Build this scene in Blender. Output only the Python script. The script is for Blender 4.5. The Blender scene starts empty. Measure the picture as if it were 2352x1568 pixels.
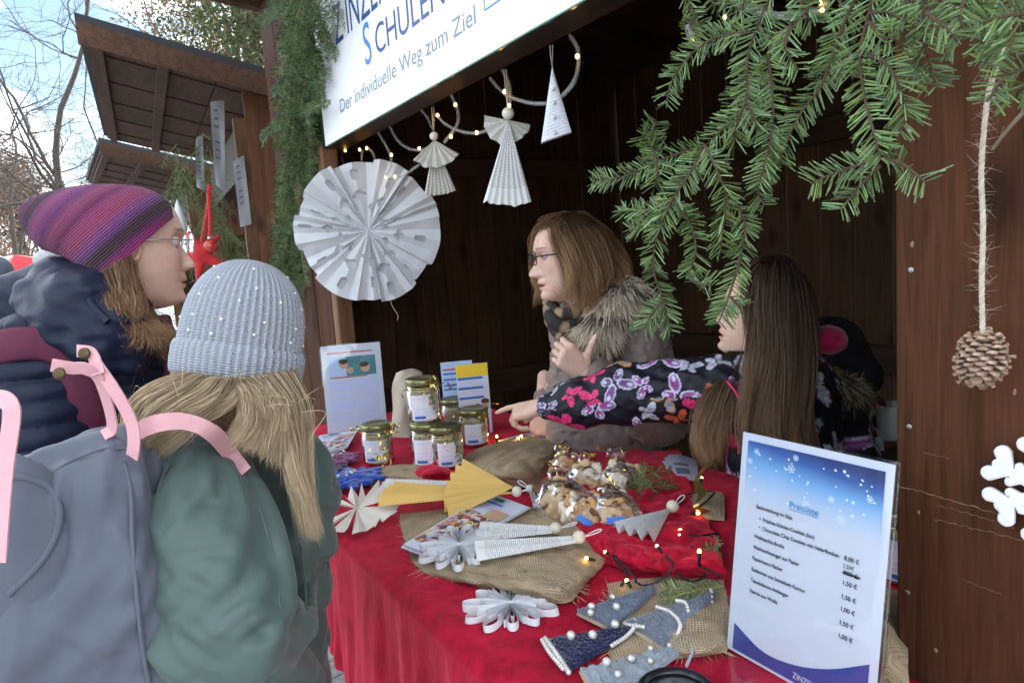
import bpy, math, random
import numpy as np
from mathutils import Vector, Matrix
import openvdb

PI = math.pi
rng = np.random.default_rng(7)
random.seed(7)
scn = bpy.context.scene
COL = scn.collection

# ------------------------------------------------------------------ camera
FPX = 1560.0                       # focal length for a 2352 px wide frame
CAM = np.array([0.0, 0.0, 1.53])
_yaw, _pit, _rol = math.radians(147.4), math.radians(-6.8), math.radians(-4.13)
_fw = np.array([math.cos(_pit)*math.cos(_yaw), math.cos(_pit)*math.sin(_yaw), math.sin(_pit)])
_ri = np.cross(_fw, [0, 0, 1]); _ri /= np.linalg.norm(_ri); _up = np.cross(_ri, _fw)
CR = _ri*math.cos(_rol)+_up*math.sin(_rol)
CU = -_ri*math.sin(_rol)+_up*math.cos(_rol)
CB = -_fw
cd = bpy.data.cameras.new('camera'); cam = bpy.data.objects.new('camera', cd); COL.objects.link(cam)
m = Matrix.Identity(4)
for i in range(3):
    m[i][0], m[i][1], m[i][2], m[i][3] = CR[i], CU[i], CB[i], CAM[i]
cam.matrix_world = m
cd.sensor_width = 36.0; cd.lens = 36.0*FPX/2352.0; cd.clip_start = 0.05; cd.clip_end = 3000
scn.camera = cam

# ------------------------------------------------------------------ world, sun, exposure
SUN_EL, SUN_AZ = 24.0, 118.0        # the sun stands behind the stall row; azimuth measured from +X towards +Y
w = bpy.data.worlds.new('World'); scn.world = w; w.use_nodes = True
nt = w.node_tree; nt.nodes.clear()
def N(nt, t, **k):
    n = nt.nodes.new(t)
    for a, b in k.items():
        if a == 'i':
            for s, v in b.items(): n.inputs[s].default_value = v
        else: setattr(n, a, b)
    return n
SKYOFF = (4.98, 3.55, -2.82)
sky = N(nt, 'ShaderNodeTexSky', sky_type='NISHITA', sun_disc=False, sun_elevation=math.radians(SUN_EL),
        sun_rotation=math.radians(90-SUN_AZ), air_density=1.0, dust_density=0.6, ozone_density=1.0)
tc = N(nt, 'ShaderNodeTexCoord')
mp = N(nt, 'ShaderNodeMapping', i={'Scale': (1.0, 1.0, 2.2), 'Location': SKYOFF})
nz = N(nt, 'ShaderNodeTexNoise', i={'Scale': 2.6, 'Detail': 7.0, 'Roughness': 0.55})
cr = N(nt, 'ShaderNodeValToRGB'); cr.color_ramp.elements[0].position = 0.43; cr.color_ramp.elements[1].position = 0.53
bg1 = N(nt, 'ShaderNodeBackground', i={'Strength': 0.05})
bg2 = N(nt, 'ShaderNodeBackground', i={'Color': (0.87, 0.93, 1.0, 1), 'Strength': 0.82})
mx = N(nt, 'ShaderNodeMixShader'); wo = N(nt, 'ShaderNodeOutputWorld')
L = nt.links.new
L(tc.outputs['Generated'], mp.inputs['Vector']); L(mp.outputs[0], nz.inputs['Vector']); L(nz.outputs[0], cr.inputs[0])
L(sky.outputs[0], bg1.inputs[0]); L(cr.outputs[0], mx.inputs[0]); L(bg1.outputs[0], mx.inputs[1]); L(bg2.outputs[0], mx.inputs[2])
L(mx.outputs[0], wo.inputs[0])
sl = bpy.data.lights.new('sun', 'SUN'); sl.energy = 1.2; sl.angle = math.radians(14); sl.color = (1, 0.95, 0.88)
so = bpy.data.objects.new('sun', sl); COL.objects.link(so)
_e, _a = math.radians(SUN_EL), math.radians(SUN_AZ)
sdir = Vector((math.cos(_e)*math.cos(_a), math.cos(_e)*math.sin(_a), math.sin(_e)))
so.rotation_euler = sdir.to_track_quat('Z', 'Y').to_euler()
so.location = (0, 0, 8)
vs = scn.view_settings
vs.view_transform = 'Standard'; vs.look = 'None'; vs.exposure = 2.6; vs.gamma = 1.0; vs.use_curve_mapping = False
scn.cycles.use_denoising = True
scn.cycles.max_bounces = 6; scn.cycles.diffuse_bounces = 3; scn.cycles.transmission_bounces = 6; scn.cycles.transparent_max_bounces = 10
scn.cycles.use_adaptive_sampling = True; scn.cycles.adaptive_threshold = 0.03
scn.cycles.sample_clamp_indirect = 6.0

# ------------------------------------------------------------------ points in the place, from where they are seen
def ray(px, py):
    return (CR*(px-1176.0)+CU*(784.0-py)-CB*FPX)/FPX
def PD(px, py, d): return CAM+ray(px, py)*d               # at a depth in metres
def PY(px, py, y): q = ray(px, py); return CAM+q*(y/q[1])  # on a plane parallel to the stall front
def PX(px, py, x): q = ray(px, py); return CAM+q*(x/q[0])
def PZ(px, py, z): q = ray(px, py); return CAM+q*((z-CAM[2])/q[2])
def A(*v): return np.array(v, float)
def nrm(v): v = np.asarray(v, float); return v/max(np.linalg.norm(v), 1e-12)
def lerp(a, b, t): return a+(b-a)*t

# ------------------------------------------------------------------ mesh builder
class MB:
    def __init__(s): s.v = []; s.f = []; s.c = []; s.u = []; s.n = 0; s.hc = False
    def add(s, v, f, mi=0, c=None, u=None):
        v = np.asarray(v, float).reshape(-1, 3); k = len(v)
        s.v.append(v); o = s.n
        if isinstance(f, np.ndarray): s.f.append((f.astype(np.int64)+o, mi))
        else:
            by = {}
            for q in f: by.setdefault(len(q), []).append(q)
            for q in by.values(): s.f.append((np.asarray(q, np.int64)+o, mi))
        s.hc = s.hc or c is not None
        c = np.ones((k, 3)) if c is None else np.broadcast_to(np.asarray(c, float), (k, 3))
        u = np.zeros((k, 2)) if u is None else np.asarray(u, float)
        s.c.append(c); s.u.append(u); s.n += k
        return s
    def grid(s, P, mi=0, c=None, u=None, closeu=False, closev=False, cap=False):
        P = np.asarray(P, float); a, b = P.shape[:2]
        I = np.arange(a if closeu else a-1); J = np.arange(b if closev else b-1); I, J = np.meshgrid(I, J, indexing='ij'); I = I.ravel(); J = J.ravel(); I2 = (I+1) % a; J2 = (J+1) % b
        f = np.stack([I*b+J, I2*b+J, I2*b+J2, I*b+J2], 1)
        if cap: f = f.tolist()+[tuple(range(b))[::-1], tuple((a-1)*b+j for j in range(b))]
        if c is not None:
            c = np.asarray(c, float)
            if c.ndim == 3: c = c.reshape(-1, 3)
        if u is not None: u = np.asarray(u, float).reshape(-1, 2)
        return s.add(P.reshape(-1, 3), f, mi, c, u)
    def box(s, lo, hi, mi=0, M=None, c=None):
        x0, y0, z0 = lo; x1, y1, z1 = hi
        v = A((x0, y0, z0), (x1, y0, z0), (x1, y1, z0), (x0, y1, z0), (x0, y0, z1), (x1, y0, z1), (x1, y1, z1), (x0, y1, z1)).reshape(8, 3)
        if M is not None: v = v@M[0].T+M[1]
        return s.add(v, [(0, 3, 2, 1), (4, 5, 6, 7), (0, 1, 5, 4), (1, 2, 6, 5), (2, 3, 7, 6), (3, 0, 4, 7)], mi, c)
    def bbox(s, lo, hi, b=0.004, mi=0, M=None, c=None):
        lo = np.asarray(lo, float); hi = np.asarray(hi, float)
        b = min(b, 0.45*float((hi-lo).min()))
        vs, idx = [], {}
        for sx in (0, 1):
            for sy in (0, 1):
                for sz in (0, 1):
                    cn = [lo[k] if q == 0 else hi[k] for k, q in enumerate((sx, sy, sz))]
                    for k in range(3):
                        p = np.array(cn)
                        for j in range(3):
                            if j != k: p[j] += b if (sx, sy, sz)[j] == 0 else -b
                        idx[(sx, sy, sz, k)] = len(vs); vs.append(p)
        f = []
        for k in range(3):
            a, d = [j for j in range(3) if j != k]
            for q in (0, 1):
                def key(i, j): t = [0, 0, 0]; t[k] = q; t[a] = i; t[d] = j; return idx[(*t, k)]
                f.append((key(0, 0), key(1, 0), key(1, 1), key(0, 1)))
        for k in range(3):
            a, d = [j for j in range(3) if j != k]
            for i in (0, 1):
                for j in (0, 1):
                    def key(q, fc): t = [0, 0, 0]; t[k] = q; t[a] = i; t[d] = j; return idx[(*t, fc)]
                    f.append((key(0, a), key(1, a), key(1, d), key(0, d)))
        for sx in (0, 1):
            for sy in (0, 1):
                for sz in (0, 1): f.append(tuple(idx[(sx, sy, sz, k)] for k in range(3)))
        vs = np.array(vs)
        ce = vs.mean(0); g = []
        for q in f:
            p = vs[list(q)]; nn = np.cross(p[1]-p[0], p[2]-p[0])
            g.append(q if np.dot(nn, p.mean(0)-ce) > 0 else q[::-1])
        if M is not None: vs = vs@M[0].T+M[1]
        return s.add(vs, g, mi, c)
    def tube(s, P, r, n=8, mi=0, c=None, cap=True, flat=None):
        P = np.asarray(P, float); k = len(P); r = np.broadcast_to(np.asarray(r, float), (k,))
        T = np.gradient(P, axis=0); T /= np.maximum(np.linalg.norm(T, axis=1), 1e-9)[:, None]
        ref = A(0, 0, 1) if abs(T[0][2]) < 0.9 else A(1, 0, 0)
        if flat is not None: ref = nrm(flat[0])
        rings = []; a = np.linspace(0, 2*PI, n, endpoint=False)
        x = nrm(ref-T[0]*np.dot(ref, T[0]))
        for i in range(k):
            x = nrm(x-T[i]*np.dot(x, T[i])); y = np.cross(T[i], x)
            fx, fy = (1, 1) if flat is None else (1.0, flat[1])
            rings.append(P[i]+r[i]*(np.cos(a)[:, None]*x*fx+np.sin(a)[:, None]*y*fy))
        cc = None
        if c is not None:
            c = np.asarray(c, float)
            cc = np.repeat(c, n, axis=0) if c.ndim == 2 else c
        return s.grid(np.array(rings), mi, cc, closev=True, cap=cap)
    def lathe(s, prof, n=32, mi=0, M=None, c=None, cap=False):
        prof = np.asarray(prof, float); a = np.linspace(0, 2*PI, n, endpoint=False)
        P = np.stack([prof[:, None, 0]*np.cos(a), prof[:, None, 0]*np.sin(a), np.repeat(prof[:, 1:2], n, 1)], -1)
        if M is not None: P = P@M[0].T+M[1]
        return s.grid(P, mi, c, closev=True, cap=cap)
    def sphere(s, c0, r, n=12, mi=0, c=None, sc=(1, 1, 1), R=None):
        t = np.linspace(0.001, PI-0.001, n//2+2); a = np.linspace(0, 2*PI, n, endpoint=False)
        P = np.stack([np.sin(t)[:, None]*np.cos(a), np.sin(t)[:, None]*np.sin(a), np.repeat(np.cos(t)[:, None], n, 1)], -1)*r*np.asarray(sc)
        if R is not None: P = P@np.asarray(R).T
        return s.grid(P[::-1]+np.asarray(c0), mi, c, closev=True)
    def ribbon(s, P, wdir, w, mi=0, c=None, u=None):
        P = np.asarray(P, float); k = len(P)
        w = np.broadcast_to(np.asarray(w, float), (k,)); wd = np.broadcast_to(np.asarray(wdir, float), (k, 3))
        G = np.stack([P-wd*w[:, None]/2, P+wd*w[:, None]/2], 1)
        return s.grid(G, mi, None if c is None else np.repeat(np.broadcast_to(c, (k, 3)), 2, 0), u)
    def mesh(s, name, smooth=True):
        me = bpy.data.meshes.new(name)
        v = np.concatenate(s.v) if s.v else np.zeros((0, 3))
        me.vertices.add(len(v)); me.vertices.foreach_set('co', v.astype(np.float32).ravel())
        nf = sum(len(q) for q, _ in s.f); lv = np.concatenate([q.ravel() for q, _ in s.f]); lt = np.concatenate([np.full(len(q), q.shape[1]) for q, _ in s.f]); mi = np.concatenate([np.full(len(q), m_) for q, m_ in s.f])
        me.loops.add(len(lv)); me.loops.foreach_set('vertex_index', lv.astype(np.int32)); me.polygons.add(nf); me.polygons.foreach_set('loop_start', (np.cumsum(lt)-lt).astype(np.int32))
        c = np.concatenate(s.c); u = np.concatenate(s.u)
        if s.hc:
            at = me.attributes.new('tint', 'FLOAT_COLOR', 'POINT')
            at.data.foreach_set('color', np.concatenate([c, np.ones((len(c), 1))], 1).astype(np.float32).ravel())
        if np.any(u):
            at = me.attributes.new('uvp', 'FLOAT_VECTOR', 'POINT')
            at.data.foreach_set('vector', np.concatenate([u, np.zeros((len(u), 1))], 1).astype(np.float32).ravel())
        me.polygons.foreach_set('material_index', mi.astype(np.int32))
        me.polygons.foreach_set('use_smooth', np.full(nf, bool(smooth)))
        me.update(calc_edges=True); me.validate()
        return me

def thing(name, label, cat, loc=(0, 0, 0), group=None):
    o = bpy.data.objects.new(name, None); COL.objects.link(o); o.location = Vector(loc); o.empty_display_size = 0.05
    o['label'] = label; o['category'] = cat
    if group: o['group'] = group
    return o
def tag(o, label, cat, group=None, kind=None):
    if label: o['label'] = label
    if cat: o['category'] = cat
    if group: o['group'] = group
    if kind: o['kind'] = kind
    return o
def obj(name, mb, mats, parent=None, smooth=True, local=False, loc=None, sharp=None):
    me = mb.mesh(name, smooth) if isinstance(mb, MB) else mb
    if isinstance(mb, MB):
        for q in (mats if isinstance(mats, (list, tuple)) else [mats]): me.materials.append(q)
    if smooth and sharp and isinstance(mb, MB):
        try: me.set_sharp_from_angle(angle=math.radians(sharp))
        except Exception: pass
    if isinstance(mb, MB) and not mb.hc and any(q is not None and q.get('tinted') for q in me.materials):
        at = me.attributes.new('tint', 'FLOAT_COLOR', 'POINT'); at.data.foreach_set('color', np.ones(len(me.vertices)*4, np.float32))
    o = bpy.data.objects.new(name, me); COL.objects.link(o)
    if parent is not None:
        o.parent = parent
        if not local and parent.type == 'EMPTY': o.matrix_parent_inverse = Matrix.Translation(-Vector(parent.location))
    if loc is not None: o.location = Vector(loc)
    return o

# ------------------------------------------------------------------ materials
def newmat(name):
    q = bpy.data.materials.new(name); q.use_nodes = True
    nt = q.node_tree; b = nt.nodes['Principled BSDF']
    return q, nt, b
def rgb(c): return (c[0], c[1], c[2], 1.0)
def M(name, col, rough=0.6, var=0.12, vs=9.0, bump=0.0, bs=80.0, metal=0.0, sheen=0.0, trans=0.0, alpha=1.0, spec=0.4,
      tint=False, emis=0.0, ecol=None, sss=0.0, stretch=(1, 1, 1), rvar=0.0, ior=1.45, rnd=0.0, bdist=0.004, thin=0.0):
    q, nt, b = newmat(name); L = nt.links.new
    b.inputs['Roughness'].default_value = rough; b.inputs['Metallic'].default_value = metal
    b.inputs['Specular IOR Level'].default_value = spec; b.inputs['IOR'].default_value = ior
    b.inputs['Transmission Weight'].default_value = trans; b.inputs['Alpha'].default_value = alpha
    if sheen: b.inputs['Sheen Weight'].default_value = sheen; b.inputs['Sheen Roughness'].default_value = 0.4
    if sss:
        b.inputs['Subsurface Weight'].default_value = sss; b.inputs['Subsurface Radius'].default_value = (0.012, 0.005, 0.003); b.inputs['Subsurface Scale'].default_value = 0.5
    if emis:
        b.inputs['Emission Color'].default_value = rgb(ecol or col); b.inputs['Emission Strength'].default_value = emis
    tc = N(nt, 'ShaderNodeTexCoord'); mp = N(nt, 'ShaderNodeMapping', i={'Scale': stretch}); L(tc.outputs['Object'], mp.inputs[0])
    out = None
    nz = N(nt, 'ShaderNodeTexNoise', i={'Scale': vs, 'Detail': 6.0, 'Roughness': 0.65}); L(mp.outputs[0], nz.inputs['Vector'])
    mr = N(nt, 'ShaderNodeMapRange', i={'From Min': 0.25, 'From Max': 0.75, 'To Min': 1-var, 'To Max': 1+var}); L(nz.outputs[0], mr.inputs[0])
    sc = N(nt, 'ShaderNodeVectorMath', operation='SCALE'); sc.inputs[0].default_value = col[:3]; L(mr.outputs[0], sc.inputs['Scale'])
    out = sc.outputs[0]
    if rnd:
        oi = N(nt, 'ShaderNodeObjectInfo'); m2 = N(nt, 'ShaderNodeMapRange', i={'To Min': 1-rnd, 'To Max': 1+rnd}); L(oi.outputs['Random'], m2.inputs[0])
        s2 = N(nt, 'ShaderNodeVectorMath', operation='SCALE'); L(out, s2.inputs[0]); L(m2.outputs[0], s2.inputs['Scale']); out = s2.outputs[0]
    if tint:
        q['tinted'] = 1
        at = N(nt, 'ShaderNodeAttribute', attribute_name='tint'); mu = N(nt, 'ShaderNodeVectorMath', operation='MULTIPLY')
        L(out, mu.inputs[0]); L(at.outputs['Color'], mu.inputs[1]); out = mu.outputs[0]
    L(out, b.inputs['Base Color'])
    if rvar:
        m3 = N(nt, 'ShaderNodeMapRange', i={'From Min': 0.3, 'From Max': 0.7, 'To Min': max(0, rough-rvar), 'To Max': min(1, rough+rvar)}); L(nz.outputs[0], m3.inputs[0]); L(m3.outputs[0], b.inputs['Roughness'])
    if bump:
        n2 = N(nt, 'ShaderNodeTexNoise', i={'Scale': bs, 'Detail': 4.0, 'Roughness': 0.6}); L(mp.outputs[0], n2.inputs['Vector'])
        bp = N(nt, 'ShaderNodeBump', i={'Strength': bump, 'Distance': bdist}); L(n2.outputs[0], bp.inputs['Height']); L(bp.outputs[0], b.inputs['Normal'])
    if thin:
        tr = N(nt, 'ShaderNodeBsdfTranslucent'); L(out, tr.inputs[0]); mx = N(nt, 'ShaderNodeMixShader', i={0: thin})
        L(b.outputs[0], mx.inputs[1]); L(tr.outputs[0], mx.inputs[2]); L(mx.outputs[0], nt.nodes['Material Output'].inputs[0])
    return q
def wood(name, col, axis='z', rough=0.62, scale=1.0, dark=0.45, knots=True, rnd=0.16, spec=0.3):
    """stained softwood: grain stretched along one axis, knots, per-board shade"""
    q, nt, b = newmat(name); L = nt.links.new
    b.inputs['Roughness'].default_value = rough; b.inputs['Specular IOR Level'].default_value = spec
    tc = N(nt, 'ShaderNodeTexCoord'); oi = N(nt, 'ShaderNodeObjectInfo')
    st = {'x': (0.06, 1, 1), 'y': (1, 0.06, 1), 'z': (1, 1, 0.06)}[axis]
    of = N(nt, 'ShaderNodeVectorMath', operation='SCALE'); of.inputs[0].default_value = (7.3, 3.1, 5.7); L(oi.outputs['Random'], of.inputs['Scale'])
    ad = N(nt, 'ShaderNodeVectorMath', operation='ADD'); L(tc.outputs['Object'], ad.inputs[0]); L(of.outputs[0], ad.inputs[1])
    mp = N(nt, 'ShaderNodeMapping', i={'Scale': st}); L(ad.outputs[0], mp.inputs[0])
    n1 = N(nt, 'ShaderNodeTexNoise', i={'Scale': 34*scale, 'Detail': 8.0, 'Roughness': 0.7, 'Distortion': 0.4}); L(mp.outputs[0], n1.inputs['Vector'])
    n2 = N(nt, 'ShaderNodeTexNoise', i={'Scale': 240*scale, 'Detail': 3.0}); L(mp.outputs[0], n2.inputs['Vector'])
    n3 = N(nt, 'ShaderNodeTexNoise', i={'Scale': 3.2, 'Detail': 3.0}); L(ad.outputs[0], n3.inputs['Vector'])
    cr = N(nt, 'ShaderNodeValToRGB')
    e = cr.color_ramp.elements; e[0].position = 0.30; e[1].position = 0.72
    e[0].color = rgb([x*dark for x in col]); e[1].color = rgb([min(1, x*1.3) for x in col]); k = e.new(0.5); k.color = rgb(col)
    L(n1.outputs[0], cr.inputs[0])
    mr = N(nt, 'ShaderNodeMapRange', i={'From Min': 0.3, 'From Max': 0.7, 'To Min': 0.82, 'To Max': 1.15}); L(n2.outputs[0], mr.inputs[0])
    m3 = N(nt, 'ShaderNodeMapRange', i={'From Min': 0.3, 'From Max': 0.7, 'To Min': 0.75, 'To Max': 1.2}); L(n3.outputs[0], m3.inputs[0])
    m4 = N(nt, 'ShaderNodeMapRange', i={'To Min': 1-rnd, 'To Max': 1+rnd}); L(oi.outputs['Random'], m4.inputs[0])
    a1 = N(nt, 'ShaderNodeMath', operation='MULTIPLY'); L(mr.outputs[0], a1.inputs[0]); L(m3.outputs[0], a1.inputs[1])
    a2 = N(nt, 'ShaderNodeMath', operation='MULTIPLY'); L(a1.outputs[0], a2.inputs[0]); L(m4.outputs[0], a2.inputs[1])
    hgt = a2.outputs[0]
    if knots:
        m5 = N(nt, 'ShaderNodeMapping', i={'Scale': {'x': (0.45, 1, 1), 'y': (1, 0.45, 1), 'z': (1, 1, 0.45)}[axis]}); L(ad.outputs[0], m5.inputs[0])
        vo = N(nt, 'ShaderNodeTexVoronoi', i={'Scale': 3.4})
        if axis == 'z':
            vo.voronoi_dimensions = '2D'; sp = N(nt, 'ShaderNodeSeparateXYZ'); L(m5.outputs[0], sp.inputs[0]); sm = N(nt, 'ShaderNodeMath', operation='ADD'); L(sp.outputs[0], sm.inputs[0]); L(sp.outputs[1], sm.inputs[1]); cb = N(nt, 'ShaderNodeCombineXYZ'); L(sm.outputs[0], cb.inputs[0]); L(sp.outputs[2], cb.inputs[1]); L(cb.outputs[0], vo.inputs['Vector'])
        else: L(m5.outputs[0], vo.inputs['Vector'])
        kr = N(nt, 'ShaderNodeMapRange', i={'From Min': 0.03, 'From Max': 0.12, 'To Min': 0.35, 'To Max': 1.0}); L(vo.outputs['Distance'], kr.inputs[0])
        a3 = N(nt, 'ShaderNodeMath', operation='MULTIPLY'); L(a2.outputs[0], a3.inputs[0]); L(kr.outputs[0], a3.inputs[1]); hgt = a3.outputs[0]
    s = N(nt, 'ShaderNodeVectorMath', operation='SCALE'); L(cr.outputs[0], s.inputs[0]); L(hgt, s.inputs['Scale']); L(s.outputs[0], b.inputs['Base Color'])
    bp = N(nt, 'ShaderNodeBump', i={'Strength': 0.35, 'Distance': 0.002}); L(n1.outputs[0], bp.inputs['Height']); L(bp.outputs[0], b.inputs['Normal'])
    return q
def weave(name, c1, c2, per=0.006, holes=True):
    """coarse plain weave from the cloth's own arc-length coordinates"""
    q, nt, b = newmat(name); L = nt.links.new
    at = N(nt, 'ShaderNodeAttribute', attribute_name='uvp')
    nz = N(nt, 'ShaderNodeTexNoise', i={'Scale': 60.0, 'Detail': 3.0}); L(at.outputs['Vector'], nz.inputs['Vector'])
    dv = N(nt, 'ShaderNodeVectorMath', operation='MULTIPLY_ADD'); L(nz.outputs['Color'], dv.inputs[0]); dv.inputs[1].default_value = (0.004, 0.004, 0); L(at.outputs['Vector'], dv.inputs[2])
    sx = N(nt, 'ShaderNodeSeparateXYZ'); L(dv.outputs[0], sx.inputs[0])
    def sn(o):
        a = N(nt, 'ShaderNodeMath', operation='MULTIPLY', i={1: 2*PI/per}); L(o, a.inputs[0])
        s = N(nt, 'ShaderNodeMath', operation='SINE'); L(a.outputs[0], s.inputs[0])
        ab = N(nt, 'ShaderNodeMath', operation='ABSOLUTE'); L(s.outputs[0], ab.inputs[0]); return ab.outputs[0]
    mxn = N(nt, 'ShaderNodeMath', operation='MAXIMUM'); L(sn(sx.outputs[0]), mxn.inputs[0]); L(sn(sx.outputs[1]), mxn.inputs[1])
    n2 = N(nt, 'ShaderNodeTexNoise', i={'Scale': 25.0, 'Detail': 5.0}); L(at.outputs['Vector'], n2.inputs['Vector'])
    cr = N(nt, 'ShaderNodeValToRGB'); e = cr.color_ramp.elements
    e[0].position = 0.35; e[0].color = rgb(c2); e[1].position = 0.9; e[1].color = rgb(c1); L(mxn.outputs[0], cr.inputs[0])
    mr = N(nt, 'ShaderNodeMapRange', i={'From Min': 0.3, 'From Max': 0.7, 'To Min': 0.75, 'To Max': 1.2}); L(n2.outputs[0], mr.inputs[0])
    s = N(nt, 'ShaderNodeVectorMath', operation='SCALE'); L(cr.outputs[0], s.inputs[0]); L(mr.outputs[0], s.inputs['Scale']); L(s.outputs[0], b.inputs['Base Color'])
    b.inputs['Roughness'].default_value = 0.95; b.inputs['Specular IOR Level'].default_value = 0.1
    bp = N(nt, 'ShaderNodeBump', i={'Strength': 0.8, 'Distance': 0.0015}); L(mxn.outputs[0], bp.inputs['Height']); L(bp.outputs[0], b.inputs['Normal'])
    return q

# ------------------------------------------------------------------ signed distance helpers (bodies, hands, garments)
def smin(a, b, k):
    h = np.clip(0.5+0.5*(b-a)/k, 0, 1); return b+(a-b)*h-k*h*(1-h)
def cap(P, a, b, r1, r2, flat=None):
    a = np.asarray(a, float); b = np.asarray(b, float)
    Q = P-a; ab = b-a
    if flat is not None:
        d, k = nrm(flat[0]), flat[1]
        Q = Q+np.outer(Q@d, d)*(1/k-1); ab = ab+d*np.dot(ab, d)*(1/k-1)
    t = np.clip((Q@ab)/max(np.dot(ab, ab), 1e-9), 0, 1)
    dd = np.linalg.norm(Q-t[:, None]*ab, axis=1)-(r1+(r2-r1)*t)
    return dd*(min(1, flat[1]) if flat is not None else 1)
def ell(P, c, r, R=None):
    Q = P-np.asarray(c)
    if R is not None: Q = Q@np.asarray(R)
    r = np.asarray(r, float); k0 = np.linalg.norm(Q/r, axis=1); k1 = np.linalg.norm(Q/(r*r), axis=1)
    return k0*(k0-1)/np.maximum(k1, 1e-9)
def chain(P, pts, rad, k=0.01, flat=None):
    d = None
    for i in range(len(pts)-1):
        e = cap(P, pts[i], pts[i+1], rad[i], rad[i+1], flat); d = e if d is None else smin(d, e, k)
    return d
def wob(P, s, seed=0):
    g = np.random.default_rng(seed); o = np.zeros(len(P))
    for i in range(5):
        k = g.normal(size=3)*s*(1+0.5*i); o += np.sin(P@k+g.uniform(0, 6.3))/(1+0.5*i)
    return o/2.5
def sdfmesh(fn, lo, hi, h):
    lo = np.asarray(lo, float); hi = np.asarray(hi, float)
    n = np.ceil((hi-lo)/h).astype(int)+1
    gx, gy, gz = [lo[i]+h*np.arange(n[i]) for i in range(3)]
    G = np.stack(np.meshgrid(gx, gy, gz, indexing='ij'), -1).reshape(-1, 3)
    d = np.concatenate([fn(G[i:i+400000]) for i in range(0, len(G), 400000)])
    d = np.clip(d, -0.05, 0.05).reshape(n).astype(np.float32)
    d[0] = d[-1] = 0.05; d[:, 0] = d[:, -1] = 0.05; d[:, :, 0] = d[:, :, -1] = 0.05
    g = openvdb.FloatGrid(0.05); g.copyFromArray(d)
    p, q = g.convertToQuads(0.0)
    return lo+np.asarray(p, float)*h, np.asarray(q)[:, ::-1]
def trace(fn, px, py, lo=0.4, hi=3.5, off=0.0):
    """first point of a surface met on the way from the viewpoint"""
    q = ray(px, py); d = lo; l = np.linalg.norm(q)
    for _ in range(160):
        e = float(fn((CAM+q*d)[None])[0])
        if e < .0008: break
        d += max(.0006, .6*e/l)
        if d > hi: break
    return CAM+q*(d-off)
def spline(pts, n):
    """Catmull-Rom through rows of pts, n samples"""
    p = np.asarray(pts, float)
    p = np.concatenate([[2*p[0]-p[1]], p, [2*p[-1]-p[-2]]])
    t = np.linspace(0, len(p)-3-1e-6, n); i = t.astype(int); u = (t-i)[:, None]
    a, b, c, d = p[i], p[i+1], p[i+2], p[i+3]
    return 0.5*((2*b)+(-a+c)*u+(2*a-5*b+4*c-d)*u**2+(-a+3*b-3*c+d)*u**3)
def patch(ctrl, nu, nv):
    c = np.asarray(ctrl, float)
    r = np.stack([spline(c[i], nv) for i in range(len(c))])
    return np.stack([spline(r[:, j], nu) for j in range(nv)], 1)
def arcuv(G):
    du = np.concatenate([np.zeros((1, G.shape[1])), np.cumsum(np.linalg.norm(np.diff(G, axis=0), axis=2), 0)])
    dv = np.concatenate([np.zeros((G.shape[0], 1)), np.cumsum(np.linalg.norm(np.diff(G, axis=1), axis=2), 1)], 1)
    return np.stack([du, dv], -1)
def frame(x, z):
    """rotation matrix whose columns are local axes; x kept, z made perpendicular"""
    x = nrm(x); y = nrm(np.cross(z, x)); z = np.cross(x, y); return np.stack([x, y, z], 1)
def fnoise(x, y, seed=0, oct=4):
    g = np.random.default_rng(seed); o = np.zeros(np.shape(x)); a = 1.0
    for i in range(oct):
        for _ in range(3):
            k = g.normal(size=2)*(2**i); o = o+a*np.sin(k[0]*x+k[1]*y+g.uniform(0, 6.3))/3
        a *= 0.55
    return o
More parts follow.
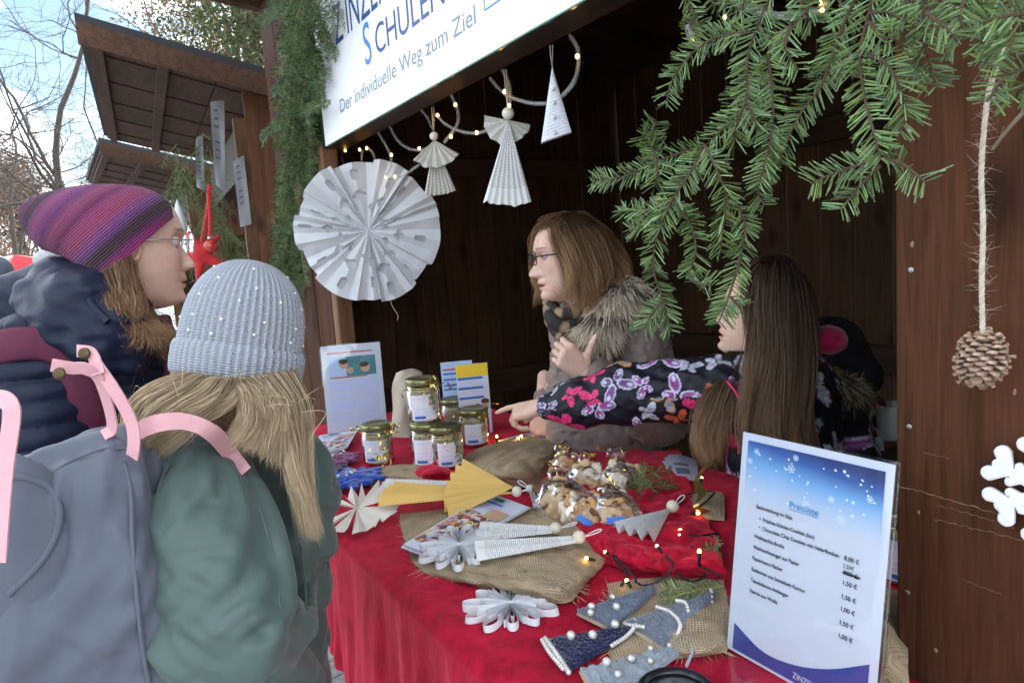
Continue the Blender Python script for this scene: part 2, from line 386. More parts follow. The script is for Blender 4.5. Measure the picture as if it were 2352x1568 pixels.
def text(name, s, size, R, loc, mat, parent, align='LEFT', ex=0.0, sx=1.0, shear=0.0, space=1.0, bold=0.0, fit=None, split=False):
    """flat lettering: R columns are right, up, out"""
    cu = bpy.data.curves.new(name, 'FONT'); cu.body = s; cu.size = size; cu.align_x = align; cu.extrude = ex; cu.shear = shear; cu.space_character = space; cu.offset = bold
    o = bpy.data.objects.new(name, cu); COL.objects.link(o)
    bpy.context.view_layer.update()
    me = bpy.data.meshes.new_from_object(o.evaluated_get(bpy.context.evaluated_depsgraph_get()))
    bpy.data.objects.remove(o); bpy.data.curves.remove(cu)
    me.name = name
    n = len(me.vertices); co = np.zeros(n*3); me.vertices.foreach_get('co', co); co = co.reshape(-1, 3)*A(sx, 1, 1)
    if fit: co[:, 0] *= fit/max(1e-6, co[:, 0].max()-min(0, co[:, 0].min()))
    co = co@np.asarray(R).T+np.asarray(loc); me.vertices.foreach_set('co', co.ravel()); me.update()
    me.materials.clear(); me.materials.append(mat)
    if not split:
        o = obj(name, me, None, parent); o['kind'] = 'stuff'; return o
    # one object per letter: islands that overlap in reading direction belong to one letter
    F = [tuple(p.vertices) for p in me.polygons]; par = list(range(n))
    def find(i):
        while par[i] != i: par[i] = par[par[i]]; i = par[i]
        return i
    for q in F:
        for i in q[1:]: par[find(i)] = find(q[0])
    u = (co-np.asarray(loc))@np.asarray(R)[:, 0]; isl = {}
    for i in range(n): isl.setdefault(find(i), []).append(i)
    sp = sorted(([u[v].min(), u[v].max(), v] for v in isl.values()), key=lambda s: s[0]); gr = []
    for a, b, v in sp:
        if gr and a < gr[-1][1]-.35*(b-a): gr[-1][1] = max(gr[-1][1], b); gr[-1][2] += v
        else: gr.append([a, b, list(v)])
    for a, b, v in gr:
        ix = {q: k for k, q in enumerate(v)}; mb = MB().add(co[v], [tuple(ix[i] for i in q) for q in F if q[0] in ix]); obj('letter', mb, mat, parent, smooth=False)
    bpy.data.meshes.remove(me)
# ================================================================== setting: ground
def cobble_ground():
    q, nt, b = newmat('paving'); L = nt.links.new
    tc = N(nt, 'ShaderNodeTexCoord')
    vo = N(nt, 'ShaderNodeTexVoronoi', feature='DISTANCE_TO_EDGE', i={'Scale': 9.0, 'Randomness': 0.35}); L(tc.outputs['Object'], vo.inputs['Vector'])
    n1 = N(nt, 'ShaderNodeTexNoise', i={'Scale': 45.0, 'Detail': 6.0}); L(tc.outputs['Object'], n1.inputs['Vector'])
    cr = N(nt, 'ShaderNodeValToRGB'); e = cr.color_ramp.elements
    e[0].position = 0.0; e[0].color = (0.10, 0.10, 0.095, 1); e[1].position = 0.07; e[1].color = (0.36, 0.36, 0.35, 1); L(vo.outputs[0], cr.inputs[0])
    mr = N(nt, 'ShaderNodeMapRange', i={'From Min': 0.3, 'From Max': 0.7, 'To Min': 0.7, 'To Max': 1.3}); L(n1.outputs[0], mr.inputs[0])
    s = N(nt, 'ShaderNodeVectorMath', operation='SCALE'); L(cr.outputs[0], s.inputs[0]); L(mr.outputs[0], s.inputs['Scale']); L(s.outputs[0], b.inputs['Base Color'])
    b.inputs['Roughness'].default_value = 0.85
    return q
mb = MB(); n = 60
gx = np.linspace(-1, 1, n); gx = np.sign(gx)*np.abs(gx)**3*400
X, Y = np.meshgrid(gx, gx, indexing='ij')
mb.grid(np.stack([X, Y, np.zeros_like(X)], -1))
tag(obj('ground', mb, cobble_ground()), None, None, kind='structure')

# ================================================================== market stall
W_OUT = wood('stained_board', (0.058, 0.0215, 0.0098), 'z', rough=0.7, spec=0.12, dark=0.32)
W_OUTX = wood('stained_beam', (0.032, 0.015, 0.009), 'x')
W_IN = wood('inner_board', (0.080, 0.036, 0.0145), 'z', rough=0.75)
W_INX = wood('inner_rail', (0.06, 0.03, 0.014), 'x', rough=0.75)
W_INY = wood('inner_rail_side', (0.08, 0.04, 0.02), 'y', rough=0.75)
W_POST = wood('pale_post', (0.17, 0.085, 0.042), 'z', rnd=0.1)
W_ROOF = wood('roof_board', (0.065, 0.032, 0.018), 'x', rough=0.8, knots=False)
FELT = M('roofing_felt', (0.035, 0.036, 0.04), 0.9, 0.2, 30, 0.5, 300)
SX0, SX1, SY0, SY1 = -3.24, 0.14, 0.86, 2.95     # outer faces of the hut
OX0, OX1 = -2.63, -0.453                          # opening
TOPZ = 2.0
def roofz(y): return 2.88-0.115*(y-0.25)
stall = thing('market_stall', 'dark brown wooden market hut with red-clothed counter, open front and fir branches', 'market stall', (-1.6, 1.9, 0))
def planks(name, n, lo, hi, axis, mat, parent, gap=0.004, jit=0.003, bev=0.004, seed=1):
    """n boards side by side along axis filling lo..hi; every board its own object, sharing one mesh"""
    g = np.random.default_rng(seed)
    lo = np.asarray(lo, float); hi = np.asarray(hi, float); L_ = hi[axis]-lo[axis]; w_ = L_/n
    h = (hi-lo)/2; h = h.copy(); h[axis] = w_/2-gap/2
    me = MB().bbox(-h, h, bev).mesh(name, False); me.materials.append(mat)
    tx = int(np.argmin(np.where(np.arange(3) == axis, 9, hi-lo)))
    for i in range(n):
        c = (lo+hi)/2; c[axis] = lo[axis]+w_*(i+0.5); c[tx] += g.uniform(-jit, jit)
        obj(name, me, None, parent, loc=c)
# front boards, left and right of the opening
def bboard(name, lo, hi, mat, parent, b=0.005):
    lo = np.asarray(lo, float); hi = np.asarray(hi, float); c = (lo+hi)/2
    return obj(name, MB().bbox(lo-c, hi-c, b), mat, parent, smooth=False, loc=c)
planks('front_board', 3, (SX0, SY0, 0.06), (OX0-0.03, SY0+0.024, 2.72), 0, W_OUT, stall, seed=3)
bboard('front_board', (OX1, SY0, 0.06), (OX1+0.33, SY0+0.026, 2.72), W_OUT, stall)
bboard('front_board', (OX1+0.332, SY0+0.001, 0.06), (SX1, SY0+0.025, 2.72), W_OUT, stall)
# door posts and head of the opening
bboard('post', (OX0-0.028, SY0+0.004, 0.0), (OX0+0.03, SY0+0.07, 2.02), W_POST, stall)
bboard('post', (OX0-0.075, SY0+0.026, 0.0), (OX0-0.03, SY0+0.09, 2.6), W_OUT, stall)
bboard('post', (OX1+0.04, SY0+0.028, 0.0), (OX1+0.12, SY0+0.10, 2.6), W_IN, stall)
bboard('lintel', (OX0+0.031, SY0+0.012, TOPZ), (OX1+0.02, SY0+0.105, TOPZ+0.14), W_OUTX, stall)
planks('fascia_board', 4, (OX0-0.028, SY0+0.002, TOPZ+0.143), (OX1-0.002, SY0+0.024, 2.72), 2, W_OUTX, stall, seed=5)
# left wall, back wall, right wall
planks('wall_board', 13, (SX0, SY0+0.026, 0.06), (SX0+0.022, SY1, 2.68), 1, W_IN, stall, seed=6, jit=0.002)
bboard('rail', (SX0+0.026, SY0+0.10, 0.80), (SX0+0.06, SY1-0.08, 0.93), W_INY, stall)
bboard('rail', (SX0+0.026, SY0+0.10, 1.98), (SX0+0.06, SY1-0.08, 2.08), W_INY, stall)
planks('wall_board', 20, (SX0+0.024, SY1-0.022, 0.06), (SX1-0.024, SY1, 2.62), 0, W_IN, stall, seed=7, jit=0.002)
bboard('rail', (SX0+0.07, SY1-0.062, 1.95), (SX1-0.07, SY1-0.026, 2.06), W_INX, stall)
bboard('rail', (SX0+0.07, SY1-0.062, 0.93), (SX1-0.07, SY1-0.026, 1.05), W_INX, stall)
planks('wall_board', 13, (SX1-0.022, SY0+0.028, 0.06), (SX1, SY1, 2.68), 1, W_IN, stall, seed=8)
bboard('shelf', (SX0+0.10, SY1-0.45, 0.62), (SX1-0.10, SY1-0.07, 0.65), W_INX, stall)
planks('floor_board', 14, (SX0+0.025, SY0+0.03, 0.02), (SX1-0.025, SY1-0.025, 0.05), 1, W_INX, stall, seed=9)
# roof: boards under felt, on rafters
def slope_box(name, x0, x1, y0, y1, dz0, dz1, mat, parent, rz=roofz):
    v = [(x, y, rz(y)+dz) for dz in (dz0, dz1) for (x, y) in ((x0, y0), (x1, y0), (x1, y1), (x0, y1))]
    mb = MB().add(v, [(0, 3, 2, 1), (4, 5, 6, 7), (0, 1, 5, 4), (1, 2, 6, 5), (2, 3, 7, 6), (3, 0, 4, 7)])
    return obj(name, mb, mat, parent, smooth=False)
ny = 15
for i in range(ny):
    y0 = 0.22+(3.1-0.22)*i/ny; y1 = 0.22+(3.1-0.22)*(i+1)/ny-0.004
    slope_box('roof_board', SX0-0.14, SX1+0.14, y0, y1, 0.0, 0.02, W_ROOF, stall)
slope_box('roof_felt', SX0-0.16, SX1+0.16, 0.19, 3.13, 0.022, 0.036, FELT, stall)
for x in np.linspace(SX0-0.05, SX1-0.0, 6):
    slope_box('rafter', x, x+0.05, 0.30, 3.05, -0.085, -0.002, W_ROOF, stall)
# scratches, dents and screws on the near front board
SCR = M('bare_scratch', (0.22, 0.14, 0.085), 0.8, 0.3, 120); SCREW = M('screw_head', (0.30, 0.29, 0.27), 0.4, 0.2, metal=0.9)
for pts, w_ in ((((2056, 1114), (2120, 1130), (2200, 1152), (2296, 1180)), .0016), (((2145, 1192), (2250, 1216), (2352, 1240)), .0009), (((2150, 1160), (2230, 1180), (2330, 1212)), .0007), (((2120, 1040), (2180, 1052)), .0006), (((2210, 1330), (2300, 1365)), .0007), (((2100, 1420), (2104, 1480)), .0009)):
    g = np.random.default_rng(int(pts[0][1])); P = spline([PY(*q, SY0-.0007) for q in pts], 30); ww = w_*g.uniform(.25, 1.0, 30); mb = MB().ribbon(P+A(0, 0, .0008)*g.normal(size=(30, 1)), A(0, 0, 1), ww); obj('scratch', mb, SCR, stall)
for q in ((2110, 1175), (2180, 760), (2330, 900), (2095, 560), (2150, 1492), (2300, 1420)):
    g = np.random.default_rng(q[0]); p = PY(*q, SY0-.0006); a = np.linspace(0, 2*PI, 9, endpoint=False); obj('dent', MB().add([p+A(math.cos(x)*.0022*g.uniform(.5, 1.2), 0, math.sin(x)*.004*g.uniform(.5, 1.3)) for x in a], [tuple(range(9))]), SCR if q[0] % 4 else W_OUTX, stall)
for q in ((2090, 300), (2092, 620), (2088, 980), (2084, 1360)):
    p = PY(*q, SY0-.0004); obj('screw', MB().lathe([(0, .0006), (.0022, .0006), (.0032, .0002), (.0034, 0)], 14, M=(frame(A(1, 0, 0), A(0, -1, 0)), p)), SCREW, stall)
# counter under the cloth
def build_counter():
    t = thing('counter_table', 'wooden folding counter hidden beneath the red velvet cloth', 'table', (-1.4, 0.9, 0))
    for i in range(5):
        y0 = 0.45+0.168*i; bboard('tabletop_board', (-2.55, y0, 0.915), (-0.46 if y0 > 0.66 else -0.3, y0+0.163, 0.94), W_INX, t)
    for x in (-2.45, -0.62):
        for y in (0.52, 1.24): bboard('leg', (x, y, 0), (x+0.06, y+0.06, 0.914), W_IN, t)
build_counter()

# ================================================================== sign over the opening
SIGNM = M('sign_white', (0.80, 0.80, 0.82), 0.35, 0.02, 4, spec=0.5)
EDGE = M('sign_edge_green', (0.02, 0.10, 0.07), 0.2, 0.1, 20)
INK = M('sign_ink_navy', (0.015, 0.06, 0.24), 0.4, 0.05); INK2 = M('sign_ink_blue', (0.05, 0.20, 0.55), 0.4, 0.05); INK3 = M('sign_ink_grey', (0.17, 0.21, 0.27), 0.4, 0.05)
sign = thing('shop_sign', 'large white sign board with blue lettering above the hut opening', 'sign', (-1.5, 0.855, 2.0))
obj('board', MB().bbox((-2.505, 0.8515, 1.992), (-0.62, 0.8575, 2.66), 0.001), SIGNM, sign, smooth=False)
obj('edge_strip', MB().box((-2.503, 0.8508, 1.9885), (-0.622, 0.8578, 1.9915)), EDGE, sign, smooth=False)
RS = np.stack([A(1, 0, 0), A(0, 0, 1), A(0, -1, 0)], 1)
Ys = 0.8507
text('lettering', 'Der individuelle Weg zum Ziel', 0.062, RS, (-2.316, Ys, 2.070), INK3, sign, fit=0.93, split=True)
text('lettering_initial', 'S', 0.175, RS, (-2.06, Ys, 2.155), INK2, sign, sx=0.80, split=True)
text('lettering', 'CHULEN', 0.118, RS, (-1.968, Ys, 2.162), INK, sign, sx=0.98, split=True)
text('lettering_initial', 'Z', 0.175, RS, (-2.30, Ys, 2.286), INK, sign, sx=0.75, split=True)
text('lettering', 'INZENDORF', 0.17, RS, (-2.185, Ys, 2.287), INK, sign, sx=0.72, split=True)
mb = MB()
for a, b in (((-1.345, 2.085), (-1.18, 2.087)), ((-1.345, 2.087), (-1.345, 2.21)), ((-1.345, 2.21), (-1.25, 2.30)), ((-1.25, 2.30), (-1.18, 2.21)), ((-1.18, 2.21), (-1.18, 2.087))):
    a = A(a[0], 0, a[1]); b = A(b[0], 0, b[1]); t = nrm(b-a); s_ = np.cross(t, A(0, 1, 0))*0.0022
    o = A(0, Ys, 0)
    mb.add([a-s_+o, b-s_+o, b+s_+o, a+s_+o], [(0, 1, 2, 3)])
obj('emblem', mb, INK2, sign, smooth=False)

# ================================================================== neighbouring huts of the row
def hut(name, label, near, far, zr, ydep, open_side=True):
    """near/far: front roof corners on plan; the roof falls away backwards"""
    t = thing(name, label, 'market stall', (near[0], near[1]+1.2, 0), 'huts of the same row')
    dx = nrm(A(far[0]-near[0], far[1]-near[1], 0)); dy = np.cross(dx, A(0, 0, 1)); dy = dy if dy[1] > 0 else -dy
    ln = float(np.linalg.norm(A(far[0]-near[0], far[1]-near[1])))
    def P(a, b, z): return A(near[0], near[1], 0)+dx*a+dy*b+A(0, 0, z)
    rz = lambda b: zr-0.235*b if b < 99 else zr
    def sbox(nm, a0, a1, b0, b1, f0, f1, mat, slope=True):
        v = []
        for f_ in (f0, f1):
            for a, b in ((a0, b0), (a1, b0), (a1, b1), (a0, b1)):
                v.append(P(a, b, f_+(rz(b) if slope else 0)))
        mb = MB().add(v, [(0, 3, 2, 1), (4, 5, 6, 7), (0, 1, 5, 4), (1, 2, 6, 5), (2, 3, 7, 6), (3, 0, 4, 7)])
        return obj(nm, mb, mat, t, smooth=False)
    nb = 4
    for i in range(nb):
        sbox('roof_board', 0.02, ln-0.02, ydep*i/nb+0.003, ydep*(i+1)/nb-0.003, -0.02, 0.0, W_ROOF)
    sbox('roof_felt', 0, ln, -0.02, ydep, 0.002, 0.035, FELT)
    for b in (0.02, 0.30):
        sbox('batten', 0.03, ln-0.03, b, b+0.05, -0.045, -0.021, W_ROOF)
    sbox('verge_board', -0.005, 0.018, -0.02, ydep, -0.10, 0.001, W_ROOF)
    k = 5
    for i in range(k):
        a = 0.35+(ln-0.7)*i/(k-1); sbox('cover_strip', a, a+0.025, 0.08, ydep-0.1, -0.028, -0.0205, W_ROOF)
    # side wall facing our stall, as boards
    n = 5; y0, y1 = 0.70, ydep-0.15
    for i in range(n):
        b0 = y0+(y1-y0)*i/n; b1 = y0+(y1-y0)*(i+1)/n-0.004
        v = [P(a, b, z) for a in (0.30, 0.322) for b, z in ((b0, 0.05), (b1, 0.05), (b1, rz(b1)-0.025), (b0, rz(b0)-0.025))]
        obj('wall_board', MB().add(v, [(0, 1, 2, 3), (7, 6, 5, 4), (0, 4, 5, 1), (1, 5, 6, 2), (2, 6, 7, 3), (3, 7, 4, 0)]), W_OUTN, t, smooth=False)
    # front posts and jambs
    for a in (0.325, 0.385, ln-0.42, ln-0.36):
        b = 0.64 if a in (0.325, ln-0.36) else 0.69
        v = [P(a+da, b+db, z) for z in (0, 2.40) for da, db in ((0, 0), (0.045, 0), (0.045, 0.06), (0, 0.06))]
        obj('post', MB().add(v, [(0, 3, 2, 1), (4, 5, 6, 7), (0, 1, 5, 4), (1, 2, 6, 5), (2, 3, 7, 6), (3, 0, 4, 7)]), W_POST, t, smooth=False)
    sbox('lintel', 0.43, ln-0.43, 0.68, 0.76, 2.12, 2.40, W_OUTX, slope=False)
    sbox('counter', 0.32, ln-0.30, 0.55, 1.1, 0.90, 0.95, W_OUTX, slope=False)
    sbox('front_panel', 0.34, ln-0.34, 0.72, 0.75, 0.05, 0.89, W_OUTX, slope=False)
    sbox('back_wall', 0.33, ln-0.33, ydep-0.2, ydep-0.17, 0.05, 2.0, W_OUTN, slope=False)
    sbox('far_wall', ln-0.322, ln-0.30, 0.76, ydep-0.21, 0.05, 1.9, W_OUTN, slope=False)
    return P
W_OUTN = wood('neighbour_board', (0.115, 0.048, 0.024), 'z', rough=0.6)
HP1 = hut('market_stall', 'brown wooden hut next door with projecting roof, red star and paper signs', (-3.7, 0.19), (-6.35, 0.40), 2.73, 2.3)
HP2 = hut('market_stall', 'farthest wooden hut with dark roof, just above the purple knit hat', (-6.55, 0.37), (-8.9, 0.32), 2.72, 2.2)
# ================================================================== people: shared builders
def ramp(z, pts):
    p = np.asarray(pts, float); p = p[np.argsort(p[:, 0])]
    from_ = p[:, 0]; v = p[:, 1]
    # smooth monotone-ish cubic through the points
    x = np.asarray(z, float); i = np.clip(np.searchsorted(from_, x)-1, 0, len(p)-2)
    h = np.diff(from_); s = np.diff(v)/h
    mm = np.zeros(len(p)); mm[1:-1] = np.where(s[:-1]*s[1:] > 0, 2*s[:-1]*s[1:]/np.where(s[:-1]+s[1:] == 0, 1, s[:-1]+s[1:]), 0)
    mm[0] = s[0]; mm[-1] = s[-1]
    t = np.clip((x-from_[i])/h[i], 0, 1); t2 = t*t; t3 = t2*t
    return (2*t3-3*t2+1)*v[i]+(t3-2*t2+t)*h[i]*mm[i]+(-2*t3+3*t2)*v[i+1]+(t3-t2)*h[i]*mm[i+1]
PROF = [(.117, 0), (.113, .022), (.105, .045), (.09, .068), (.07, .083), (.05, .090), (.033, .0945), (.022, .0955), (.012, .0895), (.006, .088), (-.006, .094), (-.02, .1035),
        (-.031, .1105), (-.037, .1115), (-.042, .107), (-.0465, .095), (-.052, .0915), (-.058, .0935), (-.062, .0948), (-.066, .0925), (-.0685, .0900), (-.072, .0922), (-.076, .0915),
        (-.082, .0855), (-.087, .0862), (-.095, .0905), (-.102, .0892), (-.109, .078), (-.115, .058), (-.118, .04)]
BASE = [(.117, 0), (.113, .022), (.105, .045), (.09, .067), (.07, .081), (.05, .087), (.033, .089), (.012, .086), (-.02, .085), (-.05, .0835), (-.07, .081), (-.085, .078), (-.1, .074), (-.11, .065), (-.118, .04)]
WID = [(.117, .001), (.113, .022), (.105, .040), (.09, .056), (.07, .067), (.045, .0735), (.02, .0745), (0, .0735), (-.02, .071), (-.045, .064), (-.065, .057), (-.085, .047), (-.1, .036), (-.11, .024), (-.118, .008)]
BACK = [(.117, 0), (.113, -.03), (.105, -.052), (.09, -.074), (.07, -.09), (.04, -.098), (.01, -.096), (-.03, -.084), (-.06, -.06), (-.085, -.015), (-.1, .015), (-.11, .03), (-.118, .036)]
def head(mb, R, loc, s=1.0, lips=(0.8, 0.35, 0.33), nose=1.0, seed=0, mouth_open=0.0, blush=0.25, fold=.0006, ears=True):
    """R columns: forward, left, up; one lofted skull and face with nose, lips, chin, sockets and ears"""
    nz_, na = 110, 150
    z = np.concatenate([np.linspace(.117, .04, 24, endpoint=False), np.linspace(.04, -.118, nz_-24)])
    t = np.linspace(-1, 1, na, endpoint=False); phi = PI*np.sign(t)*np.abs(t)**1.35
    Z, PH = np.meshgrid(z, phi, indexing='ij')
    base = ramp(Z, BASE); prof = ramp(Z, PROF); wd = ramp(Z, WID); bk = ramp(Z, BACK)
    c = np.cos(PH); sn = np.sin(PH)
    xm = 0.25*(base+bk)
    X = np.where(c > 0, xm+(base-xm)*np.abs(c)**0.9, xm+(bk-xm)*(-np.where(c < 0, -np.abs(c)**0.95, 0)))
    Y = wd*np.sign(sn)*np.abs(sn)**0.92
    fr = np.clip(c, 0, 1)
    sig = ramp(Z, [(.117, .05), (.05, .04), (.02, .022), (.008, .010), (-.01, .0085), (-.03, .0135), (-.04, .016), (-.048, .014), (-.055, .020), (-.075, .022), (-.085, .026), (-.1, .024), (-.118, .02)])
    dx = (prof-base); dx = np.where((Z < .005) & (Z > -.046), dx*nose, dx)
    X = X+dx*np.exp(-(Y/sig)**2)*fr
    for sd in (-1, 1):
        X -= 0.0125*np.exp(-((Y-sd*.032)/.017)**2-((Z-.010)/.0125)**2)*fr          # sockets
        X += 0.0035*np.exp(-((Y-sd*.034)/.02)**2-((Z-.028)/.008)**2)*fr             # brow ridge
        X += 0.005*np.exp(-((Y-sd*.040)/.02)**2-((Z+.022)/.02)**2)*fr               # cheek
        X += 0.0055*np.exp(-((Y-sd*.0125)/.0055)**2-((Z+.038)/.0065)**2)*fr         # nostril wing
        X -= fold*np.exp(-((Y-sd*(.018+.35*np.clip(-.042-Z, 0, .04)))/.0032)**2)*((Z < -.04) & (Z > -.075))*fr; X -= .35*fold*np.exp(-((Z+.006+.2*np.abs(Y-sd*.03))/.002)**2-((Y-sd*.03)/.014)**2)*fr
        X -= 0.0025*np.exp(-((Y-sd*.027)/.005)**2-((Z+.068)/.006)**2)*fr            # mouth corner
    X -= (0.004+0.008*mouth_open)*np.exp(-(Y/.019)**4-((Z+.0688)/(.0014+.0025*mouth_open))**2)*fr
    P = np.stack([X, Y, Z], -1)
    lipm = np.exp(-(Y/.020)**4)*np.clip(1-np.abs((Z+.0675)/(.0095))**3, 0, 1)*fr
    bl = blush*(sum(np.exp(-((Y-sd*.045)/.018)**2-((Z+.025)/.018)**2) for sd in (-1, 1))+0.8*np.exp(-(Y/.012)**2-((Z+.036)/.01)**2))*fr
    gap = np.exp(-(Y/.017)**4-((Z+.0688)/(.0012+.003*mouth_open))**2)*fr
    C = np.ones(P.shape)
    nzv = fnoise(Y*60+3*seed, Z*60, 11+seed, 4)[..., None]; C = C*(1+nzv*A(.02, .06, .065)); sock = sum(np.exp(-((Y-sd*.032)/.018)**2-((Z-.006)/.013)**2) for sd in (-1, 1))*fr; C = C*(1-.16*sock[..., None]*A(.7, 1, .95))
    C = C*(1-bl[..., None]*A(0.0, .35, .35))
    C = C*(1-lipm[..., None])+lipm[..., None]*A(*lips)
    C = C*(1-0.8*gap[..., None]*A(.8, 1, 1))
    for sd in (-1, 1):   # brows
        br = np.exp(-((Z-.0285-0.003*np.cos((Y-sd*.032)/.02))/.0026)**4-((Y-sd*.033)/.018)**6)*fr
        C = C*(1-0.72*br[..., None])
        lid = np.exp(-((Z-.0165)/.0016)**2-((Y-sd*.032)/.014)**4)*fr; C = C*(1-0.5*lid[..., None])
    G = (P*s)@R.T+loc
    mb.grid(G, 0, C, closev=True)
    def L_(p): return (np.asarray(p)*s)@R.T+loc
    for sd in ((-1, 1) if ears else ()):   # ears
        a = np.linspace(0, 2*PI, 14, endpoint=False)
        rim = np.stack([-.008-.017*np.cos(a)*0.9, sd*(.073+.010+.006*np.cos(a)), .002+.031*np.sin(a)], -1)
        mb.tube(np.concatenate([[L_(q) for q in rim], [L_(rim[0])]]), .0042*s, 6, c=A(1, .85, .82))
        mb.sphere(L_((-.008, sd*.076, .0)), .018*s, 10, c=A(.95, .75, .72), sc=(.85, .4, 1.5), R=R)
    return L_
def eyes(L_, R, s, parent, white, iris, lid=None, look=(0, 0)):
    for sd in (-1, 1):
        mb = MB(); c = L_((.0690, sd*.0315, .0095)); mb.sphere(c, .0122*s, 14)
        f = nrm(R@A(1, look[0], look[1])); mb.sphere(c+f*.0092*s, .0058*s, 10, mi=1, sc=(.62, 1, 1), R=R); mb.sphere(c+f*.0118*s, .0026*s, 8, mi=2, sc=(.6, 1, 1), R=R)
        e = obj('eye', mb, [white, iris, BLACK], parent)
        mb = MB(); a = np.linspace(-1.15, 1.15, 11)
        for up_, rr in ((1, .0131), (-1, .0128)):
            rows = []
            for k in np.linspace(0, 1, 4):
                el = (0.42+0.75*k) if up_ > 0 else -(0.40+0.75*k)
                rows.append([c+(R@A(math.cos(el*(1-.35*abs(q)))*math.cos(q), math.cos(el)*math.sin(q), math.sin(el*(1-.35*abs(q)))))*rr*s for q in a])
            mb.grid(np.array(rows), c=A(.92, .74, .70) if up_ > 0 else A(.97, .85, .82))
        obj('eyelid', mb, lid, parent)
HPAL = dict(ib=.028, mb=.009, rb=-.010, pb=-.027)
def hand_fn(R, loc, s=1.0, curl=((.3, .5, .3),)*4, spread=(.10, .02, -.05, -.13), thumb=((.018, .022, -.006), (.045, .047, -.014), (.070, .058, -.022), (.090, .062, -.028)), fore=None):
    """R columns: finger direction, thumb side, back of the hand; loc is the wrist"""
    base = [(.088, .028), (.093, .009), (.088, -.010), (.080, -.027)]
    ln = [(.043, .026, .021), (.047, .030, .022), (.043, .028, .021), (.033, .021, .019)]
    rd = [(.0092, .0084, .0078, .0064), (.0095, .0086, .0078, .0064), (.009, .0082, .0074, .006), (.008, .0072, .0066, .0054)]
    segs = []; k = 0
    for i in range(4):
        b = A(base[i][0], base[i][1], 0); pts = [b]; an = 0.0; sp = spread[i]
        for j in range(3):
            an += curl[i][j]; d = A(math.cos(an)*math.cos(sp), math.cos(an)*math.sin(sp), -math.sin(an)); pts.append(pts[-1]+d*ln[i][j])
        segs.append((pts, rd[i]))
    th = [A(*q) for q in thumb]
    def fn(P):
        Q = ((P-loc)@R)/s
        d = None
        for i in range(4):
            y0 = .016-.0107*i
            e = cap(Q, A(.004, y0, -.001), A(base[i][0], base[i][1], -.002), .0135, .0112, (A(0, 0, 1), 1.0)); d = e if d is None else smin(d, e, .012)
        d = smin(d, cap(Q, A(.012, .018, -.008), A(.05, .030, -.012), .013, .010), .012)
        d = smin(d, cap(Q, A(.012, -.016, -.008), A(.06, -.024, -.010), .012, .009), .012)
        for pts, r in segs: d = smin(d, chain(Q, pts, r, .0015), .0022)
        d = smin(d, chain(Q, th, (.0125, .0105, .0088, .0068), .004), .007)
        e = cap(Q, A(-.10, 0, 0), A(.01, 0, 0), .024, .021, (A(0, 0, 1), .72)); d = smin(d, e, .012)
        return d*s
    tips = [q[0][-1] for q in segs]
    allp = np.array([q for sg in segs for q in sg[0]]+th+[A(-.10, 0, 0)])
    Wp = (allp*s)@R.T+loc
    return fn, Wp.min(0)-.03*s, Wp.max(0)+.03*s
def add_sdf(mb, fn, lo, hi, h, colf=None, mi=0):
    v, q = sdfmesh(fn, lo, hi, h); mb.add(v, q, mi, None if colf is None else colf(v)); return v
def strands(mb, P, r, C, n=2, taper=True):
    """P [S,K,3] strands, r scalar or [S], C [S,3] or [S,K,3]"""
    S, K = P.shape[:2]
    T = np.gradient(P, axis=1); T /= np.maximum(np.linalg.norm(T, axis=2), 1e-9)[..., None]
    g = np.random.default_rng(S); ref = g.normal(size=(S, 1, 3))
    x = np.cross(T, ref); x /= np.maximum(np.linalg.norm(x, axis=2), 1e-9)[..., None]; y = np.cross(T, x)
    rr = np.broadcast_to(np.asarray(r, float).reshape(-1, 1) if np.ndim(r) else np.full((1, 1), r), (S, K)).copy()
    if taper: rr = rr*np.clip(1.15-np.linspace(0, 1, K)**3, .15, 1)
    a = np.linspace(0, 2*PI, n, endpoint=False)
    V = P[:, :, None]+rr[:, :, None, None]*(np.cos(a)[None, None, :, None]*x[:, :, None]+np.sin(a)[None, None, :, None]*y[:, :, None])
    V = V.reshape(-1, 3)
    k, j = np.meshgrid(np.arange(K-1), np.arange(n if n > 2 else 1), indexing='ij'); k = k.ravel(); j = j.ravel(); j2 = (j+1) % n
    F = np.stack([k*n+j, k*n+j2, (k+1)*n+j2, (k+1)*n+j], 1)
    F = (F[None]+(np.arange(S)*K*n)[:, None, None]).reshape(-1, 4)
    C = np.asarray(C, float); C = np.repeat(C[:, None], K, 1) if C.ndim == 2 else C
    mb.add(V, F, 0, np.repeat(C.reshape(-1, 3), n, 0))
